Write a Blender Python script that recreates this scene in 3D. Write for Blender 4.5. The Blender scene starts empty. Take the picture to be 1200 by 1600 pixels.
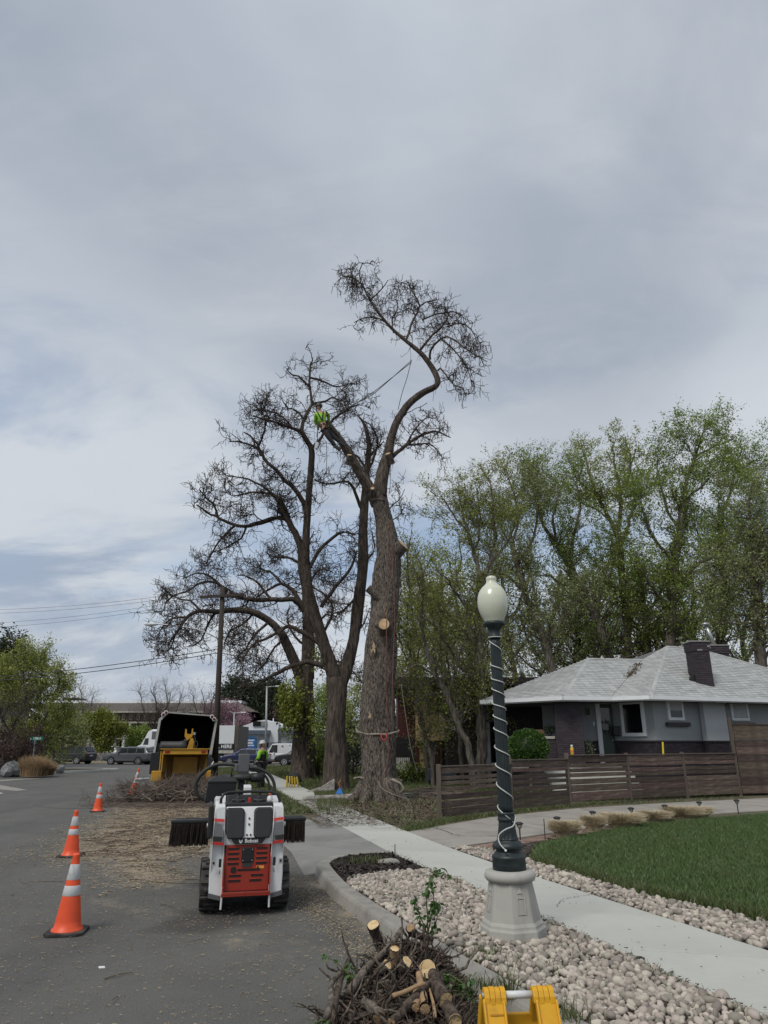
import bpy,bmesh,math,random
import numpy as np
from mathutils import Vector,Matrix,Euler
R=math.radians
rnd=random.Random(7)
rng=np.random.default_rng(11)
scene=bpy.context.scene
COL=scene.collection
# -- camera
CAM_H=1.75
FOC=1080.0                                  # focal length in photo pixels (photo is 1600 high)
PITCH=math.atan(365.0/FOC)
cam_data=bpy.data.cameras.new('camera')
cam_data.sensor_fit='VERTICAL'
cam_data.sensor_height=32.0
cam_data.lens=32.0*FOC/1600.0
cam_data.clip_start=0.1
cam_data.clip_end=6000
cam=bpy.data.objects.new('camera',cam_data)
COL.objects.link(cam)
cam.location=(0,0,CAM_H)
cam.rotation_euler=(math.pi/2+PITCH,0,0)
scene.camera=cam
# -- exposure, sun, sky
scene.view_settings.view_transform='Standard'
scene.view_settings.look='None'
scene.view_settings.gamma=1
scene.view_settings.exposure=0.54
scene.view_settings.use_curve_mapping=False
SUN_EL,SUN_AZ=52.0,215.0                  # azimuth clockwise from +Y: behind and to the left
sun_data=bpy.data.lights.new('sun','SUN')
sun_data.energy=1.5
sun_data.angle=R(22)
sun_data.color=(1.0,0.95,0.87)
sun=bpy.data.objects.new('sun',sun_data)
COL.objects.link(sun)
az=R(SUN_AZ)
sd=Vector((math.sin(az)*math.cos(R(SUN_EL)),math.cos(az)*math.cos(R(SUN_EL)),math.sin(R(SUN_EL))))
sun.rotation_euler=sd.to_track_quat('Z','Y').to_euler()
sun.location=(0,0,60)
def make_world():
 w=bpy.data.worlds.new('World')
 scene.world=w
 w.use_nodes=True
 nt=w.node_tree
 nt.nodes.clear()
 L=nt.links.new
 def nd(t,**k):
  n=nt.nodes.new(t)
  for a,b in k.items():
   setattr(n,a,b)
  return n
 def mth(op,a,b=None,c=None,clamp=False):
  n=nd('ShaderNodeMath',operation=op,use_clamp=clamp)
  for i,x in enumerate((a,b,c)):
   if x is None:
    continue
   if isinstance(x,(int,float)):
    n.inputs[i].default_value=x
   else:
    L(x,n.inputs[i])
  return n.outputs[0]
 tc=nd('ShaderNodeTexCoord')
 sep=nd('ShaderNodeSeparateXYZ')
 L(tc.outputs['Generated'],sep.inputs[0])
 X,Y,Z=sep.outputs
 zz=mth('ADD',mth('MAXIMUM',Z,0.0),0.34)
 com=nd('ShaderNodeCombineXYZ')
 L(mth('DIVIDE',X,zz),com.inputs[0])
 L(mth('DIVIDE',Y,zz),com.inputs[1])
 def noise(scale,detail,rough,dist,vec,loc=(0,0,0),sc=(1,1,1),rot=0.0):
  m=nd('ShaderNodeMapping')
  m.inputs['Location'].default_value=loc
  m.inputs['Rotation'].default_value=(0,0,rot)
  m.inputs['Scale'].default_value=sc
  L(vec,m.inputs[0])
  n=nd('ShaderNodeTexNoise')
  n.inputs['Scale'].default_value=scale
  n.inputs['Detail'].default_value=detail
  n.inputs['Roughness'].default_value=rough
  n.inputs['Distortion'].default_value=dist
  L(m.outputs[0],n.inputs['Vector'])
  return n.outputs[0]
 def ramp(fac,stops):
  r=nd('ShaderNodeValToRGB')
  r.color_ramp.interpolation='EASE'
  while len(r.color_ramp.elements) <len(stops):
   r.color_ramp.elements.new(0.5)
  for e,(p,c) in zip(r.color_ramp.elements,stops):
   e.position=p
   e.color=(c[0],c[1],c[2],1) if isinstance(c,tuple) else (c,c,c,1)
  L(fac,r.inputs[0])
  return r.outputs[0]
 def mix(fac,a,b):
  n=nd('ShaderNodeMix',data_type='RGBA')
  if isinstance(fac,float):
   n.inputs[0].default_value=fac
  else:
   L(fac,n.inputs[0])
  for i,x in ((6,a),(7,b)):
   if isinstance(x,tuple):
    n.inputs[i].default_value=(x[0],x[1],x[2],1)
   else:
    L(x,n.inputs[i])
  return n.outputs[2]
 vec=com.outputs[0]
 big=noise(0.9,5,0.5,0.4,vec,(1.1,4.7,0),(1.0,0.8,1),0.5)
 mid=noise(2.1,8,0.55,0.7,vec,(0.4,5.0,0),(0.75,1.5,1),-0.35)
 fine=noise(5.5,9,0.62,0.6,vec,(8.4,2.0,0),(0.6,1.2,1),-0.3)
 # broad cover: soft grey with a faint lilac cast
 cover=mix(ramp(big,[(0.36,0.0),(0.62,1.0)]),(0.255,0.285,0.335),(0.395,0.43,0.475))
 cover=mix(ramp(mid,[(0.40,0.0),(0.68,0.55)]),cover,(0.41,0.435,0.47))
 cover=mix(ramp(fine,[(0.45,0.0),(0.75,0.2)]),cover,(0.48,0.495,0.515))
 # broken, brighter layer towards the horizon
 low=ramp(Z,[(0.0,1.0),(0.16,0.9),(0.36,0.55),(0.56,0.0)])
 brk=noise(1.9,10,0.6,0.5,vec,(9.1,0.2,0),(0.8,1.15,1),-0.5)
 pale=mix(ramp(brk,[(0.40,0.0),(0.58,1.0)]),(0.215,0.27,0.36),(0.475,0.50,0.525))
 pale=mix(ramp(fine,[(0.50,0.0),(0.72,0.35)]),pale,(0.36,0.38,0.42))
 cover=mix(mth('MULTIPLY',low,0.9),cover,pale)
 haze_=ramp(Z,[(0.0,0.75),(0.07,0.45),(0.2,0.0)])
 cover=mix(haze_,cover,(0.40,0.425,0.46))
 gaps=noise(1.5,9,0.58,0.5,vec,(2.6,7.5,0),(0.6,1.5,1),-0.25)
 gm=ramp(gaps,[(0.50,0.0),(0.64,1.0)])
 band=ramp(Z,[(0.10,0.0),(0.24,1.0),(0.50,0.9),(0.62,0.1)])
 nish=nd('ShaderNodeTexSky',sky_type='NISHITA')
 nish.sun_disc=False
 nish.sun_elevation=R(SUN_EL)
 nish.sun_rotation=R(SUN_AZ)
 nish.air_density=1.0
 nish.dust_density=1.5
 bg_s=nd('ShaderNodeBackground')
 bg_s.inputs[1].default_value=0.10
 L(nish.outputs[0],bg_s.inputs[0])
 bg_c=nd('ShaderNodeBackground')
 L(cover,bg_c.inputs[0])
 bg_c.inputs[1].default_value=1.0
 ms=nd('ShaderNodeMixShader')
 f=mth('SUBTRACT',0.97,mth('MULTIPLY',mth('MULTIPLY',gm,band),0.50))
 L(f,ms.inputs[0])
 L(bg_s.outputs[0],ms.inputs[1])
 L(bg_c.outputs[0],ms.inputs[2])
 out=nd('ShaderNodeOutputWorld')
 L(ms.outputs[0],out.inputs[0])
make_world()
# -- reading positions out of the survey photograph
_s,_c=math.sin(PITCH),math.cos(PITCH)
def ray(px,py):
 u=(px-600.0)/FOC
 v=(800.0-py)/FOC
 return Vector((u,_c-v*_s,_s+v*_c))
def G(px,py,z=0.0):
 d=ray(px,py)
 t=(z-CAM_H)/d.z
 return Vector((d.x*t,d.y*t,z))
def P(px,py,Y):
 d=ray(px,py)
 t=Y/d.y
 return Vector((d.x*t,Y,CAM_H+d.z*t))
# -- materials
def mat(name,col,rough=0.7,var=0.12,vs=4.0,col2=None,c2s=1.5,c2w=(0.45,0.65),bump=0.0,bs=30.0,bd=0.02,metal=0.0,island=0.0,
 objr=0.0,sc=(1,1,1),spec=0.4,trans=0.0,coat=0.0,sub=0.0,aniso_bump=None,alpha=1.0):
 m=bpy.data.materials.new(name)
 m.use_nodes=True
 nt=m.node_tree
 b=nt.nodes['Principled BSDF']
 L=nt.links.new
 tc=nt.nodes.new('ShaderNodeTexCoord')
 mp=nt.nodes.new('ShaderNodeMapping')
 mp.inputs['Scale'].default_value=sc
 L(tc.outputs['Object'],mp.inputs[0])
 def noise(s,d=5,r=0.6):
  n=nt.nodes.new('ShaderNodeTexNoise')
  n.inputs['Scale'].default_value=s
  n.inputs['Detail'].default_value=d
  n.inputs['Roughness'].default_value=r
  L(mp.outputs[0],n.inputs['Vector'])
  return n.outputs[0]
 def mixc(f,a,c):
  n=nt.nodes.new('ShaderNodeMix')
  n.data_type='RGBA'
  L(f,n.inputs[0])
  for i,x in ((6,a),(7,c)):
   if isinstance(x,tuple):
    n.inputs[i].default_value=(*x[:3],1)
   else:
    L(x,n.inputs[i])
  return n.outputs[2]
 color=tuple(col)
 if col2:
  mr=nt.nodes.new('ShaderNodeMapRange')
  mr.inputs['From Min'].default_value=c2w[0]
  mr.inputs['From Max'].default_value=c2w[1]
  L(noise(c2s,6),mr.inputs[0])
  color=mixc(mr.outputs[0],color,tuple(col2))
 hs=nt.nodes.new('ShaderNodeHueSaturation')
 if isinstance(color,tuple):
  hs.inputs['Color'].default_value=(*color[:3],1)
 else:
  L(color,hs.inputs['Color'])
 mr=nt.nodes.new('ShaderNodeMapRange')
 mr.inputs['From Min'].default_value=0.25
 mr.inputs['From Max'].default_value=0.75
 mr.inputs['To Min'].default_value=1-var
 mr.inputs['To Max'].default_value=1+var
 L(noise(vs),mr.inputs[0])
 val=mr.outputs[0]
 for amount,node,sock in ((island,'ShaderNodeNewGeometry','Random Per Island'),(objr,'ShaderNodeObjectInfo','Random')):
  if amount:
   g=nt.nodes.new(node)
   m2=nt.nodes.new('ShaderNodeMapRange')
   m2.inputs['To Min'].default_value=1-amount
   m2.inputs['To Max'].default_value=1+amount
   L(g.outputs[sock],m2.inputs[0])
   mu=nt.nodes.new('ShaderNodeMath')
   mu.operation='MULTIPLY'
   L(val,mu.inputs[0])
   L(m2.outputs[0],mu.inputs[1])
   val=mu.outputs[0]
   m3=nt.nodes.new('ShaderNodeMapRange')
   m3.inputs['To Min'].default_value=0.5-amount*0.06
   m3.inputs['To Max'].default_value=0.5+amount*0.06
   mf=nt.nodes.new('ShaderNodeMath')
   mf.operation='FRACT'
   mm=nt.nodes.new('ShaderNodeMath')
   mm.operation='MULTIPLY'
   mm.inputs[1].default_value=37.7
   L(g.outputs[sock],mm.inputs[0])
   L(mm.outputs[0],mf.inputs[0])
   L(mf.outputs[0],m3.inputs[0])
   L(m3.outputs[0],hs.inputs['Hue'])
 L(val,hs.inputs['Value'])
 L(hs.outputs[0],b.inputs['Base Color'])
 b.inputs['Roughness'].default_value=rough
 b.inputs['Metallic'].default_value=metal
 b.inputs['Specular IOR Level'].default_value=spec
 if coat:
  b.inputs['Coat Weight'].default_value=coat
  b.inputs['Coat Roughness'].default_value=0.08
 if trans:
  b.inputs['Transmission Weight'].default_value=trans
 if bump:
  bp=nt.nodes.new('ShaderNodeBump')
  bp.inputs['Strength'].default_value=bump
  bp.inputs['Distance'].default_value=bd
  L(noise(bs,8,0.65),bp.inputs['Height'])
  L(bp.outputs[0],b.inputs['Normal'])
 return m
def leaf_mat(name,c1,c2,island=0.35,transl=0.35):
 """thin leaf: diffuse plus translucent, colour varies leaf by leaf"""
 m=bpy.data.materials.new(name)
 m.use_nodes=True
 nt=m.node_tree
 nt.nodes.clear()
 L=nt.links.new
 g=nt.nodes.new('ShaderNodeNewGeometry')
 mx=nt.nodes.new('ShaderNodeMix')
 mx.data_type='RGBA'
 mx.inputs[6].default_value=(*c1,1)
 mx.inputs[7].default_value=(*c2,1)
 L(g.outputs['Random Per Island'],mx.inputs[0])
 hs=nt.nodes.new('ShaderNodeHueSaturation')
 mf=nt.nodes.new('ShaderNodeMath')
 mf.operation='MULTIPLY'
 mf.inputs[1].default_value=53.1
 fr=nt.nodes.new('ShaderNodeMath')
 fr.operation='FRACT'
 L(g.outputs['Random Per Island'],mf.inputs[0])
 L(mf.outputs[0],fr.inputs[0])
 mr=nt.nodes.new('ShaderNodeMapRange')
 mr.inputs['To Min'].default_value=1-island
 mr.inputs['To Max'].default_value=1+island
 L(fr.outputs[0],mr.inputs[0])
 L(mr.outputs[0],hs.inputs['Value'])
 L(mx.outputs[2],hs.inputs['Color'])
 d=nt.nodes.new('ShaderNodeBsdfDiffuse')
 t=nt.nodes.new('ShaderNodeBsdfTranslucent')
 gl=nt.nodes.new('ShaderNodeBsdfGlossy')
 gl.inputs['Roughness'].default_value=0.45
 L(hs.outputs[0],d.inputs[0])
 L(hs.outputs[0],t.inputs[0])
 a=nt.nodes.new('ShaderNodeMixShader')
 a.inputs[0].default_value=transl
 L(d.outputs[0],a.inputs[1])
 L(t.outputs[0],a.inputs[2])
 c=nt.nodes.new('ShaderNodeMixShader')
 c.inputs[0].default_value=0.04
 L(a.outputs[0],c.inputs[1])
 L(gl.outputs[0],c.inputs[2])
 o=nt.nodes.new('ShaderNodeOutputMaterial')
 L(c.outputs[0],o.inputs[0])
 return m
def bark_mat(name,c1,c2,zs=0.18,scale=14.0,bump=1.0,bd=0.03,light=None):
 """ridged bark: noise stretched along the trunk"""
 m=bpy.data.materials.new(name)
 m.use_nodes=True
 nt=m.node_tree
 b=nt.nodes['Principled BSDF']
 L=nt.links.new
 tc=nt.nodes.new('ShaderNodeTexCoord')
 mp=nt.nodes.new('ShaderNodeMapping')
 mp.inputs['Scale'].default_value=(1,1,zs)
 L(tc.outputs['Object'],mp.inputs[0])
 n=nt.nodes.new('ShaderNodeTexNoise')
 n.inputs['Scale'].default_value=scale
 n.inputs['Detail'].default_value=6
 n.inputs['Roughness'].default_value=0.6
 n.inputs['Distortion'].default_value=0.6
 L(mp.outputs[0],n.inputs['Vector'])
 r=nt.nodes.new('ShaderNodeValToRGB')
 r.color_ramp.elements[0].position=0.36
 r.color_ramp.elements[0].color=(*c1,1)
 r.color_ramp.elements[1].position=0.66
 r.color_ramp.elements[1].color=(*c2,1)
 L(n.outputs[0],r.inputs[0])
 col=r.outputs[0]
 if light:
  n2=nt.nodes.new('ShaderNodeTexNoise')
  n2.inputs['Scale'].default_value=1.3
  n2.inputs['Detail'].default_value=7
  n2.inputs['Roughness'].default_value=0.7
  L(mp.outputs[0],n2.inputs['Vector'])
  r2=nt.nodes.new('ShaderNodeValToRGB')
  r2.color_ramp.elements[0].position=0.55
  r2.color_ramp.elements[1].position=0.68
  L(n2.outputs[0],r2.inputs[0])
  mx=nt.nodes.new('ShaderNodeMix')
  mx.data_type='RGBA'
  L(r2.outputs[0],mx.inputs[0])
  L(col,mx.inputs[6])
  mx.inputs[7].default_value=(*light,1)
  col=mx.outputs[2]
 L(col,b.inputs['Base Color'])
 b.inputs['Roughness'].default_value=0.9
 b.inputs['Specular IOR Level'].default_value=0.2
 bp=nt.nodes.new('ShaderNodeBump')
 bp.inputs['Strength'].default_value=bump
 bp.inputs['Distance'].default_value=bd
 L(n.outputs[0],bp.inputs['Height'])
 L(bp.outputs[0],b.inputs['Normal'])
 return m
# -- building helpers
def tag(o,label=None,cat=None,group=None,kind=None):
 if label:
  o['label']=label
 if cat:
  o['category']=cat
 if group:
  o['group']=group
 if kind:
  o['kind']=kind
 return o
def thing(name,label,cat,loc=(0,0,0),rz=0.0,group=None,rot=None):
 o=bpy.data.objects.new(name,None)
 o.empty_display_size=0.2
 COL.objects.link(o)
 o.location=loc
 o.rotation_euler=rot if rot else (0,0,rz)
 return tag(o,label,cat,group)
def copy_tree(o,parent=None):
 c=o.copy()
 COL.objects.link(c)
 if parent is not None:
  c.parent=parent
 for ch in o.children:
  copy_tree(ch,c)
 return c
class MB:
 def __init__(s):
  s.v=[]
  s.f=[]
  s.mi=[]
  s.M=Matrix.Identity(4)
  s.cur=0
 def _add(s,vs,fs):
  b=len(s.v)
  M=s.M
  s.v += [tuple(M @ Vector(p)) for p in vs]
  s.f += [tuple(i+b for i in f) for f in fs]
  s.mi += [s.cur]*len(fs)
  return s
 def at(s,loc=(0,0,0),rot=(0,0,0)):
  s.M=Matrix.Translation(loc) @ Euler(rot).to_matrix().to_4x4()
  return s
 def mat(s,i):
  s.cur=i
  return s
 def box(s,c,d,rot=None,taper=(1,1)):
  x,y,z=d[0]/2,d[1]/2,d[2]/2
  pts=[]
  for sz in (-1,1):
   kx,ky=(taper if sz >0 else (1,1))
   for sx,sy in ((-1,-1),(1,-1),(1,1),(-1,1)):
    pts.append(Vector((sx*x*kx,sy*y*ky,sz*z)))
  if rot:
   m=Euler(rot).to_matrix()
   pts=[m @ p for p in pts]
  c=Vector(c)
  return s._add([p+c for p in pts],[(3,2,1,0),(4,5,6,7),(0,1,5,4),(1,2,6,5),(2,3,7,6),(3,0,4,7)])
 def bx(s,a,b):
  return s.box([(a[i]+b[i])/2 for i in range(3)],[abs(b[i]-a[i]) for i in range(3)])
 def prism(s,poly,axis,a,b):
  """poly: 2-D points in the plane normal to axis; extruded from a to b"""
  n=len(poly)
  def p3(p,h):
   return {'x': (h,p[0],p[1]),'y': (p[0],h,p[1]),'z': (p[0],p[1],h)}[axis]
  vs=[p3(p,a) for p in poly]+[p3(p,b) for p in poly]
  fs=[tuple(range(n))[::-1],tuple(range(n,2*n))]
  fs += [(i,(i+1) % n,n+(i+1) % n,n+i) for i in range(n)]
  return s._add(vs,fs)
 def loft(s,rings,cap=True,closed=True):
  n=len(rings[0])
  vs=[p for r in rings for p in r]
  fs=[]
  for k in range(len(rings)-1):
   for i in range(n if closed else n-1):
    j=(i+1) % n
    fs.append((k*n+i,k*n+j,(k+1)*n+j,(k+1)*n+i))
  if cap:
   fs.append(tuple(range(n))[::-1])
   fs.append(tuple(range((len(rings)-1)*n,len(rings)*n)))
  return s._add(vs,fs)
 def tube(s,pts,r,n=8,cap=True):
  pts=[Vector(p) for p in pts]
  if not hasattr(r,'__len__'):
   r=[r]*len(pts)
  rings=[]
  up=None
  for i,p in enumerate(pts):
   t=(pts[min(i+1,len(pts)-1)]-pts[max(i-1,0)])
   if t.length <1e-9:
    t=Vector((0,0,1))
   t.normalize()
   if up is None:
    up=Vector((0,0,1)) if abs(t.z) <0.9 else Vector((0,1,0))
   u=t.cross(up).normalized()
   w=u.cross(t).normalized()
   up=w
   rings.append([p+(u*math.cos(2*math.pi*k/n)+w*math.sin(2*math.pi*k/n))*r[i] for k in range(n)])
  return s.loft(rings,cap)
 def lathe(s,prof,n=24,c=(0,0),cap=True,ph=0.0):
  rings=[[(c[0]+r*math.cos(2*math.pi*(k+ph)/n),c[1]+r*math.sin(2*math.pi*(k+ph)/n),z) for k in range(n)] for r,z in prof]
  return s.loft(rings,cap)
 def quad(s,*p):
  return s._add(p,[tuple(range(len(p)))])
 def ico(s,c,r,sub=1,jit=0.0,rot=None):
  V,Fc=ICO[sub]
  sc=(r,r,r) if not hasattr(r,'__len__') else r
  m=Euler(rot).to_matrix() if rot else Matrix.Identity(3)
  c=Vector(c)
  vs=[]
  for p in V:
   k=1+rnd.uniform(-jit,jit)
   vs.append(m @ Vector((p[0]*sc[0]*k,p[1]*sc[1]*k,p[2]*sc[2]*k))+c)
  return s._add(vs,Fc)
 def build(s,name,mats,parent=None,smooth=False,bevel=0.0,seg=2,loc=None,auto=None):
  me=bpy.data.meshes.new(name)
  me.from_pydata(s.v,[],s.f)
  if not isinstance(mats,(list,tuple)):
   mats=[mats]
  for m in mats:
   me.materials.append(m)
  if len(mats) >1:
   me.polygons.foreach_set('material_index',s.mi)
  if smooth:
   me.polygons.foreach_set('use_smooth',[True]*len(me.polygons))
  me.update()
  o=bpy.data.objects.new(name,me)
  COL.objects.link(o)
  if parent is not None:
   o.parent=parent
  if loc is not None:
   o.location=loc
  if bevel:
   bv=o.modifiers.new('bevel','BEVEL')
   bv.width=bevel
   bv.segments=seg
   bv.limit_method='ANGLE'
   bv.angle_limit=R(35)
  return o
def _ico(sub):
 bm=bmesh.new()
 bmesh.ops.create_icosphere(bm,subdivisions=sub,radius=1)
 bm.verts.ensure_lookup_table()
 V=[tuple(v.co) for v in bm.verts]
 Fc=[tuple(v.index for v in f.verts) for f in bm.faces]
 bm.free()
 return V,Fc
ICO={k: _ico(k) for k in (1,2,3)}
def np_obj(name,V,Fa,m,parent=None,smooth=False,mats=None,mi=None):
 """mesh from numpy arrays; Fa is (n,3) or (n,4)"""
 V=np.asarray(V,dtype=np.float32)
 Fa=np.asarray(Fa,dtype=np.int32)
 k=Fa.shape[1]
 me=bpy.data.meshes.new(name)
 me.vertices.add(len(V))
 me.vertices.foreach_set('co',V.ravel())
 me.loops.add(Fa.size)
 me.loops.foreach_set('vertex_index',Fa.ravel())
 me.polygons.add(len(Fa))
 me.polygons.foreach_set('loop_start',np.arange(0,Fa.size,k,dtype=np.int32))
 me.polygons.foreach_set('loop_total',np.full(len(Fa),k,dtype=np.int32))
 if smooth:
  me.polygons.foreach_set('use_smooth',np.ones(len(Fa),dtype=bool))
 for x in (mats or [m]):
  me.materials.append(x)
 if mi is not None:
  me.polygons.foreach_set('material_index',np.asarray(mi,dtype=np.int32))
 me.update(calc_edges=True)
 o=bpy.data.objects.new(name,me)
 COL.objects.link(o)
 if parent is not None:
  o.parent=parent
 return o
def nrm(a):
 return a/np.maximum(np.linalg.norm(a,axis=-1,keepdims=True),1e-9)
def tubes_np(Pn,Rn,n=3):
 """Pn (N,K,3), Rn (N,K) -> verts, quads"""
 N,K,_=Pn.shape
 T=np.empty_like(Pn)
 T[:,1:-1]=Pn[:,2:]-Pn[:,:-2]
 T[:,0]=Pn[:,1]-Pn[:,0]
 T[:,-1]=Pn[:,-1]-Pn[:,-2]
 T=nrm(T)
 ref=np.where(np.abs(T[:,:1,2:3]) <0.8,np.array([0,0,1.0]),np.array([1.0,0,0]))
 U=nrm(np.cross(T,ref))
 W=np.cross(U,T)
 a=np.arange(n)*2*math.pi/n
 V=Pn[:,:,None]+Rn[:,:,None,None]*(U[:,:,None]*np.cos(a)[None,None,:,None]+W[:,:,None]*np.sin(a)[None,None,:,None])
 idx=np.arange(N*K*n).reshape(N,K,n)
 A=idx[:,:-1]
 B=idx[:,1:]
 Fq=np.stack([A,np.roll(A,-1,2),np.roll(B,-1,2),B],-1).reshape(-1,4)
 return V.reshape(-1,3),Fq
def grow(Pn,Rn,num,length,K=5,tmin=0.2,along=0.5,spread=1.0,up=0.2,wig=0.35,grav=0.0,rr=0.55,rend=0.25,rmin=0.004,bias=None,tpow=1.0):
 """children on parent polylines, vectorised. num: children in all"""
 N,Kp,_=Pn.shape
 seglen=np.linalg.norm(np.diff(Pn,axis=1),axis=2).sum(1)
 w=seglen/seglen.sum()
 i=rng.choice(N,num,p=w)
 t=tmin+(1-tmin)*rng.random(num) ** tpow
 x=t*(Kp-1)
 k=np.minimum(x.astype(int),Kp-2)
 fr=(x-k)[:,None]
 p0=Pn[i,k]*(1-fr)+Pn[i,k+1]*fr
 r0=Rn[i,k]*(1-fr[:,0])+Rn[i,k+1]*fr[:,0]
 tan=nrm(Pn[i,k+1]-Pn[i,k])
 d=tan*along+rng.normal(size=(num,3))*spread*0.6
 d[:,2] += up
 if bias is not None:
  d += np.array(bias)
 d=nrm(d)
 Lc=length*(0.55+0.9*rng.random(num))*(1.15-0.5*t)
 out=np.empty((num,K,3))
 out[:,0]=p0
 for j in range(1,K):
  d=nrm(d+rng.normal(size=(num,3))*wig+np.array([0,0,grav]))
  out[:,j]=out[:,j-1]+d*(Lc/(K-1))[:,None]
 ra=np.maximum(r0*rr,rmin)
 prof=np.linspace(1,rend,K)
 Ro=np.maximum(ra[:,None]*prof[None],rmin*0.7)
 return out,Ro
def leaves_np(pts,size,aspect=0.55,droop=0.0,dirs=None,sz=0.4):
 """one kite quad per point"""
 n=len(pts)
 d=rng.normal(size=(n,3)) if dirs is None else dirs+rng.normal(size=(n,3))*0.5
 d[:,2] -= droop
 d=nrm(d)
 u=nrm(np.cross(d,rng.normal(size=(n,3))))
 s=(size*(1-sz+2*sz*rng.random(n)))[:,None]
 a=pts
 V=np.stack([a,a+d*s*0.45+u*s*aspect*0.5,a+d*s,a+d*s*0.45-u*s*aspect*0.5],1).reshape(-1,3)
 Fq=np.arange(4*n).reshape(n,4)
 return V,Fq
def along_pts(Pn,num,jit=0.05,tmin=0.0):
 N,K,_=Pn.shape
 i=rng.integers(0,N,num)
 x=(tmin+(1-tmin)*rng.random(num))*(K-1)
 k=np.minimum(x.astype(int),K-2)
 fr=(x-k)[:,None]
 p=Pn[i,k]*(1-fr)+Pn[i,k+1]*fr
 return p+rng.normal(size=(num,3))*jit
def cat(parts):
 Vs,Fs=[],[]
 b=0
 for V,Fq in parts:
  Vs.append(V)
  Fs.append(Fq+b)
  b += len(V)
 return np.concatenate(Vs),np.concatenate(Fs)
def resample(pts,K):
 """Catmull-Rom through pts (n,3+) -> K rows"""
 p=np.asarray(pts,float)
 n=len(p)
 x=np.linspace(0,n-1,K)
 k=np.minimum(x.astype(int),n-2)
 f=(x-k)[:,None]
 p0=p[np.maximum(k-1,0)]
 p1=p[k]
 p2=p[k+1]
 p3=p[np.minimum(k+2,n-1)]
 return 0.5*((2*p1)+(-p0+p2)*f+(2*p0-5*p1+4*p2-p3)*f ** 2+(-p0+3*p1-3*p2+p3)*f ** 3)
def text(name,body,size,m,parent,loc,rot,ext=0.001,align='CENTER',bold=0.0):
 cu=bpy.data.curves.new(name,'FONT')
 cu.body=body
 cu.size=size
 cu.extrude=ext
 cu.offset=bold
 cu.align_x=align
 cu.align_y='CENTER'
 cu.materials.append(m)
 tmp=bpy.data.objects.new(name,cu)
 me=bpy.data.meshes.new_from_object(tmp)
 bpy.data.objects.remove(tmp)
 o=bpy.data.objects.new(name,me)
 COL.objects.link(o)
 o.parent=parent
 o.location=loc
 o.rotation_euler=rot
 return o
# == SETTING
M={}
M['asphalt_far']=mat('asphalt_far',(0.12,0.12,0.118),0.9,0.2,2.0)
M['soil']=mat('soil',(0.105,0.085,0.06),0.95,0.3,6,col2=(0.05,0.065,0.03),c2s=0.5,bump=0.7,bs=20,bd=0.04)
M['verge']=mat('verge_soil',(0.125,0.10,0.07),0.95,0.3,9,col2=(0.065,0.075,0.035),c2s=0.55,bump=0.8,bs=25,bd=0.04)
M['walk']=mat('pale_concrete',(0.425,0.428,0.392),0.85,0.07,2.2,col2=(0.375,0.372,0.335),c2s=0.9,c2w=(0.45,0.8),bump=0.15,bs=120,bd=0.004,objr=0.05)
M['kerb']=mat('weathered_concrete',(0.27,0.255,0.23),0.9,0.14,3,col2=(0.16,0.15,0.135),c2s=3.5,c2w=(0.5,0.75),bump=0.4,bs=70,bd=0.008)
M['drive']=mat('driveway_concrete',(0.30,0.28,0.25),0.9,0.08,1.6,col2=(0.22,0.205,0.185),c2s=1.1,bump=0.25,bs=90,bd=0.005,objr=0.04)
M['apron']=mat('apron_concrete',(0.225,0.22,0.205),0.9,0.1,1.8,col2=(0.155,0.152,0.145),c2s=0.8,bump=0.3,bs=80,bd=0.005,objr=0.03)
M['crack']=mat('crack_fill',(0.04,0.037,0.033),0.95)
M['stone']=mat('river_stone',(0.335,0.298,0.255),0.75,0.2,16,objr=0.42,bump=0.1,bs=60,bd=0.003)
M['stone_i']=mat('river_stones',(0.335,0.298,0.255),0.75,0.2,16,island=0.45,bump=0.1,bs=60,bd=0.003)
M['mulch']=mat('dark_mulch',(0.035,0.028,0.024),0.95,0.4,20,island=0.5)
M['soil_dark']=mat('bed_soil',(0.075,0.06,0.048),0.95,0.3,12)
M['grass_sheet']=mat('turf_soil',(0.022,0.034,0.013),0.95,0.3,5)
M['blade']=leaf_mat('grass_blade',(0.068,0.135,0.034),(0.12,0.17,0.055),0.4,0.3)
M['blade_wild']=leaf_mat('wild_grass_blade',(0.075,0.125,0.03),(0.13,0.125,0.055),0.4,0.3)
M['straw']=leaf_mat('straw_blade',(0.55,0.46,0.30),(0.66,0.57,0.40),0.3,0.25)
M['chip']=mat('wood_chip',(0.38,0.31,0.215),0.9,0.2,30,island=0.5)
M['twig']=mat('fallen_twig',(0.115,0.088,0.065),0.9,0.2,10,island=0.5)
M['twig_pale']=mat('peeled_twig',(0.36,0.28,0.18),0.9,0.2,10,island=0.3)
# ---- the far ground to the horizon
mb=MB()
mb.quad((-3000,-400,-0.03),(3000,-400,-0.03),(3000,4000,-0.03),(-3000,4000,-0.03))
tag(mb.build('ground',M['soil']),kind='structure')
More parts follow.
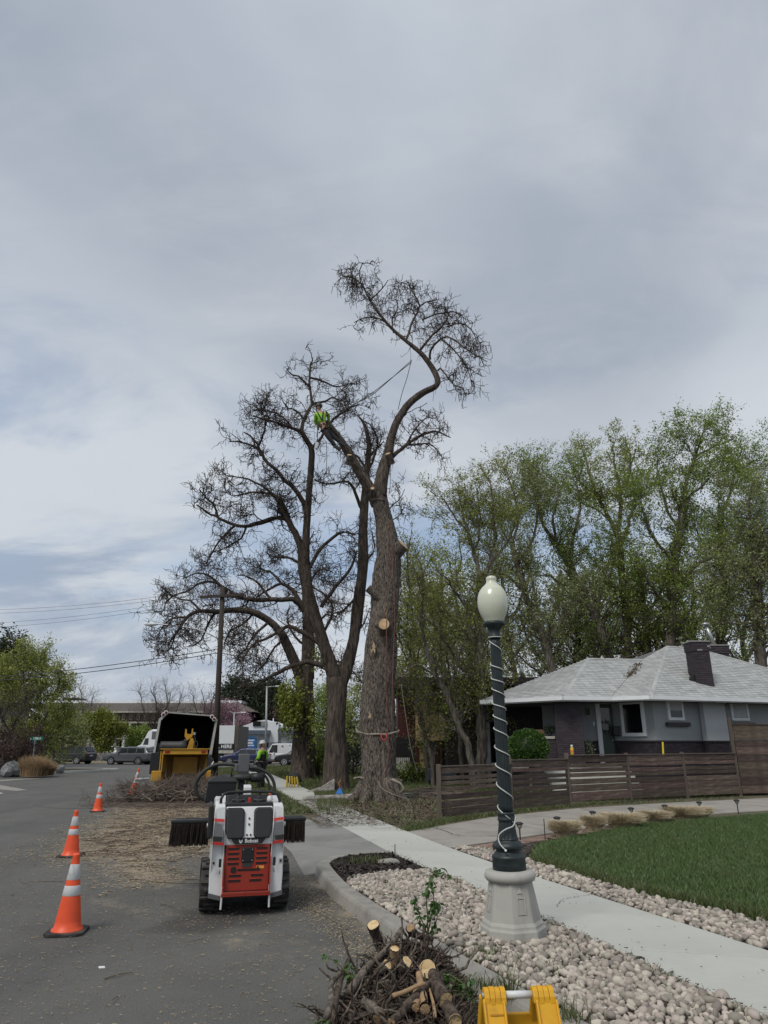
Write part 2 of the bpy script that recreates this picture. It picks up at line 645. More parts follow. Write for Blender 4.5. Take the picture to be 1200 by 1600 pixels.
# ---- asphalt with wood dust blown over it
def road_material():
 m=bpy.data.materials.new('asphalt')
 m.use_nodes=True
 nt=m.node_tree
 b=nt.nodes['Principled BSDF']
 L=nt.links.new
 tc=nt.nodes.new('ShaderNodeTexCoord')
 def noise(s,d=6,r=0.6,sc=None,rot=0):
  n=nt.nodes.new('ShaderNodeTexNoise')
  n.inputs['Scale'].default_value=s
  n.inputs['Detail'].default_value=d
  n.inputs['Roughness'].default_value=r
  if sc:
   mp=nt.nodes.new('ShaderNodeMapping')
   mp.inputs['Scale'].default_value=sc
   mp.inputs['Rotation'].default_value=(0,0,rot)
   L(tc.outputs['Object'],mp.inputs[0])
   L(mp.outputs[0],n.inputs['Vector'])
  else:
   L(tc.outputs['Object'],n.inputs['Vector'])
  return n.outputs[0]
 def rmp(f,a,c,lo=0.0,hi=1.0):
  r=nt.nodes.new('ShaderNodeMapRange')
  r.inputs['From Min'].default_value=a
  r.inputs['From Max'].default_value=c
  r.inputs['To Min'].default_value=lo
  r.inputs['To Max'].default_value=hi
  L(f,r.inputs[0])
  return r.outputs[0]
 def mix(f,a,c,mode='MIX'):
  n=nt.nodes.new('ShaderNodeMix')
  n.data_type='RGBA'
  n.blend_type=mode
  if isinstance(f,float):
   n.inputs[0].default_value=f
  else:
   L(f,n.inputs[0])
  for i,x in ((6,a),(7,c)):
   if isinstance(x,tuple):
    n.inputs[i].default_value=(*x,1)
   else:
    L(x,n.inputs[i])
  return n.outputs[2]
 def mth(op,a,c):
  n=nt.nodes.new('ShaderNodeMath')
  n.operation=op
  n.use_clamp=True
  for i,x in enumerate((a,c)):
   if isinstance(x,float):
    n.inputs[i].default_value=x
   else:
    L(x,n.inputs[i])
  return n.outputs[0]
 grain=noise(75,4,0.95)
 col=mix(rmp(grain,0.3,0.7),(0.038,0.038,0.036),(0.165,0.162,0.15))
 col=mix(rmp(noise(0.55,8,0.7),0.40,0.75,0,0.45),col,(0.155,0.152,0.142))
 col=mix(rmp(noise(0.9,9,0.75),0.5,0.72,0,0.4),col,(0.055,0.054,0.05))
 col=mix(rmp(noise(1.0,5,0.6,(0.9,0.14,1),-0.29),0.5,0.72,0,0.55),col,(0.06,0.06,0.06))
 spark=noise(120,2,1.0)
 col=mix(rmp(spark,0.655,0.69,0,0.9),col,(0.40,0.38,0.33))
 # hairline cracks
 vo=nt.nodes.new('ShaderNodeTexVoronoi')
 vo.feature='DISTANCE_TO_EDGE'
 vo.inputs['Scale'].default_value=0.30
 wn=nt.nodes.new('ShaderNodeTexNoise')
 wn.inputs['Scale'].default_value=1.4
 wn.inputs['Detail'].default_value=9
 L(tc.outputs['Object'],wn.inputs['Vector'])
 va=nt.nodes.new('ShaderNodeVectorMath')
 va.operation='MULTIPLY_ADD'
 va.inputs[1].default_value=(1.6,1.6,0)
 L(wn.outputs['Color'],va.inputs[0])
 L(tc.outputs['Object'],va.inputs[2])
 L(va.outputs[0],vo.inputs['Vector'])
 crack=mth('MULTIPLY',rmp(vo.outputs['Distance'],0.0,0.004,1,0),rmp(noise(0.5,3),0.5,0.6))
 col=mix(mth('MULTIPLY',crack,0.35),col,(0.045,0.043,0.04))
 at=nt.nodes.new('ShaderNodeAttribute')
 at.attribute_name='dust'
 dn=noise(2.6,10,0.72)
 fine=noise(38,8,0.85)
 k=mth('ADD',at.outputs['Fac'],rmp(dn,0.2,0.8,-0.35,0.35))
 k=mth('ADD',k,rmp(fine,0.25,0.75,-0.32,0.32))
 mask=rmp(k,0.42,0.72)
 nt.nodes[-1].clamp=True
 dust=mix(rmp(noise(70,5,0.8),0.3,0.7),(0.20,0.165,0.12),(0.41,0.345,0.26))
 dust=mix(rmp(noise(3.0,7,0.7,(1,0.5,1)),0.5,0.75,0,0.45),dust,(0.15,0.115,0.08))
 # darker patch where the loader stands
 col=mix(mth('MULTIPLY',mask,0.92),col,dust)
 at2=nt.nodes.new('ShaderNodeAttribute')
 at2.attribute_name='dark_patch'
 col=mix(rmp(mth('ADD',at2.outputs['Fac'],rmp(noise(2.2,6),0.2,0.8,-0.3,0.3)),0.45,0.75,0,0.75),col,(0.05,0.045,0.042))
 L(col,b.inputs['Base Color'])
 b.inputs['Roughness'].default_value=0.88
 b.inputs['Specular IOR Level'].default_value=0.25
 bp=nt.nodes.new('ShaderNodeBump')
 bp.inputs['Strength'].default_value=0.5
 bp.inputs['Distance'].default_value=0.006
 L(grain,bp.inputs['Height'])
 L(bp.outputs[0],b.inputs['Normal'])
 return m
def seg_dist(px,py,a,b):
 ax,ay=a
 bx_,by_=b
 dx,dy=bx_-ax,by_-ay
 t=np.clip(((px-ax)*dx+(py-ay)*dy)/(dx*dx+dy*dy),0,1)
 return np.hypot(px-ax-t*dx,py-ay-t*dy)
def dust_at(px,py):
 # heavy scatter between the chipper and the loader, thin trails beyond
 d1=seg_dist(px,py,(-4.3,13.5),(-6.6,23.0))
 d2=seg_dist(px,py,(-3.0,14.5),(-5.0,21.5))
 v=np.clip(0.98-np.minimum(d1,d2)/2.6,0,1)
 v=np.maximum(v,np.clip(0.75-seg_dist(px,py,(-3.2,10.6),(-4.2,13.0))/1.6,0,1))
 v=np.maximum(v,np.clip(0.66-seg_dist(px,py,(-1.1,11.0),(-0.35,8.4))/0.55,0,1))
 v=np.maximum(v,np.clip(0.52-seg_dist(px,py,(-0.2,8.4),(-0.1,6.0))/0.9,0,1))
 v=np.maximum(v,np.clip(0.46-seg_dist(px,py,(-3.4,9.2),(-0.9,7.2))/2.4,0,1))
 v=np.maximum(v,np.clip(0.50-seg_dist(px,py,(-5.2,13.2),(-7.6,24.0))/1.5,0,1))
 v=np.maximum(v,np.clip(0.60-seg_dist(px,py,(-7.6,26),(-8.3,33))/1.6,0,1))
 return v
xs=np.unique(np.concatenate([np.arange(-400,-14,20.0),np.arange(-14,3,0.2),np.arange(3,420,20.0)]))
ys=np.unique(np.concatenate([np.arange(-30,3,8.0),np.arange(3,34,0.25),np.arange(34,79,4.0),[79.0]]))
gx,gy=np.meshgrid(xs,ys)
V=np.stack([gx.ravel(),gy.ravel(),np.zeros(gx.size)],1)
idx=np.arange(gx.size).reshape(gx.shape)
Fq=np.stack([idx[:-1,:-1],idx[:-1,1:],idx[1:,1:],idx[1:,:-1]],-1).reshape(-1,4)
road=np_obj('road',V,Fq,road_material())
tag(road,kind='structure')
for nme,val in (('dust',dust_at(V[:,0],V[:,1])),('dark_patch',np.clip(1.0-seg_dist(V[:,0],V[:,1],(-1.9,8.2),(-1.0,9.6))/1.2,0,1))):
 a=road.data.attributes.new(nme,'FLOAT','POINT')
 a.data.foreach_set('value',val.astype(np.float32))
# ---- kerb lines
KERB=[(3.0,0.6),(2.25,2.2),(1.45,4.15),(0.74,5.82),(0.23,7.11),(-0.28,8.5),(-0.64,9.61),(-0.94,10.97)]
BULB=[(-0.94,10.97),(-0.95,11.35),(-0.86,11.78),(-0.62,12.08),(-0.35,12.24),(0.02,12.36)]
KERB2=[(-3.05,18.4),(-4.4,22.5),(-6.1,28.0),(-8.6,35.0),(-11.5,44.0),(-13.8,51.0),(-14.0,54.5),(-12.4,57.2),(-9.0,58.6),(40,60.5),(300,66)]
WALK_L=[(3.25,2.0),(2.41,5.13),(2.04,6.37),(1.19,9.02),(0.08,12.36),(-2.12,20.64),(-3.85,27.62),(-5.9,36.0),(-8.4,46.0),(-10.8,56.0)]
WALK_R=[(4.6,2.0),(3.62,5.13),(3.22,6.6),(2.30,9.17),(1.12,12.73),(-0.90,20.3),(-2.55,27.3),(-4.6,35.7),(-7.1,45.7),(-9.4,55.8)]
def lerp_line(line,n):
 return [Vector((r[0],r[1],0)) for r in resample(line,n)]
def arc_line(line,step):
 p=resample(line,800)
 d=np.concatenate([[0],np.cumsum(np.linalg.norm(np.diff(p,axis=0),axis=1))])
 n=max(2,int(round(d[-1]/step))+1)
 q=np.linspace(0,d[-1],n)
 return np.stack([np.interp(q,d,p[:,0]),np.interp(q,d,p[:,1])],1)
def kerb_mesh(line,w=0.17,top=0.13,side=1,gutter=0.0):
 """rounded kerb profile swept along line; body lies on the `side` of it"""
 p=arc_line(line,0.35)
 t=np.gradient(p,axis=0)
 t/=np.linalg.norm(t,axis=1,keepdims=True)
 nx=np.stack([t[:,1],-t[:,0]],1)*side
 prof=[(0.045,-0.06),(0.045-0.05*0,0.0),(-0.03+0.045,top-0.03),(0.0,top-0.008),(-0.02,top),(-w,top),(-w,-0.06)]
 rings=[]
 for i in range(len(p)):
  j=rnd.uniform(-0.002,0.002)
  rings.append([(p[i,0]+nx[i,0]*a,p[i,1]+nx[i,1]*a,b+j) for a,b in prof])
 mb=MB()
 mb.loft(rings)
 return mb
kb=kerb_mesh(KERB+BULB[1:],side=-1)
kerb=tag(kb.build('kerb',M['kerb'],smooth=False),kind='structure')
kb=kerb_mesh(KERB2,side=-1)
tag(kb.build('kerb',M['kerb']),kind='structure')
# ---- raised ground on the house side of the kerb
mb=MB()
poly=[(x+0.08,y) for x,y in KERB[:-1]]+[(-0.84,10.97),(-0.85,11.35),(-0.78,11.72),(-0.56,12.0),(-0.3,12.15),(0.0,12.3)]
mb.prism([p for p in poly]+[(1.7,12.3),(4.5,5.0),(5.6,0.6)],'z',-0.02,0.100)
mb2=[(x+0.1,y) for x,y in KERB2]
mb.prism([(-2.0,18.4)]+mb2+[(300,12.2),(0.2,12.3)],'z',-0.02,0.108)
mb.prism([(5.6,0.6),(4.5,5.0),(1.7,12.25),(300,12.15),(300,-20),(20,-20)],'z',-0.02,0.104)
tag(mb.build('verge',M['verge']),kind='structure')
# ---- sidewalk, one object per slab
Lw=arc_line(WALK_L,0.05)
Rw=arc_line(WALK_R,0.05)
def at_y(line,y):
 o=np.argsort(line[:,1])
 return float(np.interp(y,line[o,1],line[o,0]))
walk=tag(bpy.data.objects.new('sidewalk',None),kind='structure')
COL.objects.link(walk)
y=2.2
k=0
slant=-0.25                                     # joints run square to the walk
while y <55:
 step=1.45
 y2=y+step-0.02
 a0=(at_y(Lw,y+0.15),y+0.15)
 a1=(at_y(Rw,y-0.15),y-0.15)
 b1=(at_y(Rw,y2-0.15),y2-0.15)
 b0=(at_y(Lw,y2+0.15),y2+0.15)
 mb=MB()
 cx_,cy_=(a0[0]+b1[0])/2,(a0[1]+b1[1])/2
 dz=rnd.uniform(-0.002,0.002)
 mb.prism([(q[0]-cx_,q[1]-cy_) for q in (a0,a1,b1,b0)],'z',0.02,0.132+dz)
 mb.build('slab',M['walk'],walk,bevel=0.007,seg=2,loc=(cx_,cy_,0))
 y += step
 k += 1
# ---- driveway apron between road and walk (sloping), and its slabs
apron=tag(bpy.data.objects.new('driveway_apron',None),kind='structure')
COL.objects.link(apron)
def slab4(name,pts,m,parent,th=0.09,bevel=0.006):
 """slab with a top given by 3-D corner points"""
 c=sum((Vector(p) for p in pts),Vector())/len(pts)
 mb=MB()
 n=len(pts)
 vs=[Vector(p)-c for p in pts]
 mb._add([v-Vector((0,0,th)) for v in vs]+vs,[tuple(range(n))[::-1],tuple(range(n,2*n))]+[(i,(i+1) % n,n+(i+1) % n,n+i) for i in range(n)])
 return mb.build(name,m,parent,bevel=bevel,loc=c)
slab4('slab',[(-1.13,10.95,0.006),(-0.97,10.97,0.03),(-0.98,11.36,0.06),(-0.88,11.82,0.08),(-0.63,12.13,0.1),(-0.35,12.29,0.12),(0.05,12.39,0.131),(-0.25,13.62,0.131),(-1.62,13.3,0.006)],M['apron'],apron)
slab4('slab',[(-1.63,13.315,0.006),(-0.27,13.635,0.131),(-1.05,16.6,0.131),(-2.55,16.45,0.006)],M['apron'],apron)
slab4('slab',[(-2.56,16.47,0.006),(-1.06,16.62,0.131),(-1.5,18.2,0.131),(-3.0,18.3,0.006)],M['apron'],apron)
# ---- driveway to the right of the walk, running along the fence
drive=tag(bpy.data.objects.new('driveway',None),kind='structure')
COL.objects.link(drive)
top=[(0.42,15.05),(1.5,16.75),(5.11,20.4),(12.83,24.6),(22.0,29.0)]
bot=[(1.12,12.85),(3.35,14.95),(6.2,17.6),(11.5,20.6),(22.0,25.2)]
tp=arc_line(top,0.05)
bt=arc_line(bot,0.05)
fr=np.linspace(0,1,8)
for i in range(7):
 a=tp[int(fr[i]*(len(tp)-1))]
 b=tp[int(fr[i+1]*(len(tp)-1))]
 c=bt[int(fr[i+1]*(len(bt)-1))]
 d=bt[int(fr[i]*(len(bt)-1))]
 g=0.006
 slab4('slab',[(a[0]+g,a[1],0.126),(d[0]+g,d[1],0.126),(c[0]-g,c[1],0.126),(b[0]-g,b[1],0.126)],M['drive'],drive)
# red brick edging course along the driveway
M['edging']=mat('edging_brick',(0.21,0.145,0.115),0.9,0.2,9,objr=0.25,bump=0.3,bs=60,bd=0.005)
edge=tag(bpy.data.objects.new('brick_edging',None),kind='structure')
COL.objects.link(edge)
bm0=MB().box((0,0,0),(0.19,0.095,0.06)).build('brick',M['edging'],edge,bevel=0.006,seg=1)
brick_mesh=bm0.data
p=arc_line([(1.25,12.72),(2.2,13.62),(3.4,14.72),(4.6,15.85)],0.103)
for i in range(len(p)-1):
 for row in range(2):
  if i == 0 and row == 0:
   o=bm0
  else:
   o=bm0.copy()
   COL.objects.link(o)
  d=p[i+1]-p[i]
  a=math.atan2(d[1],d[0])
  off=0.10+row*0.2
  o.location=(p[i,0]+math.sin(a)*off,p[i,1]-math.cos(a)*off,0.105+rnd.uniform(-0.003,0.004))
  o.rotation_euler=(0,0,a+math.pi/2+rnd.uniform(-0.03,0.03))
# ---- cracks and tar-dark joints in the concrete
def crack(pts,w,parent,z):
 q=resample([(G(px,py,z).x,G(px,py,z).y) for px,py in pts],10*len(pts))
 q=q+rng.normal(0,0.012,q.shape)
 mb=MB()
 for i in range(len(q)-1):
  d=nrm(q[i+1]-q[i])
  n_=np.array([-d[1],d[0]])*w*rnd.uniform(0.4,1.2)*0.5
  mb.quad((*(q[i]-n_),z),(*(q[i+1]-n_),z),(*(q[i+1]+n_),z),(*(q[i]+n_),z))
 return mb.build('crack',M['crack'],parent)
crack([(668,1291),(690,1296),(712,1304),(745,1306),(800,1305)],0.022,drive,0.133)
crack([(905,1262),(930,1270),(935,1284)],0.018,drive,0.133)
crack([(1010,1262),(1060,1264),(1090,1262)],0.015,drive,0.133)
crack([(870,1416),(880,1405),(905,1400),(925,1397)],0.006,walk,0.138)
crack([(575,1290),(590,1294),(610,1293)],0.012,walk,0.138)
# ---- helpers: polygon sampling
def in_poly(x,y,poly):
 c=np.zeros(x.shape,bool)
 n=len(poly)
 for i in range(n):
  x1,y1=poly[i]
  x2,y2=poly[(i+1) % n]
  cond=((y1 >y) != (y2 >y))
  xi=(x2-x1)*(y-y1)/((y2-y1) if y2 != y1 else 1e-9)+x1
  c ^= cond & (x <xi)
 return c
def scatter_poly(poly,spacing,jit=0.45):
 p=np.array(poly)
 X_,Y_=np.meshgrid(np.arange(p[:,0].min(),p[:,0].max(),spacing),np.arange(p[:,1].min(),p[:,1].max(),spacing))
 x=X_.ravel()+rng.uniform(-jit,jit,X_.size)*spacing
 y_=Y_.ravel()+rng.uniform(-jit,jit,X_.size)*spacing
 k_=in_poly(x,y_,poly)
 return np.stack([x[k_],y_[k_]],1)
# ---- beds
def sheet(name,poly,z,m,kind='structure'):
 mb=MB()
 mb.quad(*[(a,b,z) for a,b in poly])
 return tag(mb.build(name,m),kind=kind)
KIN=[(1.75,4.0),(0.92,5.88),(0.42,7.15),(-0.09,8.55),(-0.46,9.66),(-0.76,10.97),(-0.77,11.33),(-0.70,11.66),(-0.5,11.93),(-0.25,12.08),(0.0,12.17)]
BED_A=KIN[:5]+[(-0.45,10.0),(-0.1,10.35),(0.15,10.5),(0.62,10.62)]+[(0.93,9.9),(1.17,9.02),(1.6,7.7),(2.02,6.37),(2.39,5.13),(2.7,4.0)]
MULCH=[(-0.47,9.75),(-0.76,10.97),(-0.77,11.33),(-0.70,11.66),(-0.5,11.93),(-0.25,12.08),(0.08,12.2),(0.6,10.7),(0.15,10.55),(-0.1,10.4)]
BED_B=[(1.16,12.70),(2.32,9.17),(3.24,6.6),(3.64,5.13),(4.4,4.2),(4.35,5.6),(3.72,7.4),(3.4,8.25),(3.0,8.8),(2.6,10.0),(2.25,11.1),(2.1,11.7),(1.75,12.6),(1.3,12.85)]
MULCH_B=[(2.25,11.15),(2.1,11.7),(1.75,12.6),(1.55,12.75),(2.4,13.4),(3.3,14.3),(5.7,16.5),(10.2,19.2),(10.0,18.8),(5.8,16.2),(3.2,13.7),(2.5,12.7)]
LAWN=[(2.28,11.9),(2.6,13.0),(3.15,13.75),(5.7,16.4),(10.2,19.0),(18.0,23.0),(30,24),(30,3.0),(5.3,3.0),(4.35,5.9),(3.72,7.55),(3.37,8.4),(2.98,8.95),(2.55,10.2),(2.24,11.2)]
sheet('gravel_bed_soil',BED_A,0.112,M['soil_dark'])
sheet('gravel_bed_soil',BED_B,0.112,M['soil_dark'])
sheet('mulch_bed',MULCH,0.117,M['soil_dark'])
sheet('mulch_bed',MULCH_B,0.117,M['soil_dark'])
sheet('lawn',LAWN,0.124,M['grass_sheet'])
# ---- river stones: the nearest 300 are objects of their own, the rest one mass
IV=np.array(ICO[2][0])
IF=np.array(ICO[2][1])
variants=[]
for q in range(7):
 d=nrm(rng.normal(size=(3,3)))
 v=IV.copy()
 v *= (1+0.22*np.sin(2.2*IV @ d[0]+q)[:,None])*(1+0.16*np.cos(3.1*IV @ d[1])[:,None])
 v *= np.array([1.0,0.78,0.56])*np.array([1,rng.uniform(0.85,1.15),rng.uniform(0.8,1.2)])
 variants.append(v)
def rotmats(n,tilt=0.5):
 out=np.empty((n,3,3))
 for i in range(n):
  e=Euler((rnd.gauss(0,tilt),rnd.gauss(0,tilt),rnd.uniform(0,6.28)))
  out[i]=np.array(e.to_matrix())
 return out
def stone_field(name,poly,spacing,z0,individuals,layers=2):
 pts=[]
 for l_ in range(layers):
  q=scatter_poly(poly,spacing*(1 if l_ == 0 else 1.25))
  r=np.clip(spacing*0.52*np.exp(rng.normal(0,0.26,len(q))),spacing*0.25,spacing*1.15)
  zz=z0+r*0.35+l_*spacing*0.28*rng.uniform(0.6,1.4,len(q))
  pts.append(np.stack([q[:,0],q[:,1],zz,r],1))
 pts=np.concatenate(pts)
 parent=tag(bpy.data.objects.new(name,None),kind='structure')
 COL.objects.link(parent)
 # apparent size: radius over distance, seen only inside the frame
 dist=np.sqrt(pts[:,0] ** 2+pts[:,1] ** 2+(CAM_H-pts[:,2]) ** 2)
 u=pts[:,0]/(pts[:,1]*_c-(CAM_H-pts[:,2])*_s)
 vv=(-(pts[:,1])*_s-(CAM_H-pts[:,2])*_c)/(pts[:,1]*_c-(CAM_H-pts[:,2])*_s)
 seen=(np.abs(u) <0.55) & (vv >-0.745)
 score=np.where(seen,pts[:,3]/dist,0)
 order=np.argsort(-score)
 near,rest=order[:individuals],order[individuals:]
 ms=[]
 for v in variants:
  me=bpy.data.meshes.new('stone')
  me.from_pydata([tuple(p_) for p_ in v],[],[tuple(int(a) for a in f) for f in IF])
  me.polygons.foreach_set('use_smooth',[True]*len(IF))
  me.materials.append(M['stone'])
  ms.append(me)
 for i in near:
  o=bpy.data.objects.new('stone',ms[rnd.randrange(7)])
  COL.objects.link(o)
  o.parent=parent
  o.location=pts[i,:3]
  o.scale=(pts[i,3],)*3
  o.rotation_euler=(rnd.gauss(0,0.4),rnd.gauss(0,0.4),rnd.uniform(0,6.28))
 rm=rotmats(len(rest))
 Vs=[]
 for j,i in enumerate(rest):
  Vs.append(variants[j % 7] @ rm[j].T*pts[i,3]+pts[i,:3])
 if Vs:
  Vs=np.concatenate(Vs)
  Fs=(IF[None]+(np.arange(len(rest))*len(IV))[:,None,None]).reshape(-1,3)
  o=np_obj('stones',Vs,Fs,M['stone_i'],parent,smooth=True)
  o['kind']='stuff'
 return parent
stone_field('river_stone_bed',BED_A,0.052,0.112,300)
stone_field('river_stone_strip',BED_B,0.058,0.112,120)
def shards(name,poly,n,z,size,m,flat=0.35,parent=None,th=0.35):
 """small split pieces lying about"""
 a=np.array(poly)
 q=np.stack([rng.uniform(a[:,0].min(),a[:,0].max(),n*3),rng.uniform(a[:,1].min(),a[:,1].max(),n*3)],1)
 q=q[in_poly(q[:,0],q[:,1],poly)][:n]
 n=len(q)
 L_=size*np.exp(rng.normal(0,0.4,n))
 ang=rng.uniform(0,math.pi*2,n)
 tl=rng.normal(0,flat,n)
 d=np.stack([np.cos(ang)*np.cos(tl),np.sin(ang)*np.cos(tl),np.sin(tl)],1)
 w=np.stack([-np.sin(ang),np.cos(ang),rng.normal(0,0.3,n)],1)
 c=np.stack([q[:,0],q[:,1],z+np.abs(np.sin(tl))*L_*0.5+rng.uniform(0.002,0.012,n)],1)
 hw=(L_*th*0.5)[:,None]*w
 hl=(L_*0.5)[:,None]*d
 V=np.stack([c-hl-hw,c+hl-hw*0.6,c+hl+hw*0.6,c-hl+hw],1).reshape(-1,3)
 return np_obj(name,V,np.arange(4*n).reshape(n,4),m,parent)
mo=shards('mulch',MULCH,14000,0.118,0.035,M['mulch'],0.22)
mo['kind']='stuff'
mo=shards('mulch',MULCH_B,14000,0.118,0.04,M['mulch'],0.22)
mo['kind']='stuff'
# ---- grass
def blades(name,pts,h,w,m,lean=0.5,z=0.12,parent=None,hs=0.35):
 n=len(pts)
 a=rng.uniform(0,2*math.pi,n)
 hh=h*(1-hs+2*hs*rng.random(n))
 lx=rng.normal(0,lean,(n,2))*hh[:,None]
 b=np.concatenate([pts,np.full((n,1),z)],1)
 u=np.stack([np.cos(a),np.sin(a),np.zeros(n)],1)*(w*0.5)
 mid=b+np.concatenate([lx*0.35,(hh*0.6)[:,None]],1)
 tip=b+np.concatenate([lx,hh[:,None]],1)
 V=np.stack([b-u,b+u,mid+u*0.8,tip,mid-u*0.8],1).reshape(-1,3)
 i=np.arange(n)[:,None]*5
 Fq=np.concatenate([i+np.array([[0,1,2,4]]),i+np.array([[4,2,3,3]])],0)
 # two quads per blade; the tip is a degenerate quad, so make it triangles instead
 F3=np.concatenate([i+np.array([[0,1,2]]),i+np.array([[0,2,4]]),i+np.array([[4,2,3]])],0)
 return np_obj(name,V,F3,m,parent)
def thin(pts,keep):
 return pts[rng.random(len(pts)) <keep]
def rand_poly(poly,n,ymax=None):
 a=np.array(poly)
 q=np.stack([rng.uniform(a[:,0].min(),a[:,0].max(),n*3),rng.uniform(a[:,1].min(),a[:,1].max(),n*3)],1)
 return q[in_poly(q[:,0],q[:,1],poly)][:n]
LAWN_VIS=[(2.28,11.9),(2.6,13.0),(3.15,13.75),(5.7,16.4),(10.2,19.0),(12.5,20.0),(5.2,7.0),(4.6,5.4),(4.35,5.9),(3.72,7.55),(3.37,8.4),(2.98,8.95),(2.55,10.2),(2.24,11.2)]
q=rand_poly(LAWN_VIS,150000)
g=blades('grass',q,0.065,0.007,M['blade'],0.55,0.122)
g['kind']='stuff'
q=rand_poly(LAWN_VIS,40000)
pat=np.sin(q[:,0]*2.1+1)*np.sin(q[:,1]*1.7)+0.5*np.sin(q[:,0]*5.3+q[:,1]*4.1)
g=blades('grass',q[rng.random(len(q)) <np.clip(0.35+0.5*pat,0.03,1)],0.075,0.007,M['blade_wild'],0.6,0.122)
g['kind']='stuff'
# ragged longer fringe along the near edge of the lawn
fr_line=arc_line([(2.24,11.6),(2.3,10.9),(2.6,10.0),(3.0,8.9),(3.4,8.3),(3.75,7.4),(4.3,6.0)],0.02)
q=np.repeat(fr_line,22,0)+rng.normal(0,0.09,(len(fr_line)*22,2))+np.array([0.12,0.03])
g=blades('grass',q,0.085,0.007,M['blade_wild'],0.6,0.118)
g['kind']='stuff'
# shaggy grass and weeds under the trees, round the bases and along the fence
YARD=[(-1.6,18.5),(-2.55,27.3),(-4.6,35.7),(-7.0,45),(9.0,46),(9,30),(2.2,24),(1.5,17.2),(0.45,15.3),(-0.4,18.3)]
q=rand_poly(YARD,150000)
dirt=seg_dist(q[:,0],q[:,1],(-0.3,16.2),(0.6,24.0))
keep=rng.random(len(q)) <np.clip((dirt-1.0)/2.2,0.06,1)
g=blades('grass',q[keep],0.13,0.018,M['blade_wild'],0.5,0.10)
g['kind']='stuff'
q=rand_poly([(3,22.5),(6,26),(14,30),(14,26.5),(6.5,23.2)],25000)
g=blades('grass',q,0.14,0.018,M['blade_wild'],0.5,0.10)
g['kind']='stuff'
STRIP=[(-3.0,18.6),(-4.35,22.5),(-6.0,28.0),(-8.5,35.0),(-11.4,44.0),(-13.6,51.0),(-13.5,54),(-11.0,56.6),(-8.5,46.0),(-6.0,36.0),(-3.95,27.62),(-2.2,20.64),(-1.7,18.9)]
q=rand_poly(STRIP,60000)
g=blades('grass',q,0.13,0.02,M['blade_wild'],0.5,0.10)
g['kind']='stuff'
q=rand_poly([(-9.4,56),(-7.1,45.7),(-4.6,36),(9,40),(16,57),(4,58.6)],60000)
g=blades('grass',q,0.22,0.04,M['blade_wild'],0.4,0.10)
g['kind']='stuff'
# weeds at the foot of the fence and along the walk
fe=arc_line([(0.55,15.25),(1.35,16.95),(3.3,19.15),(5.4,21.1),(7.6,22.5),(12,24.7)],0.02)
q=np.repeat(fe,16,0)+rng.normal(0,0.13,(len(fe)*16,2))+np.array([0.0,0.12])
g=blades('weeds',q[rng.random(len(q)) <np.clip(1.1-(q[:,1]-15)/8,0.08,1)],0.09,0.012,M['blade_wild'],0.7,0.10)
g['kind']='stuff'
q=arc_line([(2.9,3.6),(2.36,5.2),(1.97,6.5),(1.13,9.1),(0.6,10.7)],0.02)
q=np.repeat(q,3,0)+rng.normal(0,0.02,(len(q)*3,2))-np.array([0.04,0])
g=blades('weeds',thin(q,0.5),0.05,0.008,M['blade_wild'],0.7,0.12)
g['kind']='stuff'
# ---- pale strip of gravelly concrete at the tree line, litter round the big trunk
lit=shards('leaf_litter',[(-1.4,17.6),(-2.6,25.5),(0.2,27.5),(2.4,22.5),(1.3,17.4),(0.5,15.4),(-0.3,17.2)],16000,0.11,0.055,M['twig'],0.2,th=0.35)
lit['kind']='stuff'
lit=shards('leaf_litter',[(-1.35,15.8),(-2.9,23.5),(-1.6,23.2),(0.1,16.2)],3200,0.135,0.07,M['twig'],0.1,th=0.16)
lit['kind']='stuff'
# ---- wood chips and twigs on the asphalt
pch=rand_poly([(-8.6,26.5),(-5.2,26.5),(-2.4,14.8),(-2.6,10.5),(-3.6,9.2),(-6.6,13.0),(-7.6,18)],60000)
dv=dust_at(pch[:,0],pch[:,1])
pch=pch[rng.random(len(pch)) <np.clip(dv*1.2-0.15,0.01,1)][:26000]
def lying(name,q,size,th,m,z=0.004,bend=0.0,K=3,stretch=None):
 n=len(q)
 ang=rng.uniform(0,2*math.pi,n) if stretch is None else rng.normal(stretch,0.7,n)
 L_=size*np.exp(rng.normal(0,0.45,n))
 d=np.stack([np.cos(ang),np.sin(ang),np.zeros(n)],1)
 P_=np.empty((n,K,3))
 P_[:,0]=np.concatenate([q,(z+rng.uniform(0.002,0.02,n))[:,None]],1)
 for j in range(1,K):
  d2=d+rng.normal(0,bend,(n,3))*np.array([1,1,0.12])
  P_[:,j]=P_[:,j-1]+d2*(L_/(K-1))[:,None]
 P_[:,:,2]=np.maximum(P_[:,:,2],z)
 rr_=th*np.exp(rng.normal(0,0.3,n))[:,None]*np.linspace(1,0.5,K)[None]
 V,Fq=tubes_np(P_,rr_,3)
 return np_obj(name,V,Fq,m)
o=lying('wood_chips',pch[:17000],0.034,0.005,M['chip'])
o['kind']='stuff'
lp=rand_poly([(-7,20),(-7,5.0),(1.0,5.0),(-0.8,10),(-2.4,16),(-4,20)],13000)
o=lying('wood_chips',lp,0.015,0.003,M['twig_pale'])
o['kind']='stuff'
tw=pch[17000:]
tw=tw[(dust_at(tw[:,0],tw[:,1]) >0.45)][:1900]
o=lying('twigs',tw,0.22,0.004,M['twig'],bend=0.3,K=4,stretch=0.1)
o['kind']='stuff'
o=lying('twigs',tw[:330]+0.05,0.5,0.009,M['twig'],bend=0.25,K=5,stretch=0.1)
o['kind']='stuff'
o=lying('twigs',lp[:50],0.16,0.004,M['twig'],bend=0.25,K=5)
o['kind']='stuff'
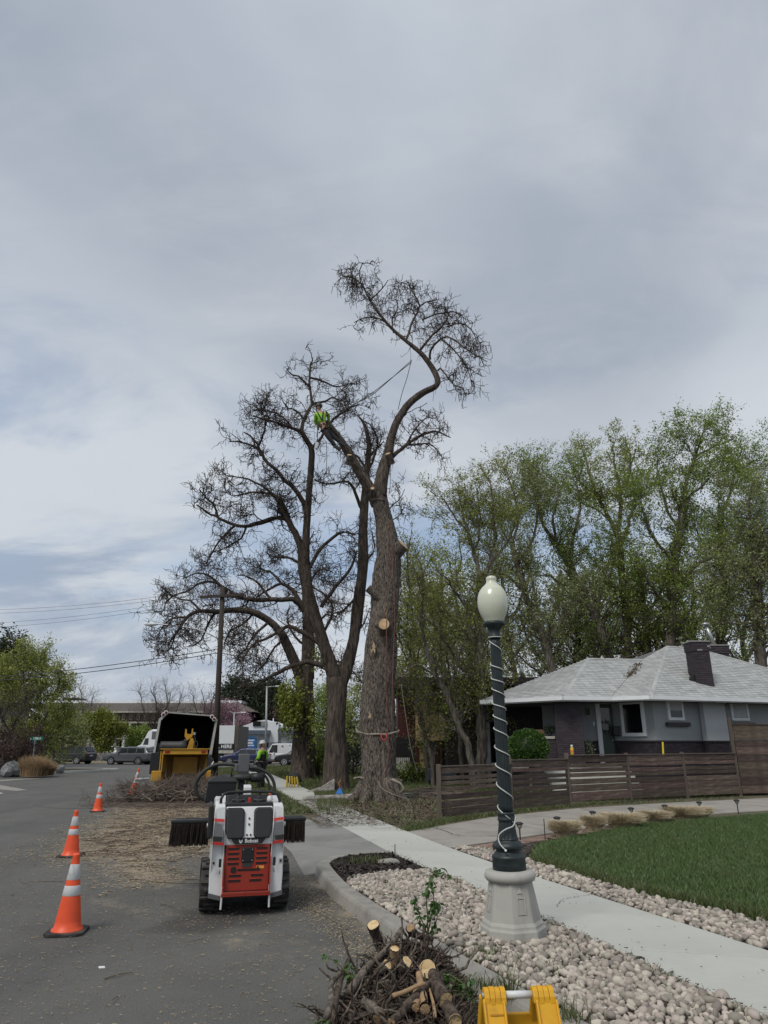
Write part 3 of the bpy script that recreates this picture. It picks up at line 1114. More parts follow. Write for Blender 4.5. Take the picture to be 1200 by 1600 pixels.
sw_=rand_poly([(2.35,5.2),(1.2,9.0),(0.1,12.3),(-2.0,20.5),(-0.9,20.0),(1.1,12.6),(2.2,9.2),(3.5,5.2)],200)
o=lying('walk_litter',sw_,0.02,0.003,M['twig'],bend=0.2,K=3,z=0.136)
o['kind']='stuff'
gr2=arc_line([(2.36,5.2),(1.97,6.5),(1.13,9.1),(0.6,10.7),(0.08,12.3)],0.01)
gr2=gr2[::2]+rng.normal(0,0.035,(len(gr2[::2]),2))
o=lying('walk_litter',gr2,0.018,0.004,M['twig'],z=0.136)
o['kind']='stuff'
gu=arc_line([(-1.15,10.9),(-0.8,9.5),(-0.45,8.4),(0.05,7.0),(0.3,6.4)],0.01)
gu=np.repeat(gu,7,0)+rng.normal(0,0.14,(len(gu)*7,2))+np.array([-0.16,0])
o=lying('wood_chips',gu,0.014,0.0028,M['chip'])
o['kind']='stuff'
# ---- far side of the cross street
mb=MB()
mb.box((0,79.2,0.06),(900,0.35,0.16))
M['yellow_kerb']=mat('painted_kerb',(0.36,0.29,0.17),0.8,0.2,1.0)
tag(mb.build('kerb',M['yellow_kerb']),kind='structure')
mb=MB()
mb.box((0,91,0.04),(900,23,0.1))
tag(mb.build('parking_lot',M['asphalt_far']),kind='structure')
# corner across our street, left of the picture
corner=[(-60,40.0),(-25.5,41.0),(-23.6,42.5),(-22.2,47.0),(-20.6,53.0),(-21.2,55.5),(-25,56.6),(-60,56.8)]
mb=MB()
mb.prism(corner,'z',-0.02,0.11)
tag(mb.build('corner_plot',M['verge']),kind='structure')
kb=kerb_mesh([(-60,40.0),(-27,40.8),(-23.9,42.0),(-22.2,47.0),(-20.6,53.0),(-20.8,55.2),(-24,56.6),(-60,56.8)],w=0.3,side=1)
tag(kb.build('kerb',M['walk']),kind='structure')
# paler concrete gutter and cross walk ramp at that corner
sheet('gutter_concrete',[(-60,34.2),(-21.0,35.5),(-15.0,30.3),(-14.8,30.9),(-20.0,37.2),(-19.4,42),(-19.8,42),(-21.8,37.0),(-24,35.9),(-60,34.9)],0.004,M['kerb'])
sheet('gutter_concrete',[(-60,26.0),(-17.8,27.0),(-14.6,28.6),(-15.3,29.6),(-60,29.4)],0.0045,M['walk'])
mb=MB()
mb.box((-27.5,37.5,0.03),(12,5,0.08))
tag(mb.build('walkway',M['drive']),kind='structure')
# == HOUSE
M['shingle']=mat('asphalt_shingle',(0.36,0.37,0.365),0.9,0.08,6,island=0.14,bump=0.3,bs=90,bd=0.005)
M['shingle_dark']=mat('shingle_underlay',(0.12,0.12,0.12),0.9)
M['fascia']=mat('white_trim_paint',(0.70,0.72,0.73),0.5,0.05,3)
M['stucco']=mat('grey_stucco',(0.30,0.318,0.328),0.9,0.05,2.5,bump=0.3,bs=70,bd=0.006)
M['stucco_light']=mat('light_grey_stucco',(0.45,0.47,0.48),0.9,0.04,2.5,bump=0.2,bs=70,bd=0.005)
M['brick']=mat('plum_painted_brick',(0.042,0.033,0.041),0.7,0.15,12,island=0.25,bump=0.2,bs=50,bd=0.004)
M['mortar']=mat('dark_mortar',(0.03,0.025,0.03),0.9)
M['glass_dark']=mat('dark_window_glass',(0.008,0.009,0.01),0.06,0.0,1,spec=0.6)
M['blind']=mat('white_blind',(0.42,0.43,0.44),0.7)
M['green_door']=mat('green_door_paint',(0.028,0.05,0.038),0.45)
M['black_metal']=mat('black_metal',(0.012,0.012,0.013),0.45,0.1,20)
M['conc_cap']=mat('speckled_cap_stone',(0.36,0.34,0.30),0.9,0.3,60)
M['galv']=mat('galvanised_steel',(0.42,0.43,0.44),0.4,0.15,12,metal=0.7)
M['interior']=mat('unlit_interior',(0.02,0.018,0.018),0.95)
house=thing('house','single-storey grey stucco house with pale shingle hip roof and plum brick base','house',(6.5,28.0,0.1))
HL=Vector(house.location)
def hv(p):
 return Vector(p)-HL
EZ=3.5
def roofpts():
 A=G(752,1094,EZ)
 B=G(880,1087.3,EZ)
 C=G(1015,1086.2,EZ)
 D0=G(1200,1091.5,EZ)
 Gk=P(1042,1010,31.0)
 e2=(D0-C).normalized()
 D=C+e2*12.5
 # ridge of the big hip, parallel to its eave, up to where it shows at px 1082
 k=0.0
 while True:
  q=Gk+e2*k
  r=q-Vector((0,0,CAM_H))
  u=r.x/(r.y*_c+r.z*_s)
  if 600+u*FOC >1085 or k >5:
   break
  k += 0.02
 Gr=q
 E=P(918,1029,29.6)
 Vv=B+(G(957,1088.5,EZ)-B)
 Vv=G(957,1088.2,EZ)
 n3=(C-Vv).cross(Gk-Vv).normalized()
 d2=(Vv-B).normalized()
 t=(Vv-E).dot(n3)/d2.dot(n3)
 Fp=E+d2*t
 return A,B,Vv,C,D,E,Fp,Gk,Gr
RA,RB,RV,RC,RD,RE,RF,RGk,RGr=roofpts()
def plane_uv(p0,p1,p2):
 """e along the eave, u up the slope, n outward"""
 e=(p1-p0).normalized()
 n=e.cross(p2-p0).normalized()
 if n.z <0:
  n=-n
 u=n.cross(e).normalized()
 if u.z <0:
  u=-u
 return e,u,n
def shingles(mb,poly,p0,p1,p2,course=0.145,tab=0.30):
 e,u,n=plane_uv(p0,p1,p2)
 q=[((p-p0).dot(e),(p-p0).dot(u)) for p in poly]
 tmax=max(a[1] for a in q)
 t=0.0
 row=0
 while t <tmax-0.02:
  tm=t+course*0.4
  xs_=[]
  for i in range(len(q)):
   (x1,y1),(x2,y2)=q[i],q[(i+1) % len(q)]
   if (y1 >tm) != (y2 >tm):
    xs_.append(x1+(x2-x1)*(tm-y1)/(y2-y1))
  if len(xs_) >= 2:
   lo,hi=min(xs_),max(xs_)
   x=lo-(0.37*row % 1.0)*tab
   while x <hi:
    a,b=max(lo,x+0.004),min(hi,x+tab-0.004)
    if b-a >0.02:
     lift=0.014+rnd.uniform(0,0.006)
     c_=course+rnd.uniform(-0.008,0.008)
     o=p0
     f0=o+e*a+u*(t-rnd.uniform(0,0.01))+n*lift
     f1=o+e*b+u*(t-rnd.uniform(0,0.01))+n*lift
     g1=o+e*b+u*min(t+c_,tmax)+n*0.004
     g0=o+e*a+u*min(t+c_,tmax)+n*0.004
     h0=f0-n*0.014
     h1=f1-n*0.014
     mb._add([hv(v) for v in (f0,f1,g1,g0,h0,h1)],[(0,1,2,3),(4,5,1,0)])
    x += tab
  t += course
  row += 1
# solid roof body
backA=RA+Vector((1.2,7.0,0))
backD=RD+Vector((-3.4,8.5,0))
ridge_end=RGr+(RD-RGr)*0.0
mb=MB()
dn=Vector((0,0,0.012))
tris=[(RA,RB,RE),(RB,RV,RF,RE),(RV,RC,RGk,RF),(RC,RD,RGr,RGk),(RA,RE,backA),(RE,RF,RGk,RGr,backD,backA),(RGr,RD,backD)]
for t_ in tris:
 mb.quad(*[hv(p-dn) for p in t_])
mb.quad(*[hv(p-Vector((0,0,0.10))) for p in (RA,RB,RV,RC,RD,backD,backA)])
roof=mb.build('roof',M['shingle_dark'],house)
mb=MB()
shingles(mb,[RA,RB,RE],RA,RB,RE)
shingles(mb,[RB,RV,RF,RE],RB,RV,RE)
shingles(mb,[RV,RC,RGk,RF],RV,RC,RGk)
shingles(mb,[RC,RD,RGr,RGk],RC,RD,RGk)
sh=mb.build('shingles',M['shingle'],roof)
sh['kind']='stuff'
# ridge and hip caps
mb=MB()
for a,b in ((RE,RB),(RE,RF),(RF,RGk),(RGk,RC),(RGk,RGr),(RGr,RD)):
 nseg=max(2,int((b-a).length/0.28))
 for i in range(nseg):
  p_=a.lerp(b,i/nseg)
  q_=a.lerp(b,(i+1)/nseg)
  d=(q_-p_).normalized()
  sx_=d.cross(Vector((0,0,1))).normalized()*0.10
  mb._add([hv(v) for v in (p_+sx_-Vector((0,0,.035)),p_+Vector((0,0,.035)),p_-sx_-Vector((0,0,.035)),q_+sx_-Vector((0,0,.03)),q_+Vector((0,0,.025)),q_-sx_-Vector((0,0,.03)))],[(0,1,4,3),(1,2,5,4)])
cp=mb.build('ridge_caps',M['shingle'],roof)
cp['kind']='stuff'
# dead leaves caught in the valley
mb=MB()
for i in range(170):
 t_=rnd.uniform(0.45,0.86)
 p_=RV.lerp(RF,t_)+Vector((rnd.gauss(0,0.06+0.22*max(0,0.35-abs(t_-0.72))),rnd.gauss(0,0.06),0.035+rnd.uniform(0,0.04)))
 mb.box(hv(p_),(rnd.uniform(0.03,0.1),0.03,0.01),(rnd.uniform(-1,1),rnd.uniform(-1,1),rnd.uniform(0,6)))
lv=mb.build('leaf_debris',mat('dry_leaf_debris',(0.13,0.095,0.06),0.95,island=0.5),roof)
lv['kind']='stuff'
# fascia and gutter along the eaves
eave=[backA,RA,RB,RV,RC,RD]
def strip(name,line,dz0,dz1,th,m,parent,inset=0.0):
 for a,b in zip(line[:-1],line[1:]):
  d=(b-a)
  L_=d.length
  mb=MB()
  ang=math.atan2(d.y,d.x)
  mid=(a+b)/2
  mb.box((0,0,0),(L_+0.01,th,dz1-dz0))
  o=mb.build(name,m,parent)
  nrmv=Vector((d.y,-d.x,0)).normalized()
  o.location=hv(mid+nrmv*(th/2-inset)+Vector((0,0,(dz0+dz1)/2)))
  o.rotation_euler=(0,0,ang)
strip('gutter',eave[1:],-0.15,-0.005,0.10,M['fascia'],roof)
strip('fascia',eave,-0.19,-0.01,0.03,M['fascia'],house,inset=0.04)
mb=MB()
mb.quad(*[hv(p-Vector((0,0,0.165))) for p in (RA,RB,RV,RC,RD,backD,backA)])
mb.build('soffit',mat('soffit_paint',(0.10,0.12,0.12),0.8),house)
def brickwork(parent,name,p0,p1,z0,z1,bw=0.215,bh=0.072,depth=0.045,m=None):
 """courses of single bricks standing proud of a mortar face, from p0 to p1 (plan), outside on the right hand"""
 p0,p1=Vector((p0[0],p0[1],0)),Vector((p1[0],p1[1],0))
 d=p1-p0
 L_=d.length
 d.normalize()
 n=Vector((d.y,-d.x,0))
 mb=MB()
 z=z0
 row=0
 ang=math.atan2(d.y,d.x)
 while z+bh*0.5 <z1:
  x=-(row % 2)*bw/2
  while x <L_:
   a,b=max(0,x+0.005),min(L_,x+bw-0.005)
   if b-a >0.03:
    h=min(bh,z1-z)-0.011
    c=p0+d*((a+b)/2)+n*(depth/2-0.012+rnd.uniform(-0.003,0.003))
    mb.box(hv((c.x,c.y,z+h/2)),(b-a,depth,h),(0,0,ang))
   x += bw
  z += bh
  row += 1
 o=mb.build(name,m or M['brick'],parent)
 o['kind']='stuff'
 return o
def wall(parent,name,p0,p1,z0,z1,m,th=0.22):
 p0,p1=Vector((p0[0],p0[1],0)),Vector((p1[0],p1[1],0))
 d=p1-p0
 n=Vector((d.y,-d.x,0)).normalized()
 c=(p0+p1)/2-n*th/2
 mb=MB().box((0,0,0),(d.length+0.001,th,z1-z0))
 o=mb.build(name,m,parent,loc=hv((c.x,c.y,(z0+z1)/2)))
 o.rotation_euler=(0,0,math.atan2(d.y,d.x))
 return o
def wp(px,Y,py=1125):
 v=P(px,py,Y)
 return (v.x,v.y)
# wall line from the porch to the right end
W={'a': wp(770,28.6),'b': wp(868,27.2),'c': wp(910,27.0),'d': wp(932,28.6),'d2': wp(958,28.55),'e': wp(1022,27.0),'f': wp(1101,28.1),'f2': wp(1101.5,27.75),'g': wp(1136,28.2),'g2': wp(1137,28.5),'h': wp(1320,30.8)}
W['c2']=wp(909,28.7)
BZ=1.93                                    # top of the brick base
for p0,p1,m_ in ((W['c2'],W['d'],M['stucco']),(W['d2'],W['e'],M['stucco']),(W['e'],W['f'],M['stucco']),(W['f2'],W['g'],M['stucco_light']),(W['g2'],W['h'],M['stucco'])):
 wall(house,'wall',p0,p1,BZ,EZ-0.16,m_)
for p0,p1 in ((W['c2'],W['d']),(W['d2'],W['e']),(W['e'],W['f']),(W['f2'],W['g']),(W['g2'],W['h'])):
 o=wall(house,'brick_base',p0,p1,0.0,BZ-0.002,M['mortar'],th=0.2)
 brickwork(house,'bricks',p0,p1,0.95,BZ-0.05)
 # coping course
 a,b=Vector((*p0,0)),Vector((*p1,0))
 d=b-a
 n=Vector((d.y,-d.x,0)).normalized()
 mb=MB().box((0,0,0),(d.length,0.10,0.055))
 c=(a+b)/2+n*0.02
 o=mb.build('water_table',M['brick'],house,loc=hv((c.x,c.y,BZ-0.024)))
 o.rotation_euler=(0,0,math.atan2(d.y,d.x))
# side walls closing the building
wall(house,'wall',W['h'],(W['h'][0]-3,W['h'][1]+7),0,EZ-0.16,M['stucco'])
wall(house,'wall',(W['a'][0]+1.2,W['a'][1]+7.5),(W['a'][0]+0.1,W['a'][1]+3.2),0,EZ-0.16,M['stucco'])
wall(house,'wall',(W['h'][0]-3,W['h'][1]+7),(W['a'][0]+1.2,W['a'][1]+7.5),0,EZ-0.16,M['stucco'])
# porch: brick pier, low wall with a speckled cap, dark back wall
pier0,pier1=W['b'],W['c']
pd=Vector((pier1[0]-pier0[0],pier1[1]-pier0[1],0))
mb=MB()
wall(house,'porch_pier',pier0,pier1,0.0,EZ-0.17,M['mortar'],th=0.9)
brickwork(house,'bricks',pier0,pier1,0.9,EZ-0.18)
nn=Vector((pd.y,-pd.x,0)).normalized()
pl0=(pier0[0]-nn.x*0.9,pier0[1]-nn.y*0.9)
brickwork(house,'bricks',pl0,pier0,0.9,EZ-0.18)
pw0=wp(778,28.2)
pw1=(pier0[0]-nn.x*0.3,pier0[1]-nn.y*0.3)
wall(house,'porch_wall',pw0,pw1,0.0,1.98,M['mortar'],th=0.3)
brickwork(house,'bricks',pw0,pw1,0.9,1.95)
d=Vector((pw1[0]-pw0[0],pw1[1]-pw0[1],0))
mb=MB().box((0,0,0),(d.length,0.42,0.10))
o=mb.build('porch_wall_cap',M['conc_cap'],house,bevel=0.012,loc=hv(((pw0[0]+pw1[0])/2,(pw0[1]+pw1[1])/2+0.15,2.035)))
o.rotation_euler=(0,0,math.atan2(d.y,d.x))
bw0,bw1=wp(775,31.6),wp(909,31.0)
wall(house,'porch_back_wall',bw0,bw1,0,EZ-0.16,M['mortar'],th=0.2)
brickwork(house,'bricks',bw0,bw1,1.6,EZ-0.2)
wall(house,'wall',(bw1[0],bw1[1]),W['c2'],0,EZ-0.16,M['stucco'])
mb=MB().box(hv(((bw0[0]+bw1[0])/2,29.6,1.0)),(4.6,3.6,0.12))
mb.build('porch_floor',M['drive'],house)
# grey shutter-like panel at the back of the porch
pn=P(862,1123,29.8)
mb=MB().box((0,0,0),(0.75,0.05,1.45))
mb.build('porch_panel',M['stucco'],house,loc=hv(pn),bevel=0.01)
def face_frame(p0,p1,px,py0,py1):
 """point on the wall p0-p1 seen at px, and its heights at py0 and py1"""
 a,b=Vector((*p0,0)),Vector((*p1,0))
 best=None
 for i in range(401):
  q=a.lerp(b,i/400)
  depth=q.y*_c+(2.6-CAM_H)*_s
  e_=abs(600+FOC*q.x/depth-px)
  if best is None or e_ <best[0]:
   best=(e_,q)
 q=best[1]
 return q,P(px,py0,q.y).z,P(px,py1,q.y).z
def window(p0,p1,px0,px1,py0,py1,frame=0.12,blind=0.0,sill=None,mull=False):
 qa,zt,zb=face_frame(p0,p1,px0,py0,py1)
 qb,_,_=face_frame(p0,p1,px1,py0,py1)
 w=(qb-qa).length
 h=zt-zb
 d=(qb-qa).normalized()
 n=Vector((d.y,-d.x,0))
 c=(qa+qb)/2+n*0.03
 wroot=MB()
 # frame as four boards butted end to end, in local x (along), y (out = -y), z
 wroot.box((0,0,h/2-frame/2),(w,0.09,frame))
 wroot.box((0,0,-h/2+frame/2),(w,0.09,frame))
 wroot.box((-w/2+frame/2,0,0),(frame,0.088,h-2*frame))
 wroot.box((w/2-frame/2,0,0),(frame,0.088,h-2*frame))
 o=wroot.build('window',M['fascia'],house,bevel=0.006,seg=1,loc=hv((c.x,c.y,(zt+zb)/2)))
 o.rotation_euler=(0,0,math.atan2(d.y,d.x))
 mb=MB().box((0,0.0,0),(w-2*frame,0.03,h-2*frame))
 mb.build('pane',M['glass_dark'],o)
 if blind:
  hb=(h-2*frame)*blind
  MB().box((0,-0.022,h/2-frame-hb/2),(w-2*frame-0.01,0.008,hb)).build('blind',M['blind'],o)
 if sill:
  MB().box((0.02,-0.04,-h/2-0.14),(w+sill,0.12,0.14)).build('sill',M['brick'],o,bevel=0.005,seg=1)
 return o
window(W['d2'],W['e'],972,1009,1096,1151,frame=0.13)
window(W['e'],W['f'],1044,1069,1094,1125.5,frame=0.11,blind=0.5,sill=0.35)
window(W['g2'],W['h'],1143,1171,1095,1126,frame=0.11,blind=0.98,sill=0.35)
# door, standing a little open between its white jambs
q0,zt,zb=face_frame(W['c2'],W['d'],931,1097,1190)
q1,_,_=face_frame(W['d2'],W['e'],958,1097,1190)
q0=Vector((*W['d'],0))
q1=Vector((*W['d2'],0))
d=(q1-q0).normalized()
mb=MB()
door=MB().box((0,0,0),((q1-q0).length,0.06,2.25)).build('door',M['green_door'],house,loc=hv(((q0.x+q1.x)/2,q0.y+0.04,2.2)))
door.rotation_euler=(0,0,math.atan2(d.y,d.x))
MB().box((0,-0.035,0.55),(0.42,0.02,0.85)).build('door_glass',M['glass_dark'],door)
MB().ico((0.24,-0.06,-0.25),0.04,2).build('handle',M['galv'],door,smooth=True)
# wreath on the door
mb=MB()
for i in range(90):
 a=rnd.uniform(0,6.28)
 r_=0.2+rnd.gauss(0,0.03)
 mb.box((r_*math.cos(a),-0.07+rnd.gauss(0,0.02),0.25+r_*math.sin(a)),(0.07,0.02,0.03),(rnd.uniform(-1,1),rnd.uniform(0,6),rnd.uniform(-1,1)))
wr=mb.build('door_wreath',mat('dried_wreath',(0.09,0.09,0.08),0.9,island=0.6))
wr.location=Vector(door.location)+HL
tag(wr,'round dried wreath hanging on the green front door','wreath')
for q in (q0,q1):
 if q is q0:
  MB().box((0,0,0),(0.17,0.12,2.32)).build('door_jamb',M['fascia'],house,loc=hv((q.x+0.06,q.y-0.05,2.2)))
MB().box((0,0,0),(0.75,0.1,0.09)).build('door_head',M['fascia'],house,loc=hv(((q0.x+q1.x)/2,q0.y-0.05,3.37)))
# things fixed by the door
pm=P(963,1142,28.25)
mb=MB().box((0,0,0),(0.26,0.14,0.36))
tag(mb.build('mailbox',M['black_metal'],bevel=0.02,loc=(pm.x,pm.y,pm.z)),'black mailbox on the grey wall right of the front door','mailbox')
pm=P(918.5,1112,28.3)
hn=thing('house_number_plate','small dark house number plate on the porch wall left of the door','plate',(pm.x,pm.y,pm.z))
MB().box((0,0,0),(0.16,0.03,0.26)).build('plate',M['black_metal'],hn)
pm=P(928,1131,28.35)
tag(MB().box((0,0,0),(0.05,0.04,0.14)).build('doorbell',M['fascia'],bevel=0.008,loc=(pm.x,pm.y,pm.z)),'small white doorbell beside the front door','doorbell')
pm=P(1125,1096.5,27.75)
sl=thing('security_light','twin-headed white security light under the eave above the stucco wall','light',(pm.x,pm.y,pm.z))
MB().box((0,0,0.03),(0.12,0.1,0.06)).build('mount',M['fascia'],sl)
for s_ in (-1,1):
 MB().at((s_*0.12,-0.06,-0.02),(R(65),0,R(s_*28))).lathe([(0.03,0.0),(0.05,0.04),(0.095,0.17),(0.09,0.175),(0.02,0.1)],14).build('lamp_head',M['fascia'],sl,smooth=True)
# chimneys and vent
M['lime']=mat('lime_stain',(0.3,0.29,0.28),0.9,island=0.3)
def chimney(px0,px1,pyt,pyb,Y,depth,label,name='chimney'):
 a,b=P(px0,pyb,Y),P(px1,pyb,Y)
 top=P(px0,pyt,Y).z
 w=b.x-a.x
 ch=MB().box((0,0,0),(w,depth,top-a.z+0.7)).build(name,M['mortar'],roof,loc=hv(((a.x+b.x)/2,Y+depth/2,(top+a.z)/2-0.35)))
 ch['label']=label
 c=Vector(((a.x+b.x)/2,Y+depth/2))
 mb=MB()
 z=a.z-0.5
 row=0
 while z <top-0.03:
  proud=0.03 if z >top-0.36 else 0.0
  for side in range(4):
   L_=(w if side % 2 == 0 else depth)+2*proud
   off=(depth if side % 2 == 0 else w)/2+proud
   ang=side*math.pi/2
   x=-L_/2-(row % 2)*0.1
   while x <L_/2:
    p_,q_=max(-L_/2-0.012,x+0.005),min(L_/2+0.012,x+0.21-0.005)
    if q_-p_ >0.03:
     m_=Matrix.Rotation(ang,3,'Z')
     v=m_ @ Vector(((p_+q_)/2,-off,0))
     mb.cur=1 if (proud and rnd.random() <0.12) else 0
     mb.box(hv((c.x+v.x,c.y+v.y,z+0.032)),(q_-p_,0.04,0.062),(0,0,ang))
    x += 0.21
  z += 0.074
  row += 1
 o=mb.build('bricks',[M['brick'],M['lime']],roof)
 o['kind']='stuff'
 MB().box((0,0,0),(w+0.16,depth+0.16,0.05)).build('chimney_cap',M['lime'],roof,bevel=0.01,loc=hv((c.x,c.y,top+0.02)))
 return c,top
chimney(1089,1115,1003,1068,28.0,0.62,'front plum brick chimney')
c2,t2=chimney(1113,1139,1009,1024,31.6,0.6,'rear low chimney')
mb=MB()
mb.tube([hv((c2.x-0.05,c2.y,t2)),hv((c2.x-0.32,c2.y,t2+0.95))],0.085,14)
mb.at(hv((c2.x-0.34,c2.y,t2+1.0))).lathe([(0.10,-0.03),(0.20,0.0),(0.16,0.07),(0.02,0.11)],14)
mb.build('flue_pipe',M['galv'],roof,smooth=True)
mb=MB()
f0=P(1089,1068,28.0)
mb.prism([(-0.35,0.0),(0.1,0.42),(0.1,0.0)],'y',0.0,0.5)
mb.build('flashing',M['black_metal'],roof,loc=hv((f0.x-0.06,f0.y+0.05,f0.z)))
pv=P(881,1040,30.0)
mb=MB()
mb.box(hv(P(906,1050,29.05)),(0.18,0.2,0.05),(R(-20),0,0))
mb.build('roof_vent',M['shingle_dark'],roof)
# pots and basket on the porch wall
pb=P(842,1147,28.0)
bk=thing('wicker_basket','woven wicker planter basket on the porch wall cap beside the brick pier','basket',(pb.x-0.12,pb.y,2.085))
mb=MB()
for i in range(5):
 mb.box((0,0,0.025+i*0.05),(0.62,0.22,0.035),(0,0,rnd.uniform(-0.02,0.02)))
mb.build('wicker_bands',mat('wicker',(0.22,0.15,0.09),0.8,0.3,30),bk)
mb=MB()
for i in range(7):
 mb.box((-0.27+i*0.09,-0.115,0.13),(0.03,0.02,0.26))
mb.build('wicker_stakes',mat('wicker_dark',(0.14,0.09,0.055),0.8),bk)
def leafy_clump(name,c,r,n,size,m,parent=None,flat=1.0,shell=0.0,seedup=0.2):
 p_=rng.normal(size=(n,3))
 p_=nrm(p_)*(rng.random(n)[:,None] ** (1/3)*(1-shell)+shell)
 p_=p_*np.array([r[0],r[1],r[2]])+np.array(c)
 V,Fq=leaves_np(p_,size)
 return np_obj(name,V,Fq,m,parent)
M['leaf_box']=leaf_mat('boxwood_leaf',(0.035,0.085,0.012),(0.07,0.14,0.02),0.45,0.25)
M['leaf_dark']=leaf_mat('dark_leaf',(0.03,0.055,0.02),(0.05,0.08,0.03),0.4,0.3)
pp=P(858,1146,27.9)
pt=thing('potted_plant','dark leafy potted plant on the porch wall cap against the brick pier','plant',(pp.x+0.02,pp.y,2.085))
MB().lathe([(0.07,0),(0.1,0.14),(0.09,0.14)],14).build('pot',M['mortar'],pt,smooth=True)
leafy_clump('foliage',(0,0,0.26),(0.22,0.16,0.18),300,0.07,M['leaf_dark'],pt)
pp=P(918,1170,27.4)
pt=thing('potted_plant','pale-leaved plant in a dark pot beside the front steps','plant',(pp.x,pp.y,pp.z-0.55))
MB().lathe([(0.12,0),(0.18,0.3),(0.16,0.3)],14).build('pot',M['mortar'],pt,smooth=True)
leafy_clump('foliage',(0,0,0.55),(0.26,0.2,0.3),420,0.08,leaf_mat('sage_leaf',(0.10,0.13,0.08),(0.16,0.18,0.12)),pt)
# front steps and a pale handrail seen through the fence
st=thing('front_steps','pale concrete steps up to the front door behind the slat fence','steps',(wp(905,26)[0]-0.6,25.8,0.1))
for i in range(5):
 MB().box((0.8,-0.9+i*0.32,0.09+i*0.18),(3.0,0.34,0.18)).build('step',M['walk'],st,bevel=0.01)
# round clipped bush in front of the porch wall
bp_=P(826,1168,25.2)
bush=thing('boxwood_bush','round clipped green boxwood bush in front of the porch wall','bush',(bp_.x,bp_.y,0.12))
n_=9000
d_=nrm(rng.normal(size=(n_,3)))
lump=1+0.05*np.sin(d_[:,0]*9)*np.cos(d_[:,2]*8)
rad=(0.80+0.20*rng.random(n_))*lump
pts=d_*rad[:,None]*np.array([0.70,0.62,0.62])+np.array([0,0,bp_.z-0.12])
V,Fq=leaves_np(pts,0.055,0.7,dirs=d_)
np_obj('foliage',V,Fq,M['leaf_box'],bush)
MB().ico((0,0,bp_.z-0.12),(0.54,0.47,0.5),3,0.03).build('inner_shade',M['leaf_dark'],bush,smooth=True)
MB().tube([(0,0,0),(0.02,0,bp_.z-0.4)],0.05).build('stem',M['twig'],bush)
# == SLAT FENCE
M['plank']=mat('weathered_plank',(0.078,0.053,0.041),0.8,0.35,3.0,col2=(0.14,0.108,0.086),c2s=2.2,c2w=(0.45,0.7),bump=0.4,bs=18,bd=0.006,objr=0.4,sc=(1,1,7))
M['post']=mat('weathered_post',(0.095,0.075,0.062),0.85,0.25,5,bump=0.4,bs=20,bd=0.005,objr=0.12,sc=(6,6,1))
fence=thing('slat_fence','low weathered brown horizontal board fence beside the driveway','fence',(5.4,21.5,0.1))
tall=thing('board_fence','tall dark brown horizontal board fence at the right edge','fence',(12.3,25.3,0.1))
fpx=[(687,1281,1199),(800,1267,1189),(891,1259,1181),(986,1252.5,1180),(1074,1248,1178.5),(1157,1244,1131)]
fp=[G(x,b,0.11) for x,b,t in fpx]
ftop=[P(x,t,fp[i].y).z for i,(x,b,t) in enumerate(fpx)]
lowtop=ftop[:5]+[P(1157,1178,fp[5].y).z]
for i in range(6):
 par=fence if i <5 else tall
 w=0.11
 h=(ftop[i] if i <5 else ftop[5]+0.12)
 mb=MB().box((0,0,(h+0.02)/2),(w,w,h+0.02-0.0))
 o=mb.build('post',M['post'],par,bevel=0.008,seg=1)
 o.location=Vector((fp[i].x,fp[i].y,0.05))-Vector(par.location)
gaps=[[0.06,0.03,0.045,0.075,0.045,0.014,0.01],[0.03,0.075,0.045,0.06,0.03,0.014,0.01],[0.03,0.02,0.02,0.05,0.016,0.012,0.01],[0.014,0.065,0.014,0.06,0.016,0.012,0.01],[0.014,0.065,0.014,0.06,0.012,0.012,0.01]]
for i in range(5):
 a,b=fp[i],fp[i+1]
 d=Vector((b.x-a.x,b.y-a.y,0))
 L_=d.length-0.11
 ang=math.atan2(d.y,d.x)
 n=Vector((d.y,-d.x,0)).normalized()
 c=Vector(((a.x+b.x)/2,(a.y+b.y)/2,0))+n*0.03
 top_=lowtop[i+1] if i in (0,1) else lowtop[i]
 top_=[lowtop[0],lowtop[1],lowtop[2],lowtop[3],lowtop[4]][i]
 zb=0.16 if i <2 else 0.20
 if i == 2:
  zb=0.22
 g=gaps[i]
 hs_=[0.19,0.12,0.12,0.12,0.16,0.20,0.26]
 sc_=(top_-zb-sum(g))/sum(hs_)
 z=top_-0.01
 for k_,hgt in enumerate(hs_):
  hh=hgt*sc_
  z0_=z-hh
  mb=MB().box((0,0,0),(L_,0.025,hh))
  for kn in range(rnd.choice((0,1,2))):
   pass
  o=mb.build('plank',M['plank'],fence,bevel=0.004,seg=1)
  o.location=Vector((c.x,c.y,(z+z0_)/2))-Vector(fence.location)
  o.rotation_euler=(rnd.uniform(-0.02,0.02),rnd.uniform(-0.0025,0.0025),ang)
  z=z0_-g[k_]
 mb=MB().box((0,0,0),(L_+0.1,0.13,0.03))
 o=mb.build('cap_rail',M['post'],fence,bevel=0.004,seg=1)
 o.location=Vector((c.x,c.y,top_+0.02))-n*0.01-Vector(fence.location)
 o.rotation_euler=(0,0,ang)
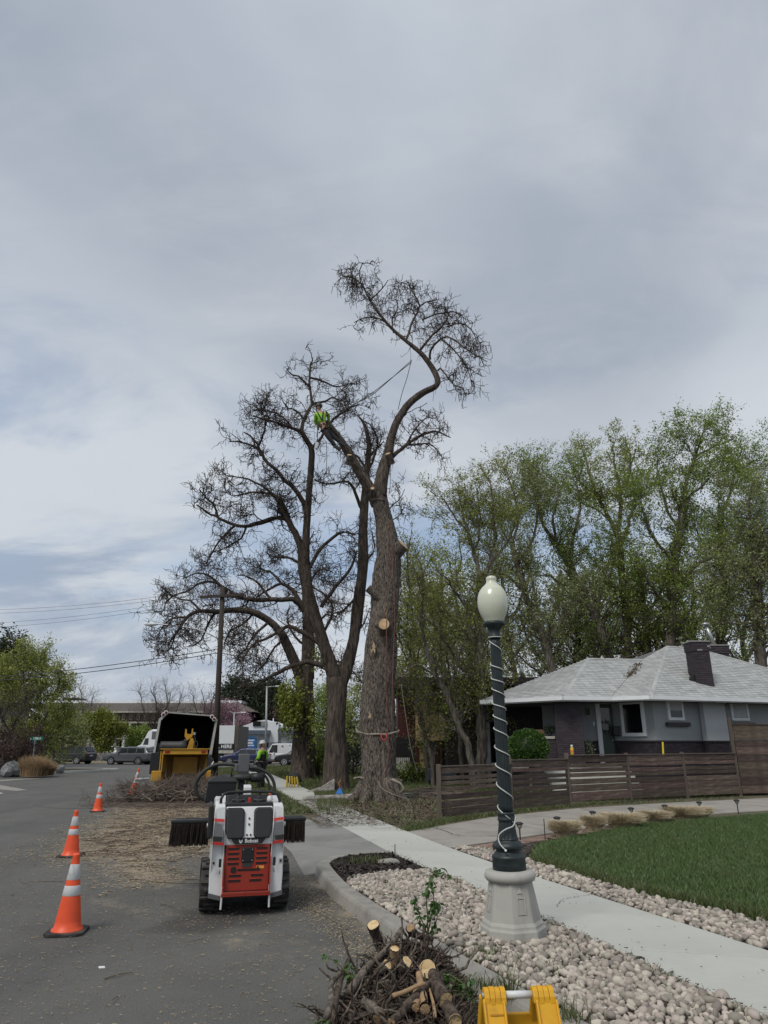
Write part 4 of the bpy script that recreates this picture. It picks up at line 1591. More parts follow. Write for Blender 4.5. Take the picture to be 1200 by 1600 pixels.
# tall fence boards
a=fp[5]
dirv=Vector((4.4,1.25,0)).normalized()
ang=math.atan2(dirv.y,dirv.x)
n=Vector((dirv.y,-dirv.x,0))
z=ftop[5]-0.02
for k_ in range(9):
 hh=(ftop[5]-0.2)/9-0.008
 c=Vector((a.x,a.y,0))+dirv*2.4+n*0.02
 o=MB().box((0,0,0),(4.6,0.03,hh)).build('plank',M['plank'],tall,bevel=0.004,seg=1)
 o.location=Vector((c.x,c.y,z-hh/2))-Vector(tall.location)
 o.rotation_euler=(0,rnd.uniform(-0.002,0.002),ang)
 z -= hh+0.008
o=MB().box((0,0,0),(4.7,0.13,0.03)).build('cap_rail',M['post'],tall)
o.location=Vector((a.x,a.y,0))+dirv*2.35+Vector((0,0,ftop[5]+0.0))-Vector(tall.location)
o.rotation_euler=(0,0,ang)
e2=Vector((a.x,a.y,0))+dirv*4.75
o=MB().box((0,0,ftop[5]/2),(0.11,0.11,ftop[5])).build('post',M['post'],tall)
o.location=e2+Vector((0,0,0.08))-Vector(tall.location)
# spray can left on the fence and a yellow-topped stake behind it
sc0=P(896.5,1181.5,fp[2].y+0.35)
can=thing('spray_can','yellow spray can with a white cap standing on the fence rail','can',(fp[2].x+0.2,fp[2].y+0.07,lowtop[2]+0.035))
MB().lathe([(0.045,0),(0.048,0.01),(0.048,0.18),(0.035,0.20)],16).build('can_body',mat('yellow_can',(0.62,0.36,0.03),0.4),can,smooth=True)
MB().lathe([(0.034,0.20),(0.034,0.26),(0.03,0.27),(0.0,0.27)],16).build('cap',M['fascia'],can,smooth=True)
MB().lathe([(0.049,0.05),(0.049,0.12)],16,cap=False).build('label_band',mat('orange_band',(0.55,0.2,0.03),0.5),can,smooth=True)
sk0=P(1038,1180,24.6)
stk=thing('driveway_marker','thin dark stake with a yellow top standing behind the slat fence','marker',(sk0.x-0.05,24.6,0.1))
MB().tube([(0,0,0),(0.02,0,1.35)],0.016,6).build('shaft',M['black_metal'],stk)
MB().tube([(0.02,0,1.35),(0.05,0,sk0.z+0.32)],0.03,8).build('tip',mat('marker_yellow',(0.7,0.55,0.02),0.5),stk)
# == NEIGHBOUR BUILDING behind the trees
M['tan']=mat('tan_plaster',(0.50,0.36,0.21),0.9,0.08,2)
M['tan_block']=mat('tan_block',(0.48,0.35,0.21),0.9,0.12,4,objr=0.1)
M['redwood']=mat('dark_red_cladding',(0.055,0.012,0.010),0.7,0.3,3,sc=(8,8,1))
M['brown_roof']=mat('dark_brown_roof',(0.045,0.035,0.03),0.9,0.2,4)
nb=thing('apartment_building','tan and dark red two-storey building half hidden behind the green trees','building',(4.0,37.0,0.1))
NL=Vector(nb.location)
def nbox(name,px0,px1,py0,py1,Y,dep,m,par=nb,bevel=0):
 a,b=P(px0,py1,Y),P(px1,py0,Y)
 b0=P(px1,py1,Y)
 mb=MB().box((0,0,0),(b0.x-a.x,dep,b.z-a.z))
 o=mb.build(name,m,par,bevel=bevel)
 o.location=Vector(((a.x+b0.x)/2,Y+dep/2,(a.z+b.z)/2))-NL
 return o
nbox('wall',622,650,1075,1206,37.0,5,M['redwood'])
nbox('wall',650,702,1085,1156,36.6,5,M['tan'])
nbox('wall',656,710,1157,1206,37.2,5,M['tan'])
nbox('balcony_front',650,697,1118,1154.5,35.6,0.15,M['tan'])
nbox('balcony_floor',650,706,1154.7,1157,35.5,2.0,M['tan'])
nbox('beam',672,688,1156,1196,35.9,0.3,mat('grey_beam',(0.2,0.2,0.19),0.8))
nbox('post',680,686,1157,1204,35.7,0.2,M['redwood'])
nbox('post',649,656,1154,1204,35.6,0.25,M['redwood'])
for r_ in range(5):
 for c_ in range(5):
  a=657+c_*10+(5 if r_ % 2 else 0)
  if a+9.4 <712:
   nbox('block',a,a+9.2,1160+r_*9.2,1168.4+r_*9.2,37.12,0.07,M['tan_block'])
nbox('window',668,674,1090,1116,36.5,0.1,M['glass_dark'])
nbox('window',681,697,1090,1117,36.5,0.1,M['glass_dark'])
nbox('roof',616,712,1058,1076,35.5,8,M['brown_roof'])
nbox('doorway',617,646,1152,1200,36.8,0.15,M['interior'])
for i in range(4):
 nbox('step',618,640,1184+i*6,1190+i*6,35.9-i*0.4,0.4,M['walk'])
for i in range(7):
 a=P(619+i*3.2,1192,35.0)
 mb=MB().tube([(0,0,0),(0,0,0.95)],0.015,5)
 mb.build('baluster',M['black_metal'],nb,loc=Vector((a.x,35.0,a.z))-NL)
a0,a1=P(619,1161,35.0),P(641,1161,35.0)
MB().tube([a0-NL,a1-NL],0.02,6).build('handrail',M['black_metal'],nb)
gar=thing('garage','dark brown flat-roofed garage in the shade behind the trees','garage',(6.0,34.5,0.1))
NL=Vector(gar.location)
nbox('wall',700,800,1085,1206,34.2,6,mat('dark_brown_siding',(0.035,0.028,0.026),0.9,0.3,3,sc=(7,7,1)),gar)
nbox('roof',676,905,1058,1071,32.8,7.5,M['brown_roof'],gar)
nbox('wall',800,900,1072,1150,36.5,4,mat('dark_brown_siding',(0.04,0.032,0.03),0.9,0.3,3),gar)
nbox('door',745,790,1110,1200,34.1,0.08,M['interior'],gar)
pg=P(816,1058,33.5)
MB().tube([pg-NL,pg-NL+Vector((0,0,0.55))],0.09,12).build('vent_pipe',M['galv'],gar,smooth=True)
NL=Vector((0,0,0))
# bin or covered grill by the fence corner
gr0=P(690,1196,31)
gr_=thing('covered_grill','low dark blue covered object on the grass behind the fence end','grill',(gr0.x,31,0.1))
MB().box((0,0,0.5),(1.3,0.6,0.5),taper=(0.9,0.85)).build('cover',mat('dark_cover',(0.02,0.025,0.035),0.6),gr_,bevel=0.05)
for sx in (-0.5,0.5):
 for sy in (-0.2,0.2):
  MB().box((sx,sy,0.13),(0.05,0.05,0.26)).build('leg',M['black_metal'],gr_)
# == LONG BUILDING across the cross street
M['mansard']=mat('brown_mansard_shingle',(0.10,0.088,0.078),0.9,0.15,1.2,sc=(1,1,6),bump=0.3,bs=6)
M['dull_brick']=mat('dull_brown_brick',(0.10,0.07,0.055),0.9,0.15,1.5,bump=0.2,bs=8)
M['white_roof']=mat('white_membrane',(0.72,0.74,0.76),0.6)
M['cream']=mat('cream_paint',(0.36,0.34,0.30),0.8,0.06,1)
LBY=118.0
lb=thing('long_brick_building','long two-storey brown brick building with mansard roof and white roof edge','building',(-38,LBY,0))
NL=Vector(lb.location)
def fbox(name,px0,px1,py0,py1,Y,dep,m,par,bevel=0):
 return nbox(name,px0,px1,py0,py1,Y,dep,m,par,bevel)
fbox('wall',60,382,1112,1186,LBY,16,M['dull_brick'],lb)
a,b=P(60,1112,LBY-1.2),P(398,1119,LBY-1.2)
t0,t1=P(60,1098.5,LBY+3),P(376,1099.5,LBY+3)
mb=MB()
zb_,zt_=P(200,1112,LBY-1.2).z,P(200,1098.5,LBY+2).z
mb._add([Vector(v)-NL for v in ((a.x,LBY-1.2,zb_),(b.x,LBY-1.2,zb_),(t1.x,LBY+2,zt_),(t0.x,LBY+2,zt_),(a.x,LBY+18,zb_),(b.x,LBY+18,zb_),(t1.x,LBY+14,zt_),(t0.x,LBY+14,zt_))],
 [(0,1,2,3),(1,5,6,2),(5,4,7,6),(4,0,3,7),(3,2,6,7),(4,5,1,0)])
rf=mb.build('roof',M['mansard'],lb)
fbox('roof_edge',92,377,1094.5,1098.8,LBY+2,12,M['white_roof'],lb)
fbox('cornice',60,384,1111,1113.5,LBY-1.3,1.3,M['cream'],lb)
fbox('band',60,262,1127.5,1130,LBY-0.9,1.0,M['cream'],lb)
for i in range(26):
 x=74+i*11.6
 if x <372:
  w_=fbox('window',x,x+4.6,1115.5,1125,LBY-0.12,0.2,M['cream'],lb)
  sz=w_.dimensions
  wd=P(x+4.6,1120,LBY).x-P(x,1120,LBY).x
  MB().box((0,-0.12,0),(wd*0.62,0.06,0.75)).build('pane',M['glass_dark'],w_)
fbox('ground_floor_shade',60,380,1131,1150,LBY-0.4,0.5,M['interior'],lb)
for i in range(12):
 x=100+i*24
 if x <300:
  fbox('column',x,x+2.2,1130,1182,LBY-3.0,0.6,M['cream'],lb)
fbox('canopy',138,214,1150,1155,LBY-5,5,M['cream'],lb)
for x in (141,175,188,208):
 fbox('pier',x,x+4.5,1155,1178,LBY-4.6,1,M['cream'],lb)
for x in (147,156,165,181,195):
 fbox('window',x,x+6.5,1157,1174,LBY-1.0,0.3,M['glass_dark'],lb)
for x in (97,104,111,119):
 fbox('rooftop_unit',x,x+4.5,1090+rnd.uniform(-1,1),1095,LBY+6,3,M['black_metal'],lb)
# low grey wall before the parking lot
M['field_stone']=mat('grey_field_stone',(0.16,0.155,0.145),0.95,0.3,8,island=0.35)
lw=thing('low_stone_wall','low grey stone wall between the parked cars across the street','wall',(-34,82,0))
mb=MB()
for r_ in range(4):
 for i in range(26):
  mb.box((-3.9+i*0.33+(0.16 if r_ % 2 else 0),rnd.uniform(-0.04,0.04),0.14+r_*0.24),(0.31,0.5,0.22),(0,0,rnd.uniform(-0.05,0.05)))
o=mb.build('stones',M['field_stone'],lw)
o['kind']='stuff'
# == WHITE GABLED BUILDING
M['white_paint']=mat('white_paint_far',(0.60,0.62,0.64),0.8,0.05,1)
M['awning']=mat('blue_grey_metal_roof',(0.075,0.095,0.125),0.6,0.08,1)
WBY=98.0
wb=thing('gabled_shop','white gabled shop building with blue-grey awning roofs beyond the van','building',(-19,WBY,0))
NL=Vector(wb.location)
fbox('wall',378,470,1147,1188,WBY,14,M['white_paint'],wb)
pts=[P(374,1136,WBY-0.3),P(404,1126,WBY-0.3),P(415,1124.5,WBY-0.3),P(446,1136,WBY-0.3),P(446,1141,WBY-0.3),P(374,1141,WBY-0.3)]
mb=MB()
mb.prism([(p_.x-NL.x,p_.z-NL.z) for p_ in pts],'y',-0.3,13)
mb.build('gable',M['white_paint'],wb)
fbox('gable_window',395,407,1127,1134.5,WBY-0.5,0.25,M['glass_dark'],wb)
fbox('gable_window',408,416.5,1127,1134.5,WBY-0.5,0.25,mat('grey_louvre',(0.2,0.2,0.2),0.8),wb)
fbox('awning',378,421,1141,1147.5,WBY-1.8,1.8,M['awning'],wb)
fbox('awning',434,470,1141,1147.5,WBY-1.8,1.8,M['awning'],wb)
fbox('parapet',421,434,1128,1160,WBY-0.9,1.0,M['white_paint'],wb)
fbox('trim',378,470,1148,1149.5,WBY-0.5,0.5,M['fascia'],wb)
fbox('window',406,419,1160.5,1168,WBY-0.2,0.3,M['glass_dark'],wb)
fbox('wall_panel',438,448,1152,1186,WBY-0.15,0.2,M['fascia'],wb)
fbox('flue',426,427.2,1122,1130,WBY+2,0.3,M['fascia'],wb)
NL=Vector((0,0,0))
# the blue sign board in front of it
sg0=P(391,1160,90)
M['sign_blue']=mat('sign_blue',(0.025,0.12,0.36),0.5)
M['sign_frame']=mat('sign_frame_blue',(0.04,0.10,0.20),0.6)
sg=thing('shop_sign','blue sign board with white lettering under a curved blue frame','sign',(sg0.x,90,0))
zc=P(391,1161,90).z
MB().box((0,0,zc),(1.15*1.0+0.25,0.2,1.15)).build('sign_board',M['sign_blue'],sg)
mb=MB()
mb.prism([(-0.95+1.9*i/12,zc+0.62+0.22*math.sin(math.pi*i/12)) for i in range(13)]+[(0.95,zc+0.56),(-0.95,zc+0.56)],'y',-0.12,0.12)
mb.build('frame',M['sign_frame'],sg)
for s_ in (-1,1):
 MB().box((s_*0.8,0,(zc+0.5)/2),(0.16,0.16,zc+0.5)).build('post',M['sign_frame'],sg)
for i,w_ in enumerate((0.95,0.6,0.85)):
 mb=MB()
 x=-w_/2
 while x <w_/2:
  l_=rnd.uniform(0.06,0.14)
  mb.box((x+l_/2,-0.106,zc+0.32-i*0.3),(l_*0.8,0.01,0.16 if i != 1 else 0.22))
  x += l_
 mb.build('lettering',M['white_roof'],sg)
# snowy mountain far away
mb=MB()
n_=60
vs=[]
for i in range(n_+1):
 x=-1500+i*22
 hgt=60+95*math.exp(-((x+1170)/110.0) ** 2)+120*math.exp(-((x+1360)/150.0) ** 2)+9*math.sin(i*1.7)+6*math.sin(i*3.1)
 vs.append((x,2600,-5))
 vs.append((x,2700,hgt))
 vs.append((x,3300,-5))
fs=[]
for i in range(n_):
 a=i*3
 fs += [(a,a+3,a+4,a+1),(a+1,a+4,a+5,a+2)]
mb._add(vs,fs)
tag(mb.build('mountain',mat('snowy_mountain',(0.40,0.43,0.48),0.9,0.2,0.01,col2=(0.62,0.64,0.68),c2s=0.012),smooth=False),kind='structure')
# == TREES
M['bark']=bark_mat('ridged_bark',(0.016,0.013,0.011),(0.21,0.178,0.15),0.30,26,1.0,0.06,light=(0.24,0.205,0.17))
M['bark_dark']=bark_mat('dark_bark',(0.022,0.018,0.015),(0.105,0.084,0.068),0.16,14,1.0,0.04)
M['bark_old']=bark_mat('old_dark_bark',(0.028,0.022,0.018),(0.13,0.105,0.086),0.16,14,1.0,0.05)
M['twigs']=mat('bare_twig_bark',(0.055,0.044,0.038),0.95,0.2,3)
M['pods']=mat('seed_pod',(0.075,0.05,0.035),0.9,0.2,3)
M['cut_wood']=mat('fresh_cut_wood',(0.50,0.36,0.21),0.8,0.15,12,col2=(0.34,0.22,0.12),c2s=5)
M['scar']=mat('pale_torn_wood',(0.42,0.32,0.21),0.9,0.3,9)
M['bark_far']=mat('tree_bark',(0.075,0.062,0.05),0.95,0.3,2.0,bump=0.6,bs=9,bd=0.03,sc=(1,1,0.3))
M['bark_mid']=bark_mat('mid_bark',(0.05,0.042,0.035),(0.20,0.175,0.145),0.2,10,0.8,0.03)
class PixTree:
 """limbs drawn as pixel polylines and placed at true depth; radius in pixels"""
 def __init__(s,Y,seed=1):
  s.Y=Y
  s.limbs=[]
  s.r=random.Random(seed)
 def limb(s,pts,r0,r1,dy=None,start=None,K=None,wob=0.0):
  # pts: (px, py) or (px, py, r)
  n=len(pts)
  if start is None:
   y0=s.Y
   if s.limbs:
    best=None
    for P_,R_,PX in s.limbs:
     for j in range(len(PX)):
      e_=(PX[j][0]-pts[0][0]) ** 2+(PX[j][1]-pts[0][1]) ** 2
      if best is None or e_ <best[0]:
       best=(e_,P_[j][1])
    y0=best[1]
  else:
   y0=start
  ln=sum(math.hypot(pts[i+1][0]-pts[i][0],pts[i+1][1]-pts[i][1]) for i in range(n-1))
  if dy is None:
   dy=s.r.uniform(-0.45,0.45)*ln/FOC*s.Y
  rows=[]
  for i,p_ in enumerate(pts):
   f=i/max(1,n-1)
   r_=p_[2] if len(p_) >2 else r0*(1-f) ** 0.8+r1*(1-(1-f) ** 0.8)
   rows.append((p_[0],p_[1],r_,y0+dy*f))
  K=K or max(6,int(ln/9))
  q=resample(rows,K)
  Pn=np.empty((K,3))
  Rn=np.empty(K)
  for i in range(K):
   jx=wob*s.r.gauss(0,1)*(0 if i == 0 else 1)
   v=P(q[i,0]+jx,q[i,1]+wob*s.r.gauss(0,1),q[i,3])
   Pn[i]=v
   d=ray(q[i,0],q[i,1])
   Rn[i]=max(0.5,q[i,2])*(q[i,3]/d.y)/FOC
  s.limbs.append((Pn,Rn,q[:,:2]))
  return s
 def batch(s,K=24,skip=0):
  Ps,Rs=[],[]
  for Pn,Rn,_ in s.limbs[skip:]:
   x=np.linspace(0,len(Pn)-1,K)
   Ps.append(np.stack([np.interp(x,np.arange(len(Pn)),Pn[:,j]) for j in range(3)],1))
   Rs.append(np.interp(x,np.arange(len(Pn)),Rn))
  return np.array(Ps),np.array(Rs)
 def mesh(s,name,m,parent,n=10,skip=0,off=None):
  parts=[]
  for Pn,Rn,_ in s.limbs[skip:]:
   parts.append(tubes_np(Pn[None],Rn[None],n))
  V,Fq=cat(parts)
  if off is not None:
   V=V-off
  return np_obj(name,V,Fq,m,parent,smooth=True)
def tri_obj(name,parts,m,parent,off,smooth=False):
 V,Fq=cat(parts)
 return np_obj(name,V-off,Fq,m,parent,smooth=smooth)
def detail_trunk(Pn,Rn,n,ridge,seed,flare=None):
 """bark ridges modelled into the trunk surface"""
 K=len(Pn)
 V,Fq=tubes_np(Pn[None],Rn[None],n)
 V=V.reshape(K,n,3)
 r_=np.random.default_rng(seed)
 ph=r_.uniform(0,6.28,12)
 a=np.arange(n)/n*2*math.pi
 hgt=np.linalg.norm(Pn-Pn[0],axis=1)
 out=np.zeros((K,n))
 for i,fq in enumerate((9,13,17,23,31,37)):
  out += np.sin(fq*a[None]+ph[i]+1.3*np.sin(hgt[:,None]*(0.7+0.35*i)+ph[(i+3) % 12])+0.5*np.sin(hgt[:,None]*3.1+i))/(1+0.12*i)
 out=out/3.0
 br=np.sin(hgt[:,None]*14+5*np.sin(a[None]*5+ph[7])+3*np.sin(a[None]*11))*0.35
 lumps=np.sin(2*a[None]+ph[8]+hgt[:,None]*0.9)*np.sin(hgt[:,None]*1.7+ph[9])*0.09+np.sin(3*a[None]+ph[10]-hgt[:,None]*0.6)*0.06
 C=V.mean(1,keepdims=True)
 D=V-C
 k=1+lumps+(ridge/np.maximum(Rn,0.05))[:,None]*(np.abs(out)*0.8-0.3+br*0.35)+(ridge/np.maximum(Rn,.05))[:,None]*r_.normal(0,0.12,(K,n))
 if flare is not None:
  fl=np.exp(-hgt/flare[0])[:,None]
  k=k+fl*flare[1]*(0.5+0.5*np.sin(a[None]*5+ph[4])+0.3*np.sin(a[None]*8+ph[5]))
 V=C+D*k[:,:,None]
 return V.reshape(-1,3),Fq
# -- the big tree being taken down
BY=23.6
bt_=PixTree(BY,3)
bt_.limb([(590,1257,30),(590,1245,30),(591,1228,29.5),(590,1200,28.5),(590,1170,27.5),(589,1139,27),(590,1100,25.5),(591,1070,24),(596,1010,22),(601,950,21),(605,905,21.5),(608,870,20),(605,840,16.5),(600,812,13.0),(595,790,12.2),(592,772,12)],0,0,dy=0.3,K=170)
bt_.limb([(590,790,9),(583,772,8.5),(567,745,8),(553,722,7.0),(543,705,6.2),(530,684,4.6),(519,670,4.0),(510,658,3.6)],0,0,dy=-1.2,K=40)
bt_.limb([(592,775,12),(596,750,10.5),(601,728,9.0),(607,708,7.8),(612,683,6.4),(621,658,6.0),(638,632,5.4),(660,614,4.8),(678,605,4.4),(684,597,4.2),(681,585,4.2),(673,571,3.8),(658,552,3.4),(635,533,2.8),(612,513,2.3),(590,487,1.9),(575,463,1.5),(566,446,1.2),(552,434,0.9),(536,432,.6)],0,0,dy=1.0,K=90)
big_limbs=[
 ([(655,549),(674,525),(691,510),(698,498),(703,486)],2.2,.8),([(672,562),(674,545),(696,526),(716,536),(734,550),(761,565)],2.0,.6),
 ([(684,580),(689,574),(700,590),(706,600),(722,606)],1.6,.6),([(690,530),(708,545),(727,572),(735,590)],1.4,.6),
 ([(635,530),(645,502),(655,478),(645,457),(635,438)],1.9,.6),([(602,503),(590,497),(575,496),(563,498),(553,504)],1.3,.6),
 ([(577,470),(590,458),(600,448),(606,438)],1.3,.5),([(655,480),(668,470),(690,468)],1.2,.5),([(660,500),(685,490),(715,488),(728,500)],1.4,.6),
 ([(609,718),(622,706),(636,694),(660,679),(684,675),(703,684)],3.6,.8),([(640,695),(655,694),(674,694),(691,713)],1.6,.6),
 ([(636,692),(650,668),(668,652),(676,655)],1.4,.6),([(566,450),(560,430),(568,410),(585,415)],1.1,.5),([(700,510),(722,505),(740,520),(748,545)],1.3,.5),
 ([(625,655),(635,645),(630,632)],1.2,.5),([(615,520),(612,500),(622,480),(615,462)],1.2,.5),([(545,740),(535,750),(530,765)],1.2,.5),
 ([(603,800),(612,792),(625,780),(632,765)],1.3,.5),([(601,815),(615,812),(628,800)],1.2,.5)]
for a_ in big_limbs:
 bt_.limb(*a_,wob=0.5)
broot=thing('catalpa_tree','giant half-dismantled tree with fresh sawn limb stubs nearest the sidewalk','tree',(G(590,1254,.1).x,BY,0.1))
BO=np.array(broot.location)
parts=[detail_trunk(bt_.limbs[0][0],bt_.limbs[0][1],120,0.045,5,flare=(0.45,0.30))]
trk=tri_obj('trunk',parts,M['bark'],broot,BO,smooth=True)
parts=[detail_trunk(bt_.limbs[1][0],bt_.limbs[1][1],40,0.022,6),detail_trunk(bt_.limbs[2][0],bt_.limbs[2][1],40,0.018,7)]
parts += [tubes_np(a_[None],b_[None],7) for a_,b_,_ in bt_.limbs[3:]]
tri_obj('limbs',parts,M['bark_old'],broot,BO,smooth=True)
# buttress roots
mb=MB()
for ang,ln,rr_ in ((200,0.95,0.20),(235,0.8,0.22),(265,0.55,0.2),(300,0.75,0.24),(335,0.9,0.2),(170,0.9,0.2),(20,0.9,0.2),(90,0.8,0.2)):
 a_=R(ang)
 pts=[]
 rad=[]
 for i in range(9):
  f=i/8
  dd=0.38+ln*f
  pts.append((math.cos(a_+0.1*math.sin(4*f))*dd,math.sin(a_+0.1*math.sin(4*f))*dd,0.62*(1-f) ** 2.2-0.03-0.10*f))
  rad.append(rr_*(1-0.62*f)*(1+rnd.uniform(-.06,.06)))
 mb.tube(pts,rad,14)
ro=mb.build('roots',M['bark'],broot,smooth=True)
# bare crown
Pb,Rb=bt_.batch(24,2)
Pb2=Pb.copy()
keepP,keepR=Pb2[1:],Rb[1:]
top_main_P,top_main_R=Pb[0:1,13:],Rb[0:1,13:]
def densify(A,K):
 x=np.linspace(0,A.shape[1]-1,K)
 k_=np.minimum(x.astype(int),A.shape[1]-2)
 f=(x-k_)
 if A.ndim == 3:
  return A[:,k_]*(1-f)[None,:,None]+A[:,k_+1]*f[None,:,None]
 return A[:,k_]*(1-f)[None]+A[:,k_+1]*f[None]
def bare_crown(limbP,limbR,n1,n2,n3,l1,l2,l3,root,off,pods=0,mt=None,rmin=0.0075,up=0.15,wig=0.42,name='twigs'):
 A1,B1=grow(limbP,limbR,n1,l1,K=9,tmin=0.25,along=0.5,spread=1.0,up=up,wig=wig,rr=0.5,rend=0.4,rmin=0.018)
 A2,B2=grow(A1,B1,n2,l2,K=7,tmin=0.15,along=0.6,spread=1.0,up=up*0.8,wig=wig+0.1,rr=0.6,rend=0.4,rmin=0.012)
 A3,B3=grow(A2,B2,n3,l3,K=5,tmin=0.1,along=0.7,spread=1.0,up=0.22,wig=wig+0.05,grav=0.05,rr=0.7,rend=0.6,rmin=rmin)
 parts=[tubes_np(A1,B1,5),tubes_np(A2,B2,4),tubes_np(A3,B3,3)]
 o=tri_obj(name,parts,mt or M['twigs'],root,off)
 o['kind']='stuff'
 if pods:
  st_=along_pts(A3,pods,0.01,0.3)
  d=np.stack([rng.normal(0,0.18,pods),rng.normal(0,0.18,pods),-np.ones(pods)],1)
  L_=rng.uniform(0.18,0.42,pods)
  PP=np.stack([st_+d*(L_*t)[:,None] for t in (0,0.5,1.0)],1)
  o=tri_obj('seed_pods',[tubes_np(PP,np.full((pods,3),0.008),3)],M['pods'],root,off)
  o['kind']='stuff'
LP=np.concatenate([keepP,densify(top_main_P,24),densify(top_main_P[:,5:],24)])
LR=np.concatenate([keepR,densify(top_main_R,24),densify(top_main_R[:,5:],24)])
bare_crown(LP,LR*0.5,110,560,1700,0.95,0.62,0.40,broot,BO,pods=700,rmin=0.010)
# saw cuts, stubs, scars
def stub(px,py,rp,d,ln,back,yy):
 c=P(px,py,yy)
 d=Vector(d).normalized()
 sc_=yy/FOC
 r_=rp*sc_
 mb=MB()
 mb.cur=0
 mb.tube([c-d*back,c-d*ln*0.4,c+d*0.0],[r_*1.35,r_*1.12,r_*1.02],18,cap=False)
 mb.cur=1
 mb.tube([c-d*0.03,c+d*0.012],[r_*0.93,r_*0.93],18)
 mb.v=[tuple(Vector(v)-Vector(BO)) for v in mb.v]
 return mb.build('sawn_stub',[M['bark'],M['cut_wood']],broot,smooth=False)
stub(600,975,9.2,(-0.12,-1.0,0.10),0.3,0.5,22.75)
stub(630,851,10.5,(0.70,-0.35,0.62),0.5,0.9,23.5)
stub(575,919,6.0,(-0.8,-0.1,0.62),0.35,0.6,23.5)
stub(582,763,3.4,(0.05,-0.9,0.45),0.12,0.3,23.3)
stub(606,709,5.2,(-0.35,-0.6,0.85),0.1,0.4,23.55)
stub(546,711,4.2,(0.15,-0.6,0.85),0.1,0.35,22.55)
mb=MB()
for (px,py,w,h) in ((583,1011,5,14),(576,1115,6,10),(571,1125,7,8),(574,1180,4,22),(577,1196,3.5,26),(585,1231,3,16),(613,1245,9,10),(605,955,2,22),(567,1158,3,10)):
 for k_ in range(10):
  yy=BY-26*BY/FOC-0.06
  c=P(px+rnd.gauss(0,w*0.35),py+rnd.gauss(0,h*0.35),yy)
  # lay each sliver on the trunk surface
  ctr=P(591,py,BY+0.1)
  rr2=(27.5 if py >1100 else 23)*BY/FOC
  dx=c.x-ctr.x
  if abs(dx) <rr2*0.95:
   c.y=ctr.y-math.sqrt(rr2 ** 2-dx ** 2)+0.02
  mb.box(Vector(c)-Vector(BO),(w*0.35*BY/FOC,0.03,h*0.4*BY/FOC),(rnd.uniform(-.2,.2),rnd.uniform(-.3,.3),rnd.uniform(-.5,.5)))
sc1=mb.build('torn_bark_scars',M['scar'],broot)
sc1['kind']='stuff'
# -- second bare tree
t2=PixTree(28.2,8)
t2.limb([(526,1243,22),(525,1232,20),(525,1210,18),(524,1170,16.5),(524,1130,15.5),(525,1100,15),(526,1075,16),(526,1060,16)],0,0,dy=0.2,K=80)
t2.limb([(526,1075,12),(521,1052,10.5),(511,1020,9.5),(502,993,9),(491,957,8.5),(482,920,8.0),(477,883,7.5),(473,862,6.8),(465,842,5.5),(455,822,4.6),(447,808,3.6),(440,795,2.6),(431,778,1.2)],0,0,dy=-1,K=50)
t2.limb([(528,1075,12),(539,1050,10),(548,1020,9.5),(554,993,9),(561,938,8.5),(567,883,8),(567,828,7),(569,790,6.2),(572,750,5),(575,715,4),(576,690,3),(570,665,2),(560,650,1.2)],0,0,dy=1,K=60)
t2.limb([(477,883,7),(478,850,6),(481,792,5.2),(485,740,4.8),(487,705,4.4),(480,690,3.6),(471,676,3),(455,668,2.2),(430,660,1.6),(395,650,1)],0,0,dy=-2,K=50)
L2=[([(471,678),(474,660),(482,643),(487,632),(484,600),(486,570),(487,556)],3.2,.8),([(487,700),(500,686),(509,670)],2.6,2.0),([(508,672),(522,655),(540,642),(560,632),(580,640)],2.4,.6),
 ([(487,632),(505,628),(522,622),(545,630)],2.2,.7),([(474,655),(462,640),(448,636),(440,622)],1.8,.6),([(484,605),(470,590),(455,585),(449,575)],1.8,.6),([(485,590),(505,595),(525,605),(540,600)],1.8,.6),
 ([(506,1041),(490,1036),(477,1034),(447,1045),(432,1053),(418,1059),(396,1074)],4.8,1.6),([(499,1004),(477,990),(462,982),(447,979),(425,993),(396,1008),(375,1035)],4.2,1.1),
 ([(472,862,4.2),(464,838,4.8),(453,818,4.8),(440,808,4.4),(403,817,3.6),(385,822,3.0),(367,821,2.6),(341,810,2.0),(325,802,1.6),(308,790,1.2)],5.0,1.2),([(481,812),(476,790),(470,777),(455,759),(438,742),(418,722),(408,705),(399,689),(382,676)],4.6,1.0),
 ([(408,713),(402,700),(380,690),(360,690)],2.2,.8),([(455,828),(446,795),(430,775),(395,770),(365,775)],3.2,.9),([(430,775),(410,760),(385,748),(350,742)],2.2,.7),([(341,810),(335,790),(322,778),(312,765)],2.0,.7),
 ([(367,821),(350,835),(336,855),(325,875)],2.2,.8),([(385,822),(378,840),(362,850),(340,862)],1.8,.6),([(403,700),(415,670),(412,650),(400,635)],1.6,.6),([(455,668),(440,650),(410,640),(388,645)],1.5,.6),
 ([(502,949),(521,920),(540,900),(552,880),(558,860)],3.4,1.4),([(484,887),(499,861),(524,836),(540,832),(556,835)],3.2,1.4),([(505,990),(520,955),(508,930),(490,918)],2.4,1),
 ([(568,800),(558,776),(550,760),(539,752),(510,757),(490,748)],3.0,.8),([(573,733),(560,715),(545,705),(530,690)],2.2,.7),([(575,715),(590,700),(600,690)],1.8,.7),([(567,880),(585,860),(580,830)],2.2,.8),
 ([(573,740),(583,720),(590,690),(580,665),(565,655)],2.2,.7),([(563,930),(550,940),(530,958),(512,955)],2.2,.8),([(555,990),(570,970),(578,950)],1.6,.7)]
for a_ in L2:
 t2.limb(*a_,wob=0.7)
r2=thing('bare_tree','dark leafless tree forking low, second along the sidewalk','tree',(float(t2.limbs[0][0][0][0]),28.2,0.1))
O2=np.array(r2.location)
